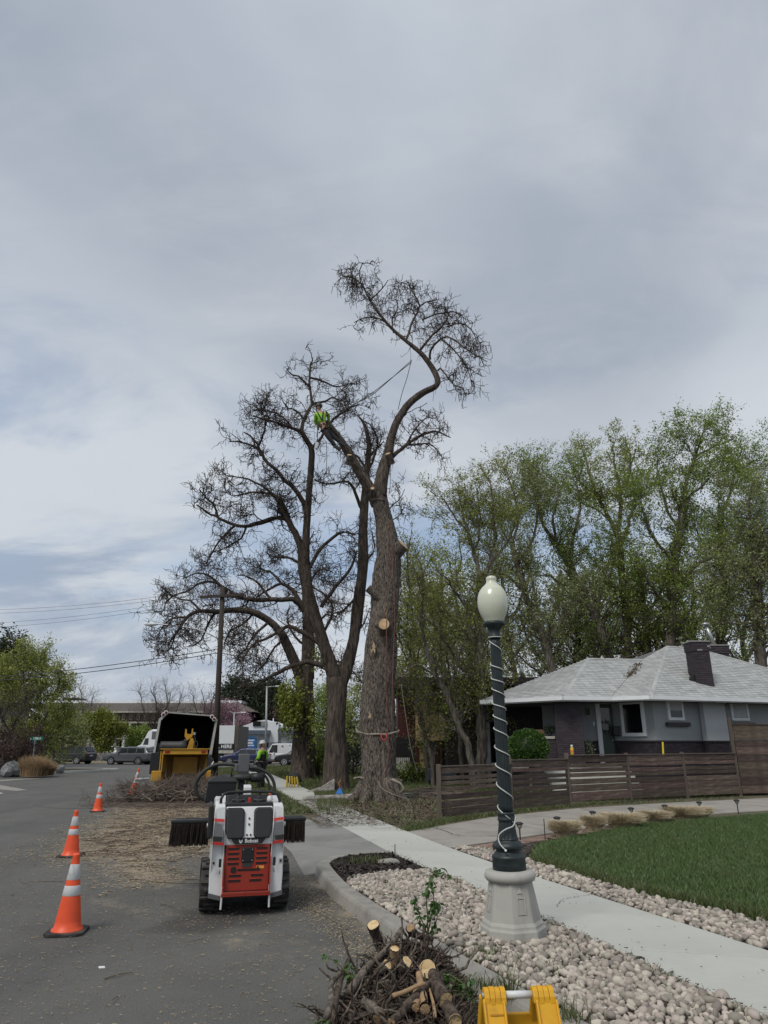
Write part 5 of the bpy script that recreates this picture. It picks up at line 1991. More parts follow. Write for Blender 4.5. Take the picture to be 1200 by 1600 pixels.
tri_obj('trunk',[detail_trunk(t2.limbs[0][0],t2.limbs[0][1],80,0.04,15,flare=(0.5,0.28))],M['bark_old'],r2,O2,smooth=True)
tri_obj('limbs',[detail_trunk(t2.limbs[i][0],t2.limbs[i][1],24,0.03,16+i) for i in (1,2,3)]+[tubes_np(a_[None],b_[None],7) for a_,b_,_ in t2.limbs[4:]],M['bark_dark'],r2,O2,smooth=True)
Pb,Rb=t2.batch(24,4)
Pm,Rm=t2.batch(24,1)
LP=np.concatenate([Pb,Pm[:3,12:].repeat(2,1)[:,:24]])
LR=np.concatenate([Rb,Rm[:3,12:].repeat(2,1)[:,:24]*0.4])
bare_crown(LP,LR*0.6,280,1300,3700,1.25,0.75,0.45,r2,O2,pods=1100,rmin=0.011)
# -- third bare tree
t3=PixTree(37.0,9)
t3.limb([(473,1226,21),(473,1215,20),(473,1190,18),(474,1150,16),(475,1100,14),(476,1070,13.5),(477,1050,13)],0,0,dy=0.2,K=60)
t3.limb([(473,1075,9),(466,1050,8.5),(455,1022,8),(445,1000,7.5),(440,990,6.5),(422,971,5.5),(396,957,4.6),(367,953,4.2),(340,956,3.6),(312,955,3),(293,964,2.2),(275,990,1.4),(262,1008,.8)],0,0,dy=-3,K=60)
t3.limb([(480,1060,11),(482,1020,9.5),(482,993,9),(480,957,7.5),(477,920,6),(470,890,4.5),(468,860,3)],0,0,dy=1,K=40)
L3=[([(477,957),(466,942),(455,937),(425,937),(389,936),(367,930),(345,915),(330,908),(312,912),(290,925)],4.8,1.0),([(473,955),(462,930),(451,918),(440,912),(420,920),(400,935)],4.0,1.0),
 ([(345,915),(330,900),(305,895),(285,905)],2,.7),([(312,955),(300,940),(280,935),(262,925)],2,.7),([(340,956),(325,975),(315,1000),(300,1010)],2,.7),([(293,964),(272,965),(255,978),(245,995)],1.8,.7),
 ([(275,985),(268,1010),(255,1025)],1.4,.6),([(290,925),(272,930),(258,945),(250,960)],1.6,.6),([(422,971),(400,990),(385,1010),(370,1030)],2.4,.8),([(396,957),(380,975),(360,985),(350,1005)],2,.7),
 ([(425,937),(410,920),(395,905),(370,898)],2.4,.8),([(440,912),(425,895),(410,890),(400,875)],2.2,.8),([(468,880),(450,870),(430,872),(415,862)],2.2,.8),([(482,1000),(495,975),(510,960),(530,965)],2.6,.8),
 ([(477,930),(490,900),(505,890),(520,895)],2.4,.8),([(468,865),(480,850),(490,830)],1.8,.7),([(482,1010),(465,1000),(450,975),(452,950)],2.4,.9),([(482,1030),(500,1040),(520,1030),(540,1040)],2.2,.8),([(445,1000),(430,1010),(415,1035),(400,1050)],2,.7),
 ([(500,1040),(515,1050),(545,1045),(560,1060)],1.5,.6)]
for a_ in L3:
 t3.limb(*a_,wob=0.7)
r3=thing('bare_tree','leafless tree with green sprigs on its trunk, one limb reaching left to the pole','tree',(float(t3.limbs[0][0][0][0]),37.0,0.1))
O3=np.array(r3.location)
tri_obj('trunk',[detail_trunk(t3.limbs[0][0],t3.limbs[0][1],64,0.05,25,flare=(0.5,0.25))],M['bark_old'],r3,O3,smooth=True)
tri_obj('limbs',[detail_trunk(t3.limbs[i][0],t3.limbs[i][1],20,0.03,26+i) for i in (1,2)]+[tubes_np(a_[None],b_[None],7) for a_,b_,_ in t3.limbs[3:]],M['bark_dark'],r3,O3,smooth=True)
Pb,Rb=t3.batch(24,3)
Pm,Rm=t3.batch(24,1)
LP=np.concatenate([Pb,Pm[:2,12:].repeat(2,1)[:,:24]])
LR=np.concatenate([Rb,Rm[:2,12:].repeat(2,1)[:,:24]*0.4])
bare_crown(LP,LR*0.6,220,1100,3300,1.45,0.9,0.55,r3,O3,pods=1100,rmin=0.0135)
M['leaf_fresh']=leaf_mat('fresh_yellow_green_leaf',(0.15,0.19,0.025),(0.23,0.24,0.04),0.4,0.4)
q=[]
for (px,py,w,h,n_) in ((452,1115,17,30,1100),(447,1085,16,16,420),(465,1095,12,34,700),(488,1120,8,40,300),(500,1030,20,22,260)):
 for i in range(n_):
  q.append(P(px+rnd.gauss(0,w*0.5),py+rnd.gauss(0,h*0.55),36.1+rnd.gauss(0,0.4)))
V,Fq=leaves_np(np.array(q),0.14,0.7,droop=0.5)
np_obj('leaves',V-O3,Fq,M['leaf_fresh'],r3)
# -- leafy trees
GL={
 'olive': ((0.225,0.275,0.05),(0.335,0.36,0.085)),
 'fresh': ((0.22,0.26,0.05),(0.32,0.34,0.09)),
 'mid': ((0.165,0.25,0.038),(0.27,0.34,0.065)),
 'dull': ((0.20,0.245,0.075),(0.29,0.325,0.125)),
 'yellow': ((0.15,0.19,0.02),(0.24,0.25,0.03)),
 'dark': ((0.022,0.038,0.016),(0.04,0.055,0.026)),
 'pink': ((0.30,0.17,0.21),(0.42,0.28,0.32)),
 'purple': ((0.05,0.026,0.028),(0.085,0.045,0.04)),
 }
for k_,(a_,b_) in GL.items():
 M['leaf_'+k_]=leaf_mat('leaf_'+k_,a_,b_,0.45,0.48)
def leafy_tree(name,label,limbs,Y,seed,leaf='mid',nleaf=14000,ls=0.12,n1=120,n2=700,l1=1.6,l2=0.9,up=0.5,droop=0.1,trunk_r=None,group=None,grav=0.0,jl=0.10,bark=None,leafdir=False,catn='tree',wob=1.0,thin_=0.62):
 t=PixTree(Y,seed)
 for i,L_ in enumerate(limbs):
  L_=([(q_[0],q_[1],q_[2]*thin_) if len(q_) >2 else q_ for q_ in L_[0]],L_[1]*thin_,L_[2]*thin_)+tuple(L_[3:])
  t.limb(L_[0],L_[1],L_[2],dy=(0.0 if i == 0 else (L_[3] if len(L_) >3 else None)),wob=wob)
 base=t.limbs[0][0][0]
 root=thing(name,label,catn,(float(base[0]),float(base[1]),0.1),group=group)
 off=np.array(root.location)
 tr=t.limbs[0]
 Pt=np.concatenate([[[tr[0][0][0],tr[0][0][1],-0.05]],tr[0]]) if tr[0][0][2] >0.15 else tr[0]
 Rt=np.concatenate([[tr[1][0]*1.15],tr[1]]) if tr[0][0][2] >0.15 else tr[1]
 tri_obj('trunk',[tubes_np(Pt[None],Rt[None],12)],bark or M['bark_mid'],root,off,smooth=True)
 if len(t.limbs) >1:
  t.mesh('limbs',bark or M['bark_mid'],root,7,1,off)
 Pb,Rb=t.batch(20,0)
 A1,B1=grow(Pb,Rb*0.6,int(n1*0.85),l1*1.2,K=8,tmin=0.2,along=0.6,spread=0.9,up=up,wig=0.28,grav=grav,rr=0.4,rend=0.3,rmin=0.014)
 A2,B2=grow(A1,B1,int(n2*0.75),l2*1.2,K=6,tmin=0.1,along=0.7,spread=0.9,up=up*0.7,wig=0.3,grav=grav,rr=0.55,rend=0.4,rmin=0.008)
 o=tri_obj('branches',[tubes_np(A1,B1,4),tubes_np(A2,B2,3)],bark or M['bark_mid'],root,off)
 o['kind']='stuff'
 if nleaf:
  pts=np.concatenate([along_pts(A2,int(nleaf*0.75),jl*0.8,0.2),along_pts(A1,int(nleaf*0.15),jl,0.4)])
  pts[:,2]=np.maximum(pts[:,2],0.3)
  dirs=None
  V,Fq=leaves_np(pts,ls*0.9,0.62,droop=droop)
  np_obj('crown',V-off,Fq,M['leaf_'+leaf],root)
 return root
BACK='green trees behind the house and garage'
# willow-like tree right of the big one
leafy_tree('young_tree','airy pale green tree just right of the big trunk',[
 ([(668,1198),(664,1150),(655,1110),(650,1070),(645,1020)],6,3.5),([(650,1075),(640,1030),(635,980),(640,930),(636,880),(642,840)],3,1),([(655,1105),(672,1070),(685,1030),(690,985),(685,940)],3,1),
 ([(650,1040),(660,990),(665,940),(660,890)],2.5,1),([(640,1040),(628,1010),(622,960),(628,905)],2,.8)],33,31,'fresh',10500,0.10,130,800,1.5,0.9,0.55,jl=0.13,group=BACK)
leafy_tree('willow_tree','pale yellow-green tree with feathery top left of the lamp globe',[
 ([(753,1205,14),(752,1150,13),(750,1090,12.5),(749,1030,12),(750,980,11),(752,940,9),(755,900,8)],14,8),([(754,905),(742,870),(732,835),(722,800),(715,760)],6,1.2),([(756,900),(765,880),(772,850),(772,810),(768,770),(760,742)],6,1.2),
 ([(732,835),(712,810),(700,790),(688,775)],3,1),([(750,980),(730,950),(712,925),(700,905),(680,890)],5,1.2),([(765,880),(790,850),(805,820),(812,795)],4,1.0),([(748,1010),(725,985),(700,960),(670,950)],4,1.0),([(725,1050),(700,1010),(680,980),(655,960)],4,1.2),([(742,860),(750,830),(748,790),(742,755)],3,1)],
 30,32,'olive',30000,0.085,230,1900,1.5,0.8,0.6,jl=0.10,group=BACK)
leafy_tree('leaning_tree','crooked dark-stemmed tree leaning left in front of the tan building',[
 ([(738,1200,9),(730,1160,8.5),(715,1130,8),(705,1100,8),(692,1075,7.5),(680,1055,7),(665,1010,6)],9,6),([(665,1010),(658,970),(662,930),(655,900)],4,1),([(700,1090),(712,1050),(722,1010),(735,980)],4,1),([(680,1055),(655,1040),(640,1045),(622,1060)],3,1)],
 29,33,'yellow',2300,0.10,80,400,1.3,0.7,0.2,jl=0.15)
leafy_tree('slender_tree','slender dark-trunked young tree before the tan building',[
 ([(676,1203,5),(672,1180,4.5),(667,1160,4),(662,1135,3.6),(658,1110,3)],5,3),([(660,1125),(650,1095),(640,1075)],2,.8),([(662,1135),(670,1110),(668,1080)],2,.8)],
 30.5,34,'yellow',1500,0.09,60,300,1.0,0.6,0.3,jl=0.15)
leafy_tree('young_tree','forked dark-stemmed tree in the shade beside the garage',[
 ([(722,1200,6),(720,1160,6),(718,1120,5.5),(712,1080,5)],6,5),([(712,1080),(700,1040),(695,1000)],3,1),([(716,1100),(728,1050),(740,1010)],3,1)],
 31.5,35,'olive',2600,0.09,60,320,1.2,0.7,0.3,jl=0.2)
leafy_tree('tall_tree','tall greenish-grey tree between the lamp globe and the house roof',[
 ([(868,1100,11),(862,1040,10),(850,1000,9),(835,965,8.5),(820,925,8),(808,885,7),(800,850,6)],11,6),([(855,1005),(875,970),(895,945),(915,925)],5,1.2),([(820,925),(795,900),(770,895)],4,1),([(800,850),(810,815),(805,780),(795,745)],4,1),
 ([(808,885),(830,850),(840,810),(835,770),(842,735)],4,1),([(835,965),(815,960),(795,975),(785,995)],3,1),([(800,855),(785,830),(780,800)],3,1)],40,36,'dull',24000,0.12,260,1600,1.9,1.1,0.45,jl=0.15,group=BACK)
leafy_tree('cottonwood_tree','broad green tree with a heavy limb slanting up left behind the roof',[
 ([(965,1110,14),(955,1060,13),(945,1010,12),(930,965,11),(910,925,10),(890,885,9),(870,850,8)],14,8),([(870,850),(850,820),(840,790),(830,755),(822,728)],5,1),([(890,885),(895,840),(905,800),(902,760),(912,720)],5,1),([(930,965),(940,920),(950,880),(962,850)],6,1.5),
 ([(910,925),(880,915),(860,900),(835,900)],4,1),([(870,850),(865,815),(870,780),(882,745)],4,1)],44,37,'mid',24000,0.14,240,1500,2.1,1.2,0.45,jl=0.16,group=BACK)
leafy_tree('cottonwood_tree','tall tree with an open fan of dark limbs against the sky above the house',[
 ([(985,1110,12),(982,1050,11.5),(980,990,11),(975,930,10),(970,880,9),(965,835,8)],12,8),([(965,835),(950,805),(935,775),(922,745),(915,715),(905,695)],6,1),([(966,830),(970,795),(968,760),(960,725),(958,695)],6,1),([(960,820),(940,800),(918,790),(900,775)],3,1),
 ([(970,850),(985,810),(992,770),(985,735),(992,700)],5,1),([(965,780),(980,750),(985,715),(978,690)],3,1),([(935,775),(920,765),(900,745),(893,725)],3,1)],46,38,'olive',20000,0.14,200,1300,1.7,1.0,0.45,jl=0.14,group=BACK)
leafy_tree('cottonwood_tree','tallest bright green tree above the roof with sprays reaching right',[
 ([(1050,1110,14),(1045,1050,13),(1048,990,12),(1050,930,11),(1055,880,10),(1062,830,8),(1068,780,7)],14,7),([(1068,780),(1075,745),(1085,715),(1095,685),(1102,660)],5,1),([(1085,715),(1110,700),(1135,690),(1150,680)],3,.8),([(1062,830),(1040,790),(1030,750),(1025,720)],4,1),
 ([(1055,880),(1020,840),(1005,800),(1000,770)],5,1),([(1050,930),(1080,890),(1110,870),(1140,850),(1175,835)],6,1.5),([(1068,785),(1095,760),(1115,740),(1140,735)],4,1),([(1050,960),(1020,920),(1000,890)],5,1),([(1085,715),(1070,690),(1060,680)],2,.8)],
 43,39,'mid',36000,0.14,300,1900,2.1,1.2,0.45,jl=0.16,group=BACK)
leafy_tree('cottonwood_tree','bright green tree at the right edge behind the chimney',[
 ([(1110,1110,12),(1120,1040,11),(1128,980,10),(1130,930,9),(1128,870,8),(1125,810,7)],12,7),([(1125,815),(1140,770),(1150,730),(1160,700)],4,1),([(1128,870),(1160,840),(1185,800),(1195,770)],5,1),([(1130,930),(1170,900),(1200,880)],5,1),([(1128,880),(1100,850),(1085,820)],4,1),
 ([(1150,740),(1175,720),(1190,720)],3,1)],48,40,'mid',26000,0.15,260,1500,2.2,1.3,0.4,jl=0.17,group=BACK)
leafy_tree('cottonwood_tree','dense green tree whose dark trunk stands at the far right edge',[
 ([(1192,1080,15),(1188,1030,14),(1185,970,13),(1182,900,12),(1185,840,9)],15,9),([(1185,850),(1170,800),(1175,760)],5,1),([(1182,900),(1215,850),(1230,800)],5,1.5),([(1183,930),(1150,900),(1120,905)],5,1.5),([(1186,980),(1160,960),(1130,975)],5,1.5)],
 36,41,'dull',24000,0.12,220,1400,1.9,1.1,0.4,jl=0.16,group=BACK)
leafy_tree('cottonwood_tree','thick green tree low behind the roof ridge',[
 ([(1010,1110,12),(1012,1050,11),(1010,990,10),(1005,940,8),(1000,900,6)],12,6),([(1010,1000),(980,960),(960,930)],5,1),([(1008,960),(1035,920),(1045,880)],5,1),([(1012,1040),(1050,1000),(1080,980)],5,1),([(1011,1020),(975,1000),(940,1000)],5,1),([(1080,980),(1100,960),(1110,930)],3,1)],
 47,42,'mid',26000,0.14,260,1500,2.0,1.1,0.35,jl=0.16,group=BACK)
leafy_tree('shrub_tree','sparse grey-green thicket between the garage and the house roof',[
 ([(905,1090,8),(900,1050,7),(905,1010,6),(900,970,5)],8,5),([(905,1010),(880,980),(870,950)],3,1),([(900,1040),(925,1000),(930,970)],3,1),([(900,1050),(870,1030),(840,1020)],3,1),([(860,1080),(830,1040),(800,1020)],3,1)],
 50,43,'dull',14000,0.15,220,1300,2.1,1.3,0.3,jl=0.18,group=BACK)
leafy_tree('shrub_tree','hazy green tree low behind the left end of the garage',[
 ([(640,1160,8),(645,1100,7),(642,1050,6),(648,1000,5)],8,5),([(645,1080),(620,1040),(610,1000)],3,1),([(643,1050),(670,1010),(680,970)],3,1),([(700,1100),(710,1050),(705,1010),(715,960)],4,1),([(790,1100),(785,1050),(790,1010)],4,1),([(648,1000),(640,950),(645,900)],3,1)],
 52,44,'olive',16000,0.16,240,1400,2.2,1.3,0.4,jl=0.2,group=BACK)
leafy_tree('leafing_tree','soft green tree between the two nearer trunks, far down the walk',[
 ([(545,1190,5),(545,1150,5),(543,1120,4)],5,4),([(543,1130),(555,1100),(560,1080)],2,1),([(544,1140),(530,1110),(522,1090)],2,1)],
 75,45,'fresh',7000,0.22,120,700,2.0,1.2,0.4,jl=0.25)
leafy_tree('leafing_tree','pale green bush-like tree between the third and second trunks',[
 ([(500,1200,4),(500,1160,4),(498,1130,3)],4,3),([(499,1150),(510,1120),(512,1095)],2,1),([(499,1150),(490,1120),(492,1100)],2,1)],
 60,46,'mid',5200,0.18,100,600,1.6,1.0,0.4,jl=0.25)
screen=((690,39,'olive','light olive tree low behind the garage roof, left end'),(735,45,'fresh','fresh green low tree right of the feathery willow trunk'),(800,47,'dull','grey-green low tree behind the left end of the house roof'),
 (860,52,'olive','olive tree low behind the porch roof'),(930,55,'dull','grey-green tree low behind the roof valley'),(1090,56,'olive','olive tree low behind the chimney'),(1165,50,'mid','green tree low behind the right slope of the roof'))
for i_,(px,yy,lf,lab) in enumerate(screen):
 o_=40*math.sin(i_*2.4)
 leafy_tree('screen_tree',lab,[
 ([(px,1120,8),(px+5,1060,7),(px-5,1000,6),(px+o_*.3,940,5),(px+o_*.5,890,3)],8,3),([(px,1050),(px-35,1000),(px-48,950)],4,1),([(px,1030),(px+30,985),(px+46,930)],4,1),([(px-4,1000),(px-20,950),(px-30,900),(px-38,860)],4,1),
 ([(px,970),(px+20,920),(px+30,870),(px+25,830)],4,1),([(px,1080),(px+40,1060),(px+60,1030)],3,1),([(px,1080),(px-40,1060),(px-55,1020)],3,1)],
 yy,80+i_,lf,5500,0.15,120,600,1.5,0.9,0.4,jl=0.16,group=BACK)
# shrubs under the trees and young growth round trunks
def shrub(label,px,py,Y,w,h,leaf,n,size,name='shrub'):
 b=P(px,py,Y)
 r_=thing(name,label,'shrub',(b.x,Y,0.1))
 cz=h*0.55
 st_=[]
 for i in range(16):
  a_=rnd.uniform(0,6.28)
  st_.append([(0.1*math.cos(a_),0.1*math.sin(a_),0),(w*.2*math.cos(a_),w*.2*math.sin(a_),h*.4),(w*.45*math.cos(a_+.3),w*.45*math.sin(a_+.3),h*rnd.uniform(.6,.95))])
 Pn=np.array(st_)
 Pn=densify(Pn,8)+rng.normal(0,0.03,(16,8,3))
 Rn=np.tile(np.linspace(0.03,0.01,8),(16,1))
 A,B=grow(Pn,Rn,160,w*0.35,K=5,up=0.3,rmin=0.008)
 o=tri_obj('stems',[tubes_np(Pn,Rn,5),tubes_np(A,B,3)],M['bark_far'],r_,np.zeros(3))
 o['kind']='stuff'
 q=np.concatenate([along_pts(A,n,0.08),along_pts(Pn,n // 5,0.1,0.4)])
 q[:,2]=np.abs(q[:,2])
 V,Fq=leaves_np(q,size,0.65)
 np_obj('foliage',V,Fq,M['leaf_'+leaf],r_)
 return r_
shrub('leafy shrub low between the second and third trunks',500,1200,38,2.2,2.4,'mid',1500,0.12)
shrub('dark green shrub behind the big trunk to its left',548,1200,40,2.6,2.0,'dark',1700,0.12)
shrub('low green hedge-like shrub in front of the tan wall',640,1200,34,1.8,0.8,'mid',1100,0.09)
# -- trees left of the street
leafy_tree('willow_tree','feathery olive-green tree at the left edge, nearest the street sign',[
 ([(70,1205,6),(68,1180,6),(60,1150,5.5),(50,1120,5)],6,5),([(50,1120),(40,1085),(35,1050),(38,1025)],3,1),([(60,1150),(75,1110),(88,1080),(92,1055)],3,1),([(55,1135),(30,1100),(10,1070),(0,1045)],3,1),([(66,1170),(90,1140),(105,1120)],2.5,1),
 ([(60,1150),(62,1100),(65,1060),(62,1030)],2.5,1),([(68,1180),(40,1160),(15,1150)],3,1)],50,51,'olive',30000,0.13,300,2000,1.25,0.8,0.6,jl=0.14)
leafy_tree('leafing_tree','dark-trunked green tree behind the corner sign post',[
 ([(70,1206,5),(72,1185,4.5),(78,1165,4)],5,4),([(78,1168),(95,1150),(110,1135)],3,1),([(74,1175),(60,1155),(48,1145)],3,1),([(78,1165),(80,1140),(85,1120)],3,1),([(90,1155),(110,1158),(125,1150)],2,.8)],
 57,52,'dull',12000,0.15,200,1200,1.3,0.8,0.2,jl=0.2)
leafy_tree('conifer_top_tree','dark evergreen tree at the far left behind the olive tree',[
 ([(0,1200,7),(0,1120,6),(2,1060,5),(5,1020,2)],7,2),([(1,1080),(20,1060),(35,1045)],2,1),([(2,1050),(18,1035),(28,1022)],2,1),([(0,1100),(25,1090),(40,1080)],2,1),([(3,1030),(12,1018),(20,1015)],1.5,1),([(0,1060),(-20,1040),(-30,1030)],2,1)],
 62,53,'dark',16000,0.22,200,1200,1.8,1.1,0.3,jl=0.2)
leafy_tree('bare_shrub_tree','grey bare-branched tree at the left edge above the purple bush',[
 ([(12,1200,4),(15,1160,4),(20,1130,3)],4,3),([(18,1140),(35,1110),(42,1090)],2,1),([(16,1150),(2,1120),(-5,1100)],2,1)],
 47,54,'dull',600,0.1,150,800,1.2,0.8,0.4,bark=M['bark_far'])
leafy_tree('yellow_green_tree','rounded bright yellow-green tree in front of the long brick building',[
 ([(157,1188,3.5),(157,1170,3),(155,1155,3)],3.5,3),([(156,1160),(145,1140),(140,1125)],1.8,.8),([(156,1158),(168,1140),(175,1122)],1.8,.8),([(155,1155),(156,1135),(158,1115)],1.8,.8),([(158,1165),(180,1150),(190,1140)],1.5,.8),([(155,1160),(135,1150),(126,1142)],1.5,.8)],
 88,55,'yellow',14000,0.24,200,1100,1.0,0.6,0.25,jl=0.3)
leafy_tree('leafing_tree','small dull green tree right of the yellow-green one',[
 ([(214,1185,2.5),(213,1165,2)],2.5,2),([(213,1170),(205,1155),(202,1142)],1.5,.8),([(213,1168),(222,1152),(226,1140)],1.5,.8)],
 92,56,'mid',4500,0.22,100,500,0.8,0.5,0.3,jl=0.3)
for (px,sd,lab,w) in ((128,57,'bare street tree left of the yellow-green tree',1.0),(243,58,'bare wide-crowned street tree above the semi truck',1.35),(262,59,'bare spreading street tree beside the chip truck body',1.2),(318,60,'thin bare tree top above the long building roof',0.8)):
 hh=30*w
 leafy_tree('bare_street_tree',lab,[
 ([(px,1186,2.6*w),(px,1150,2.4*w),(px-2,1130,2*w)],2.6,2),([(px-1,1140),(px-12*w,1115),(px-20*w,1095-hh*.4)],1.5,.7),([(px-1,1138),(px+10*w,1112),(px+19*w,1095-hh*.3)],1.5,.7),
 ([(px-2,1132),(px+1,1105),(px-3,1090-hh*.5)],1.5,.7),([(px,1150),(px+18*w,1130),(px+30*w,1118)],1.4,.7),([(px,1150),(px-18*w,1132),(px-28*w,1122)],1.4,.7)],
 98,sd,'dull',0,0.1,150,1200,1.9,1.25,0.45,bark=M['bark_far'])
leafy_tree('blossom_tree','pink blossoming tree beyond the utility pole',[
 ([(348,1180,2.6),(350,1150,2.4)],2.6,2),([(350,1155),(335,1130),(325,1115)],1.5,.7),([(350,1155),(362,1130),(366,1112)],1.5,.7),([(350,1150),(348,1125),(345,1105)],1.5,.7),([(350,1160),(372,1145),(378,1135)],1.5,.7)],
 104,61,'pink',11000,0.22,150,900,1.5,1.0,0.3,jl=0.4)
leafy_tree('evergreen_tree','broad dark evergreen tree above the white gabled building, left one',[
 ([(380,1180,5),(382,1140,5),(385,1100,4),(385,1082,2)],5,2),([(383,1130),(365,1105),(355,1092)],2,1),([(384,1120),(400,1100),(408,1090)],2,1),([(384,1105),(372,1090),(366,1080)],2,1),([(384,1100),(395,1085),(402,1078)],2,1),([(383,1140),(405,1120),(415,1110)],2,1)],
 128,62,'dark',19000,0.42,220,1200,2.6,1.6,0.2,jl=0.5)
leafy_tree('evergreen_tree','pointed dark spruce behind the gabled building, right one',[
 ([(430,1180,5),(430,1140,5),(430,1100,3),(430,1072,1)],5,1),([(430,1135),(412,1125),(402,1122)],2,1),([(430,1135),(448,1125),(458,1122)],2,1),([(430,1115),(416,1105),(410,1102)],2,1),([(430,1115),(444,1105),(450,1102)],2,1),([(430,1095),(422,1087)],2,1),([(430,1095),(438,1087)],2,1)],
 124,63,'dark',20000,0.4,220,1300,2.0,1.3,0.05,jl=0.5)
leafy_tree('evergreen_tree','purple-grey leafing tree behind the white van',[
 ([(452,1180,3),(452,1150,3),(452,1130,2)],3,2),([(452,1145),(444,1130),(440,1118)],2,1),([(452,1145),(462,1130),(466,1118)],2,1)],
 120,64,'purple',5000,0.3,110,600,2.2,1.3,0.3,jl=0.4)
shrub('reddish purple bush at the left edge by the corner plot',8,1195,44,3.6,2.9,'purple',4200,0.10)
shrub('second purple-brown bush against the corner boulders',36,1195,47,2.2,1.7,'purple',1500,0.12)
# far mass of trees along the horizon so that the street does not end in bare ground
q=[]
for i in range(900):
 x=rng.uniform(-260,260)
 yy=rng.uniform(150,210)
 hgt=5.5+3.5*math.sin(x*0.07)*math.sin(x*0.023+1)+rng.uniform(-1,1.5)
 n_=42
 p_=rng.normal(size=(n_,3))*np.array([2.2,1.5,hgt*0.3])+np.array([x,yy,hgt*0.5])
 q.append(p_)
q=np.concatenate(q)
q=q[q[:,2] >0]
V,Fq=leaves_np(q,1.1,0.8)
o=np_obj('distant_trees',V,Fq,leaf_mat('distant_foliage',(0.05,0.06,0.035),(0.09,0.09,0.06),0.4,0.2))
o['kind']='stuff'
tag(o,'hazy line of distant trees along the horizon',None)
# == NEAR THINGS
M['cone']=mat('cone_orange',(0.72,0.085,0.025),0.45,0.12,5,col2=(0.50,0.08,0.035),c2s=4,c2w=(0.55,0.8),bump=0.05,bs=30)
M['collar']=mat('reflective_collar',(0.50,0.51,0.51),0.5,0.12,9,col2=(0.26,0.26,0.26),c2s=9,c2w=(0.55,0.7))
M['rubber']=mat('black_rubber',(0.025,0.024,0.023),0.8,0.3,8,col2=(0.06,0.055,0.05),c2s=4,bump=0.15,bs=40,bd=0.003)
def traffic_cone(loc,label,h=0.71,lean=(0,0,0),base=0.365):
 t=thing('traffic_cone',label,'traffic cone',loc,rot=lean,group='orange traffic cones along the work zone')
 s_=h/0.71
 def rad(z):
  return (0.135*(1-z/0.71)+0.028*(z/0.71))
 mb=MB()
 b=base/2
 oc=[(-b,-b+0.05),(-b+0.05,-b),(b-0.05,-b),(b,-b+0.05),(b,b-0.05),(b-0.05,b),(-b+0.05,b),(-b,b-0.05)]
 mb.prism(oc,'z',0,0.032)
 mb.build('base',M['rubber'],t,bevel=0.008)
 mb=MB()
 prof=[(0.15,0.032),(0.145,0.045)]+[(rad(z),z) for z in (0.06,0.12,0.2,0.3,0.36,0.4,0.5,0.6,0.685)]+[(0.036,0.70),(0.026,0.712),(0.012,0.712),(0.012,0.64)]
 mb.lathe([(a,z*s_) for a,z in prof],40,cap=False)
 mb.build('cone_body',M['cone'],t,smooth=True)
 for z0_,z1_ in ((0.335,0.425),(0.475,0.615)):
  mb=MB()
  mb.lathe([(rad(z0_)+0.0005,z0_*s_),(rad(z0_)+0.003,(z0_+0.004)*s_),(rad(z1_)+0.003,(z1_-0.004)*s_),(rad(z1_)+0.0005,z1_*s_)],40,cap=False)
  mb.build('reflective_collar',M['collar'],t,smooth=True)
 return t
c1=G(97,1462)
traffic_cone((c1.x,c1.y+0.1,0),'nearest orange traffic cone, alone on the bare asphalt at lower left',lean=(0,0,R(8)))
c1=G(106,1340)
traffic_cone((c1.x,c1.y+0.1,0),'orange traffic cone at the left tip of the wood chip patch, second nearest',lean=(0,0,R(-4)),base=0.38)
c1=G(150,1269)
traffic_cone((c1.x,c1.y+0.1,0),'orange traffic cone third away, in front of the brush pile at its far left',lean=(0,0,R(10)),h=0.75)
c1=G(209,1243)
traffic_cone((c1.x,c1.y-0.2,0),'battered orange traffic cone leaning among the branches beside the chipper',lean=(0,R(9),R(20)),h=0.95)
# -- MINI TRACK LOADER
M['ld_white']=mat('loader_white_paint',(0.64,0.65,0.65),0.35,0.06,9,col2=(0.36,0.34,0.30),c2s=5,c2w=(0.58,0.74),coat=0.3)
M['ld_red']=mat('loader_orange_red_paint',(0.27,0.03,0.016),0.45,0.12,6,col2=(0.16,0.035,0.022),c2s=6,c2w=(0.55,0.75),coat=0.2)
M['ld_black']=mat('loader_black_plastic',(0.014,0.014,0.015),0.5,0.2,8,bump=0.08,bs=200,bd=0.001)
M['ld_grey']=mat('loader_grey_decal',(0.10,0.10,0.105),0.45)
M['ld_stripe']=mat('loader_red_stripe',(0.45,0.03,0.025),0.4)
M['ld_dark']=mat('loader_dark_steel',(0.03,0.03,0.03),0.55,0.3,10)
M['bristle']=mat('dirty_bristle',(0.03,0.022,0.018),0.95,0.3,20,island=0.5)
M['hose']=mat('hydraulic_hose',(0.022,0.024,0.022),0.55,0.1,10)
LR_=14
ld=thing('track_loader','white and red ride-behind mini track loader seen from the rear on the asphalt','loader',(-1.67,9.12,0),rz=R(LR_))
def track(side):
 x0,x1=(-0.485,-0.275) if side <0 else (0.275,0.485)
 # side outline of the belt
 prof=[]
 for i in range(13):
  a=math.pi/2+math.pi*i/12
  prof.append((-0.34+0.235*math.cos(a),0.27+0.235*math.sin(a)))
 for i in range(13):
  a=-math.pi/2+math.pi*i/12
  prof.append((0.78+0.17*math.cos(a),0.205+0.17*math.sin(a)))
 return x0,x1,prof
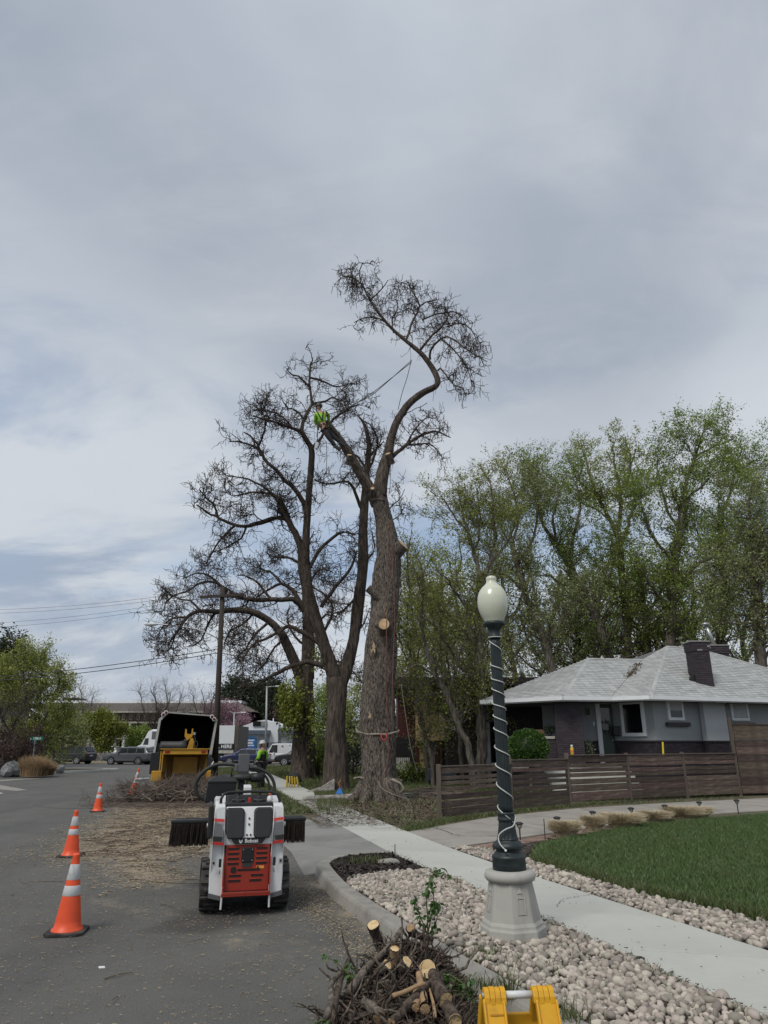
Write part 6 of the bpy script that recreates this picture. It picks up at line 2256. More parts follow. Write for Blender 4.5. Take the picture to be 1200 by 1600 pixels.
for side in (-1,1):
 x0,x1,prof=track(side)
 n_=len(prof)
 mb=MB()
 inner=[]
 cy_=sum(p_[0] for p_ in prof)/n_
 cz_=sum(p_[1] for p_ in prof)/n_
 for (y_,z_) in prof:
  cyy=min(max(y_,-0.34),0.78)
  czz=0.27+(0.205-0.27)*(cyy+0.34)/1.12
  L_=math.hypot(y_-cyy,z_-czz)
  inner.append((cyy+(y_-cyy)*(1-0.04/L_),czz+(z_-czz)*(1-0.04/L_)))
 rings=[]
 vs=[]
 fs=[]
 for i in range(n_):
  vs += [(x0,*prof[i]),(x1,*prof[i]),(x1,*inner[i]),(x0,*inner[i])]
 for i in range(n_):
  j=(i+1) % n_
  for k_ in range(4):
   l_=(k_+1) % 4
   fs.append((i*4+k_,i*4+l_,j*4+l_,j*4+k_))
 mb._add(vs,fs)
 tk=mb.build('rubber_track',M['rubber'],ld)
 # lugs round the belt
 loop=prof+[prof[0]]
 seg=[math.hypot(loop[i+1][0]-loop[i][0],loop[i+1][1]-loop[i][1]) for i in range(n_)]
 tot=sum(seg)
 nl=46
 mb=MB()
 for q in range(nl):
  d_=tot*q/nl
  i=0
  while d_ >seg[i]:
   d_ -= seg[i]
   i += 1
  f=d_/seg[i]
  y_=loop[i][0]+(loop[i+1][0]-loop[i][0])*f
  z_=loop[i][1]+(loop[i+1][1]-loop[i][1])*f
  ang=math.atan2(loop[i+1][1]-loop[i][1],loop[i+1][0]-loop[i][0])
  off=0.012
  ny,nz=-math.sin(ang),math.cos(ang)
  cyy=min(max(y_,-0.34),0.78)
  if (y_-cyy)*ny+(z_-0.24)*nz <0:
   ny,nz=-ny,-nz
  st_=0.02 if q % 2 else -0.02
  mb.box(((x0+x1)/2+st_,y_+ny*off,z_+nz*off),(0.165,0.032,0.03),(ang,0,0))
 mb.build('track_lugs',M['rubber'],tk,bevel=0.005,seg=1)
 xm=(x0+x1)/2
 for (y_,z_,r_) in ((-0.34,0.27,0.16),(0.78,0.205,0.115),(-0.04,0.13,0.085),(0.22,0.13,0.085),(0.48,0.13,0.085)):
  mb=MB().at((xm,y_,z_),(0,R(90),0)).lathe([(0.02,-0.085),(r_,-0.085),(r_,-0.05),(r_*0.5,-0.03),(r_*0.5,0.03),(r_,0.05),(r_,0.085),(0.02,0.085)],24)
  mb.build('roller',M['ld_dark'],ld,smooth=False)
MB().box((0,0.1,0.33),(0.56,1.15,0.2)).build('undercarriage',M['ld_dark'],ld,bevel=0.01)
MB().box((0,0.18,0.62),(0.52,0.95,0.5)).build('engine_bay',M['ld_dark'],ld,bevel=0.02)
def side_tower(s_):
 # rear face polygon in x-z, leaning outer edge, drawn for the right side then mirrored
 rear=[(0.245,0.18),(0.395,0.22),(0.402,0.42),(0.390,0.75),(0.388,1.07),(0.375,1.105),(0.272,1.10),(0.262,0.75),(0.25,0.42)]
 front=[(x*1.0,z) for x,z in rear]
 rings=[]
 for y_,dz,k_ in ((-0.66,0.0,1.0),(-0.60,0.015,1.0),(0.12,0.06,1.0),(0.30,-0.12,1.0)):
  rings.append([(s_*x,y_+(0.10 if z >0.9 else 0.0)*(1 if y_ <-0.5 else 0)-(0.0 if z >0.5 else -0.05)*(1 if y_ <-0.5 else 0),(z+dz*(1 if z >0.5 else 0))) for x,z in rear])
 mb=MB()
 mb.loft(rings)
 o=mb.build('side_tower',M['ld_white'],ld,bevel=0.012,seg=3)
 def onface(z):
  # y of the rear face at this height
  return -0.66+(0.10 if z >1.0 else (0.10*max(0,(z-0.75))/0.32 if z >0.75 else (0.05 if z <0.4 else 0.0)))
 for z0_,z1_ in ((0.935,0.965),(0.705,0.735)):
  mb=MB()
  a,b=onface(z0_)-0.004,onface(z1_)-0.004
  mb._add([(s_*0.266,a,z0_),(s_*0.3925,a,z0_+0.012),(s_*0.3905,b,z1_+0.012),(s_*0.268,b,z1_)],[(0,1,2,3) if s_ >0 else (3,2,1,0)])
  mb.build('red_stripe',M['ld_stripe'],o)
 mb=MB()
 a,b=onface(0.74)-0.004,onface(0.925)-0.004
 mb._add([(s_*0.275,a,0.742),(s_*0.3915,a,0.752),(s_*0.389,b,0.93),(s_*0.30,b,0.915),(s_*0.28,(a+b)/2,0.84)],[(0,1,2,3,4) if s_ >0 else (4,3,2,1,0)])
 mb.build('grey_decal',M['ld_grey'],o)
 mb=MB()
 mb._add([(s_*0.30,a-0.002,0.745),(s_*0.3913,a-0.002,0.753),(s_*0.3908,a+0.004,0.80),(s_*0.285,a+0.004,0.79)],[(0,1,2,3) if s_ >0 else (3,2,1,0)])
 mb.build('black_decal',M['ld_black'],o)
 # slot with raised lip, latch hook, warning plate
 mb=MB()
 mb.box((s_*0.295,-0.662,0.53),(0.03,0.012,0.085))
 mb.build('slot',M['ld_black'],o,bevel=0.012,seg=3)
 mb=MB()
 mb.tube([(s_*0.292,-0.668,0.46),(s_*0.296,-0.668,0.43),(s_*0.30,-0.668,0.42)],0.005,6)
 mb.build('latch',M['ld_grey'],o)
 mb=MB()
 mb.box((s_*0.365,-0.6635,0.53),(0.042,0.004,0.055))
 pl=mb.build('warning_plate',mat('plate_grey',(0.33,0.33,0.33),0.5),o)
 MB().box((s_*0.365,-0.667,0.533),(0.02,0.003,0.025)).build('warning_symbol',M['ld_black'],pl)
 # lower dark skid and tie-down
 mb=MB()
 mb.prism([(s_*0.27,0.16),(s_*0.40,0.19),(s_*0.40,0.235),(s_*0.27,0.20)],'y',-0.64,-0.3)
 mb.build('skid',M['ld_grey'],o)
 mb=MB().tube([(s_*0.255,-0.66,0.30),(s_*0.255,-0.68,0.2),(s_*0.258,-0.67,0.08)],0.011,8)
 mb.build('tie_down',M['ld_white'],o)
 return o
side_tower(-1)
side_tower(1)
# side_tower's outward flares: black panel outside left tower
mb=MB()
mb.box((-0.425,-0.2,0.93),(0.05,0.55,0.36))
mb.build('side_shroud',M['ld_black'],ld,bevel=0.02)
# ribbed red engine grille, slots cut right through it
gw,gz0,gz1,gy=0.245,0.21,0.70,-0.63
slots=[]
for z_,xs_ in ((0.665,(-1,1)),(0.615,(-1,1)),(0.565,(-1,1)),(0.515,(-1,1))):
 for s_ in xs_:
  slots.append((s_*0.155,z_,0.12,0.018))
slots += [(0.02,0.452,0.24,0.018),(-0.125,0.395,0.13,0.018),(0.115,0.395,0.13,0.018),(-0.13,0.345,0.13,0.018),(0.10,0.345,0.13,0.018)]
mb=MB()
mb.box((0,gy+0.02,(gz0+gz1)/2+0.015),(2*gw,0.03,gz1-gz0-0.03))
gr_=mb.build('engine_grille',M['ld_red'],ld,bevel=0.008,seg=2)
mb=MB()
for (x,z,w,h) in slots:
 mb.box((x,gy+0.004,z+0.0125),(w+0.006,0.014,0.004),(R(25),0,0))
mb.build('louvre',M['ld_red'],gr_)
mb=MB()
for (x,z,w,h) in slots:
 mb.box((x,gy+0.0035,z-0.002),(w,0.006,h+0.006))
sl_=mb.build('grille_slots',M['ld_black'],gr_,bevel=0.004,seg=2)
sl_['kind']='stuff'
mb=MB()
mb.box((0,gy-0.002,0.60),(0.13,0.018,0.15))
gv=mb.build('control_box',M['ld_black'],gr_,bevel=0.008)
mb=MB()
for sx in (-1,1):
 for sz in (-1,1):
  mb.at((sx*0.05,gy-0.013,0.60+sz*0.055),(R(90),0,0)).lathe([(0.006,-0.002),(0.006,0.004)],8)
mb.build('screw',M['galv'],gv)
MB().box((0,gy+0.002,0.50),(0.105,0.008,0.05)).build('latch',M['ld_dark'],gr_)
MB().at((-0.145,gy+0.002,0.452),(R(90),0,0)).lathe([(0.032,-0.003),(0.032,0.003)],20).build('port',M['ld_black'],gr_)
dec=MB().box((0.145,gy+0.0035,0.472),(0.085,0.004,0.028)).build('caution_decal',mat('decal_orange',(0.65,0.27,0.05),0.5),gr_)
MB().box((0.118,gy,0.472),(0.02,0.003,0.02)).build('caution_symbol',M['ld_black'],dec)
mb=MB()
mb.box((0,-0.66,0.215),(0.53,0.09,0.03))
mb.box((0,-0.70,0.232),(0.52,0.015,0.03))
mb.build('foot_step',M['ld_red'],ld,bevel=0.006)
for s_ in (-1,1):
 mb=MB()
 mb.prism([(-0.70,0.21),(-0.60,0.21),(-0.60,0.62),(-0.63,0.62)],'x',s_*0.247,s_*0.26)
 mb.build('step_cheek',M['ld_red'],ld)
# white spine with black knee pads and the badge
mb=MB()
mb.loft([[(-0.262,-0.62,0.70),(0.262,-0.62,0.70),(0.262,-0.4,0.70),(-0.262,-0.4,0.70)],[(-0.262,-0.625,0.77),(0.262,-0.625,0.77),(0.262,-0.4,0.77),(-0.262,-0.4,0.77)],
 [(-0.262,-0.52,1.085),(0.262,-0.52,1.085),(0.262,-0.3,1.085),(-0.262,-0.3,1.085)]])
back=mb.build('rear_cowl',M['ld_white'],ld,bevel=0.01)
for s_ in (-1,1):
 mb=MB()
 pts=[(s_*0.052,0.80),(s_*0.052,1.05),(s_*0.085,1.078),(s_*0.255,1.078),(s_*0.258,0.85),(s_*0.235,0.765),(s_*0.10,0.765),(s_*0.062,0.775)]
 def yy(z):
  return -0.625+(z-0.77)*0.105/0.315
 f_=[(x,yy(z)-0.04,z) for x,z in pts]
 b_=[(x,yy(z)+0.02,z) for x,z in pts]
 mb.loft([b_,f_])
 mb.build('knee_pad',M['ld_black'],back,bevel=0.018,seg=3)
mb=MB()
for z in (0.965,0.905):
 mb.at((0,yy(z)-0.004,z),(R(70),0,0)).lathe([(0.011,-0.004),(0.011,0.008),(0.004,0.009)],10)
for x in (-0.02,0.02):
 mb.at((x,yy(0.80)-0.004,0.80),(R(70),0,0)).lathe([(0.010,-0.004),(0.010,0.008),(0.004,0.009)],10)
mb.build('bolt',M['ld_dark'],back)
mb=MB()
mb.prism([(-0.17,0.775),(-0.185,0.758),(-0.15,0.712),(0.15,0.712),(0.185,0.758),(0.17,0.775)],'y',-0.652,-0.632)
bdg=mb.build('badge_plate',M['ld_black'],ld,bevel=0.004)
text('lettering','Bobcat',0.052,M['ld_white'],bdg,(0.032,-0.6535,0.742),(R(90),0,0),0.0008,bold=0.0012)
mb=MB()                      # small cat-face emblem
for pl_ in ([(-0.105,0.762),(-0.098,0.748),(-0.085,0.745),(-0.072,0.748),(-0.065,0.762),(-0.068,0.735),(-0.078,0.722),(-0.085,0.719),(-0.092,0.722),(-0.102,0.735)],):
 mb.prism(pl_,'y',-0.6545,-0.653)
em=mb.build('emblem',M['ld_white'],bdg)
MB().box((-0.085,-0.6555,0.738),(0.020,0.001,0.004)).build('emblem_detail',M['ld_black'],bdg)
# dash and controls
mb=MB()
mb.box((0,-0.30,1.09),(0.54,0.34,0.07))
mb.box((0,-0.14,1.13),(0.5,0.05,0.12),(R(-20),0,0))
ds=mb.build('control_panel',M['ld_black'],ld,bevel=0.015)
for s_ in (-1,1):
 mb=MB()
 mb.at((s_*0.12,-0.33,1.12)).lathe([(0.07,0.0),(0.075,0.015),(0.05,0.028),(0.052,0.036),(0.03,0.05),(0.016,0.06),(0.014,0.10),(0.022,0.115),(0.02,0.135),(0.006,0.14)],20)
 mb.build('joystick',M['ld_black'],ds,smooth=True)
 mb=MB()
 mb.tube([(s_*0.12-0.075,-0.36,1.15),(s_*0.12-0.03,-0.385,1.148),(s_*0.12+0.03,-0.385,1.148),(s_*0.12+0.075,-0.36,1.15)],0.008,6)
 mb.build('grab_loop',M['ld_grey'],ds)
MB().box((0.0,-0.42,1.145),(0.028,0.03,0.06)).build('red_lever',M['ld_stripe'],ds,bevel=0.005)
MB().tube([(0.235,-0.30,1.12),(0.25,-0.28,1.19),(0.262,-0.27,1.22)],0.006,6).build('key_cord',M['ld_stripe'],ds)
MB().at((0.235,-0.41,1.12)).lathe([(0.03,0),(0.035,0.03),(0.03,0.06),(0.012,0.075)],14).build('cap',M['ld_white'],ds,smooth=True)
MB().at((0.25,-0.25,1.19),(0,0,0)).lathe([(0.02,0),(0.024,0.015),(0.01,0.03)],12).build('beacon',mat('amber_lens',(0.35,0.15,0.05),0.3),ds,smooth=True)
mb=MB()
mb.prism([(-0.45,1.08),(-0.30,1.08),(-0.27,1.15),(-0.33,1.22),(-0.36,1.20),(-0.41,1.11)],'x',-0.315,-0.27)
mb.build('handle_bracket',M['ld_white'],ld,bevel=0.006)
mb=MB()
mb.prism([(-0.46,1.08),(-0.36,1.08),(-0.37,1.14),(-0.43,1.13)],'x',-0.385,-0.34)
mb.build('handle_bracket',M['ld_white'],ld,bevel=0.006)
mb=MB()
mb.tube([(-0.325,-0.46,1.09),(-0.325,-0.46,1.17),(-0.30,-0.45,1.215),(-0.24,-0.42,1.235),(0,-0.41,1.24),(0.24,-0.42,1.235),(0.32,-0.45,1.205),(0.345,-0.46,1.15),(0.35,-0.46,1.08)],0.016,10)
mb.build('reference_bar',M['ld_black'],ld,smooth=True)
# boom, linkages, attachment frame ahead of the operator station
mb=MB()
for s_ in (-1,1):
 mb.prism([(-0.1,0.98),(0.55,1.0),(1.05,0.62),(1.0,0.54),(0.5,0.86),(-0.1,0.88)],'x',s_*0.30,s_*0.36)
mb.build('lift_arm',M['ld_white'],ld,bevel=0.008)
mb=MB()
mb.prism([(0.02,1.05),(0.16,1.05),(0.16,1.29),(0.02,1.27)],'x',-0.045,0.045)
mb.build('boom_root',M['ld_white'],ld,bevel=0.008)
mb=MB()
mb.box((0.0,1.1,0.62),(0.62,0.10,0.42))
mb.build('attachment_plate',M['ld_dark'],ld,bevel=0.01)
mb=MB()
mb.prism([(1.0,0.7),(1.35,0.75),(1.42,1.25),(1.25,1.62),(1.15,1.62),(1.1,1.2)],'x',-0.06,0.06)
mb.build('grapple_mast',M['ld_dark'],ld,bevel=0.01)
mb=MB()
mb.box((0,1.18,1.52),(0.15,0.12,0.24))
for s_ in (-1,1):
 mb.box((s_*0.10,1.18,1.46),(0.05,0.10,0.10))
mb.build('rotator_head',M['ld_grey'],ld,bevel=0.012)
mb=MB()
mb.loft([[(-0.50,0.85,1.04),(-0.12,0.85,1.04),(-0.12,1.2,1.04),(-0.50,1.2,1.04)],[(-0.47,0.83,1.27),(-0.10,0.83,1.27),(-0.10,1.2,1.27),(-0.47,1.2,1.27)],
 [(-0.48,0.82,1.30),(-0.08,0.82,1.30),(-0.08,1.2,1.30),(-0.48,1.2,1.30)],[(-0.40,0.86,1.35),(-0.14,0.86,1.35),(-0.14,1.15,1.35),(-0.40,1.15,1.35)]])
mb.build('tool_bin',M['ld_black'],ld,bevel=0.012,seg=3)
mb=MB().at((0,0,0)).tube([(-0.30,1.05,1.335),(0.26,1.05,1.335)],0.045,16)
mb.build('cross_cylinder',M['ld_dark'],ld,smooth=True)
MB().tube([(0.10,1.0,1.335),(0.26,1.0,1.335)],0.062,16).build('cylinder_gland',M['ld_black'],ld,smooth=True)
def hose(pts,r_,m='hose'):
 q=resample(pts,26)
 MB().tube([tuple(v) for v in q],r_,9).build('hydraulic_hose',M[m],ld,smooth=True)
hose([(-0.45,1.3,1.02),(-0.60,1.3,1.12),(-0.62,1.3,1.28),(-0.52,1.28,1.42),(-0.36,1.25,1.50),(-0.15,1.2,1.50),(-0.02,1.18,1.46)],0.026)
hose([(0.08,1.12,1.46),(0.22,1.12,1.44),(0.36,1.1,1.36),(0.43,1.08,1.22),(0.39,1.05,1.10),(0.25,1.0,1.04),(0.12,1.0,1.03)],0.022)
hose([(0.10,1.15,1.42),(0.24,1.2,1.40),(0.34,1.2,1.30),(0.37,1.15,1.16),(0.30,1.1,1.02)],0.016)
hose([(-0.16,1.0,1.46),(-0.17,1.0,1.40),(-0.17,1.02,1.34)],0.012)
hose([(0.02,0.95,1.30),(0.05,0.9,1.18),(0.10,0.85,1.08)],0.014)
# brush head across the front
mb=MB()
for x0,x1 in ((-0.90,-0.42),(0.42,0.86)):
 mb.box(((x0+x1)/2,0.95,0.81),(x1-x0,0.14,0.045))
mb.box((0,1.16,0.78),(1.7,0.10,0.10))
bh=mb.build('brush_head',M['ld_black'],ld,bevel=0.014,seg=3)
n_=1500
xx=np.concatenate([rng.uniform(-0.89,-0.42,850),rng.uniform(0.43,0.85,650)])
yy_=rng.uniform(0.86,1.04,n_)
clump=np.sin(xx*95)*0.006
Pq=np.zeros((n_,3,3))
Pq[:,0]=np.stack([xx,yy_,np.full(n_,0.79)],1)
Pq[:,1]=Pq[:,0]+np.stack([clump+rng.normal(0,0.005,n_),rng.normal(0,0.008,n_),np.full(n_,-0.15)],1)
Pq[:,2]=Pq[:,1]+np.stack([clump+rng.normal(0,0.008,n_),rng.normal(0,0.02,n_),-0.075-rng.uniform(0,0.05,n_)],1)
V,Fq=tubes_np(Pq,np.tile([0.0035,0.004,0.003],(n_,1)),3)
o=np_obj('bristles',V,Fq,M['bristle'],ld)
o['kind']='stuff'
for s_ in (-1,1):
 MB().at((s_*0.44,-0.15,0.86),(0,R(90),0)).lathe([(0.025,-0.02),(0.025,0.02)],12).build('pivot_pin',M['ld_white'],ld)
# -- STREET LAMP
M['lamp_green']=mat('dark_teal_lamp_paint',(0.013,0.021,0.023),0.45,0.15,5,col2=(0.025,0.033,0.034),c2s=8,bump=0.06,bs=60,bd=0.002)
M['lamp_glass']=bpy.data.materials.new('ribbed_frosted_globe')
M['lamp_glass'].use_nodes=True
b_=M['lamp_glass'].node_tree.nodes['Principled BSDF']
b_.inputs['Base Color'].default_value=(0.66,0.68,0.55,1)
b_.inputs['Roughness'].default_value=0.3
b_.inputs['Transmission Weight'].default_value=0.15
b_.inputs['Subsurface Weight'].default_value=0.35
b_.inputs['Subsurface Radius'].default_value=(0.15,0.15,0.12)
b_.inputs['Coat Weight'].default_value=0.4
M['pedestal']=mat('lamp_pedestal_concrete',(0.36,0.355,0.325),0.9,0.08,4,col2=(0.23,0.22,0.20),c2s=3.5,c2w=(0.5,0.75),bump=0.25,bs=90,bd=0.004,sc=(1,1,0.35))
M['cord_white']=mat('white_rope_light',(0.46,0.47,0.44),0.4)
LX,LY=1.175,7.16
lamp=thing('street_lamp','dark green fluted lamp post with frosted globe on an octagonal concrete pedestal','street lamp',(LX,LY,0.11),rot=(0,R(-0.7),0))
def zof(py,Y=LY):
 return P(800,py,Y).z-0.11
def rof(wpx,py,Y=LY):
 return wpx/2/FOC*(Y/ray(800,py).y)
# octagonal pedestal, flats turned so that a corner faces the camera left of centre
oct_ph=0.80
ped=MB()
prof=[(0.290,0.0),(0.285,0.085),(0.272,0.105),(0.268,0.125),(0.250,0.150),(0.192,0.455),(0.190,0.462)]
ped.lathe([(r*1.04,z) for r,z in prof],8,ph=oct_ph)
pb_=ped.build('pedestal',M['pedestal'],lamp,bevel=0.008,seg=2)
mb=MB()
mb.lathe([(0.17,0.455),(0.215,0.462),(0.232,0.482),(0.236,0.505),(0.226,0.530),(0.205,0.545),(0.16,0.550)],48)
mb.build('pedestal_cap',M['pedestal'],pb_,smooth=True)
for k_ in range(8):
 a_=2*math.pi*(k_+0.5+oct_ph)/8
 if k_ % 2 == 0:
  continue
 # framed recess and arrow-shaped relief on alternate faces
 tilt=math.atan2(0.058*1.04*math.cos(math.pi/8),0.305)
 zc=0.285
 rr2=(0.250-(zc-0.15)*(0.058/0.305))*1.04*math.cos(math.pi/8)
 mb=MB()
 wv,hv_=0.082,0.125
 t_=0.012
 mb.box((0,-hv_/2-0,0),(wv,t_,0.012))
 mb.box((0,hv_/2+0,0),(wv,t_,0.012))
 mb.box((-wv/2+t_/2,0,0),(t_,hv_-t_,0.012))
 mb.box((wv/2-t_/2,0,0),(t_,hv_-t_,0.012))
 mb._add([(-0.026,0.090,0.0),(0.026,0.090,0.0),(0.026,0.096,0.006),(-0.026,0.096,0.006),(0.0,0.165,0.0),(0.0,0.11,0.009)],[(0,1,2,3),(3,2,5),(2,1,4),(2,4,5),(3,5,4),(0,3,4)])
 o=mb.build('relief_panel',M['pedestal'],pb_)
 m4=Matrix.Translation((math.cos(a_)*rr2,math.sin(a_)*rr2,zc)) @ Matrix.Rotation(a_+math.pi/2,4,'Z') @ Matrix.Rotation(math.pi/2-tilt,4,'X')
 o.matrix_local=m4
def fluted(name,z0_,z1_,r0_,r1_,n_=14,depth=0.10,parent=None,flare=0.0):
 K=30
 nn_=n_*6
 rings=[]
 for i in range(K):
  f=i/(K-1)
  z=z0_+(z1_-z0_)*f
  r=r0_+(r1_-r0_)*f+flare*(1-f) ** 3
  edge=min(1,min(f,1-f)*40)
  rings.append([((r*(1-depth*edge*max(0,math.cos(n_*2*math.pi*k/nn_)) ** 0.7))*math.cos(2*math.pi*k/nn_),(r*(1-depth*edge*max(0,math.cos(n_*2*math.pi*k/nn_)) ** 0.7))*math.sin(2*math.pi*k/nn_),z) for k in range(nn_)])
 mb=MB()
 mb.loft(rings)
 return mb.build(name,M['lamp_green'],parent,smooth=True)
zb0=zof(1372)-0.01
mb=MB()
mb.lathe([(0.155,0.54),(0.155,0.60),(0.152,0.64),(0.158,0.65),(0.158,0.665),(0.146,0.675),(0.118,0.705),(0.112,0.715),(0.138,0.725),(0.148,0.745),(0.142,0.765),(0.118,0.785),(0.098,0.80),(0.094,0.81)],48)
mb.build('post_base',M['lamp_green'],lamp,smooth=True)
fluted('base_shaft',0.805,0.965,0.088,0.074,12,0.10,lamp,flare=0.012)
mb=MB()
mb.lathe([(0.074,0.962),(0.083,0.968),(0.085,0.98),(0.080,0.988),(0.079,1.018),(0.084,1.024),(0.083,1.036),(0.074,1.042)],40)
mb.build('collar_ring',M['lamp_green'],lamp,smooth=True)
zt_=zof(998)
fluted('shaft',1.04,zt_,0.068,0.051,14,0.12,lamp)
z1_=zof(975)
mb=MB()
mb.lathe([(0.057,zt_-0.002),(0.066,zt_+0.005),(0.066,zt_+0.03),(0.060,zt_+0.04),(0.062,z1_-0.07),(0.075,z1_-0.035),(0.108,z1_-0.02),(0.114,z1_),(0.112,z1_+0.018),(0.06,z1_+0.02)],40)
mb.build('globe_holder',M['lamp_green'],lamp,smooth=True)
# acorn globe, finely ribbed
gpx=[(972,30),(968,33.5),(961,41),(952,47),(943,49.5),(934,48.5),(927,44),(921.5,38),(917,30),(913.5,22),(911,18),(908,16.5),(905,17.5),(902.5,16),(901,12),(899.5,6)]
prof=[(rof(w,py)*0.95,zof(py)) for py,w in gpx]
K2=resample(prof,44)
n_=144
rings=[]
for r,z in K2:
 rib=0.004 if z <zof(918) else 0.0
 rings.append([((r*(1+rib*math.cos(72*2*math.pi*k/n_)))*math.cos(2*math.pi*k/n_),(r*(1+rib*math.cos(72*2*math.pi*k/n_)))*math.sin(2*math.pi*k/n_),z) for k in range(n_)])
mb=MB()
mb.loft(rings)
mb.build('globe',M['lamp_glass'],lamp,smooth=True)
mb=MB()
mb.lathe([(0.018,zof(899.5)),(0.03,zof(898.5)),(0.022,zof(897.5)),(0.006,zof(896))],16)
mb.build('finial',M['lamp_green'],lamp,smooth=True)
# rope light wound round the shaft, its own thing
wr_pts=[]
# crossings seen on the post: (py left, py right) pairs from top to bottom
cross=[(1001,1020),(1038,1049),(1060,1069),(1076,1089),(1099,1109),(1118,1131),(1138,1153),(1167,1183),(1195,1213),(1225,1249),(1283-22,1308-16)]
zz_=[]
for l_,r_ in cross:
 zz_.append((zof(l_),0))
 zz_.append((zof(r_),1))
a0_=math.pi          # left side
pts=[]
for i,(z,s_) in enumerate(zz_):
 pts.append((a0_+math.pi*i,z))
K=resample(pts,420)
for a_,z in K:
 r_=0.068+(0.051-0.068)*(z-1.04)/(zt_-1.04)+0.007
 r_=max(r_,0.056)
 wr_pts.append((math.cos(a_)*r_,math.sin(a_)*r_,z))
last=wr_pts[-1]
tail=[last,(0.085,-0.03,1.0),(0.05,-0.085,0.93),(-0.03,-0.105,0.90),(-0.085,-0.09,0.86),(-0.10,-0.09,0.82),(-0.09,-0.125,0.775),(-0.055,-0.155,0.735)]
rope=thing('rope_light','white rope light wound round the lamp post shaft','rope light',(LX,LY,0.11),rot=(0,R(-0.7),0))
mb=MB()
mb.tube([(math.cos(a_)*0.068,math.sin(a_)*0.068,zt_+0.012) for a_ in np.linspace(0,6.28,28)],0.0055,6)
mb.tube(wr_pts,0.0062,6)
mb.build('cord',M['cord_white'],rope,smooth=True)
MB().tube([tuple(v) for v in resample(tail,30)],0.0062,6).build('loose_end',M['cord_white'],rope,smooth=True)
MB().tube([tail[-1],(-0.045,-0.16,0.722)],0.010,8).build('end_cap',M['fascia'],rope)
# -- PATH LIGHTS along the driveway
M['pl_metal']=mat('solar_light_black',(0.02,0.02,0.021),0.4,0.2,10)
def path_light(v,h,label):
 t=thing('path_light',label,'path light',v,group='small black solar path lights along the driveway',rz=rnd.uniform(0,1))
 MB().tube([(0,0,0),(0,0,h-0.08)],0.012,8).build('stake',M['pl_metal'],t)
 mb=MB()
 for k_ in range(6):
  a_=k_*math.pi/3
  mb.tube([(0.018*math.cos(a_),0.018*math.sin(a_),h-0.10),(0.055*math.cos(a_),0.055*math.sin(a_),h-0.02)],0.005,5)
 mb.build('cage',M['pl_metal'],t)
 MB().lathe([(0.02,h-0.095),(0.045,h-0.025)],12).build('lens',M['lamp_glass'],t,smooth=True)
 MB().lathe([(0.070,h-0.022),(0.076,h-0.012),(0.068,h),(0.03,h+0.014),(0.006,h+0.016)],16).build('cap',M['pl_metal'],t,smooth=True)
 return t
pls=[(813,1314,1288,'path light nearest the lamp post, on bare mulch'),(872,1303,1279,'path light leaning over the first straw grass clump'),(928,1292,1270,'path light just behind the second straw grass clump'),
 (988,1285,1263,'path light behind the third straw grass clump'),(1041,1281,1258,'path light between two straw clumps, fourth and fifth'),(1095,1274,1253,'path light behind the widest straw grass clump'),(1154,1272,1250,'rightmost path light, standing clear of the straw grass')]
for px,pb_y,pt_y,lab in pls:
 g_=G(px,pb_y,0.12)
 path_light((g_.x,g_.y,0.12),max(0.3,P(px,pt_y,g_.y).z-0.12),lab)
g_=G(852,1313,0.12)
tag(MB().tube([(0,0,0),(0,0,0.36)],0.008,6).build('stake',M['black_metal'],loc=g_),'thin dark stake standing in the mulch right of the nearest path light','stake')
# straw-coloured grass clumps
def straw_clump(px,py,w,h,n_,label):
 g_=G(px,py,0.12)
 t=thing('straw_grass_clump',label,'grass clump',(g_.x,g_.y,0.12),group='dry straw grass clumps edging the lawn')
 a_=rng.uniform(0,6.28,n_)
 r0_=np.sqrt(rng.random(n_))*w*0.30
 b=np.stack([np.cos(a_)*r0_*1.2,np.sin(a_)*r0_*0.8,np.zeros(n_)],1)
 out=np.stack([np.cos(a_),np.sin(a_)*0.8,np.zeros(n_)],1)+rng.normal(0,0.35,(n_,3))*np.array([1,1,0])
 hh=h*1.15*rng.uniform(0.5,1.1,n_)
 Pq=np.zeros((n_,5,3))
 for j,f in enumerate((0,.3,.6,.85,1.05)):
  Pq[:,j]=b+out*(w*0.27*f ** 1.8)*rng.uniform(.7,1.2,(n_,1))+np.array([0,0,1.0])*(hh*(f*1.35-0.55*f*f))[:,None]
 V,Fq=tubes_np(Pq,np.tile([0.0035,0.0035,0.003,0.0022,0.0012],(n_,1)),3)
 o=np_obj('blades',V,Fq,M['straw'],t)
 o['kind']='stuff'
for i,(px,py,w,h,lab) in enumerate(((884,1309,.50,.30,'leftmost straw-coloured grass clump, beside the mulch'),(928,1299,.42,.30,'small upright straw grass clump, second from the lamp post'),(973,1294,.72,.30,'wide straw grass clump, third from the lamp post'),
 (1024,1287,.55,.27,'flat low straw grass clump, fourth from the lamp post'),(1068,1281,.72,.30,'broad straw grass clump, fifth from the lamp post'),(1094,1279,.5,.26,'rightmost low straw grass clump, where the lawn meets the driveway'))):
 straw_clump(px,py,w,h,2300,lab)
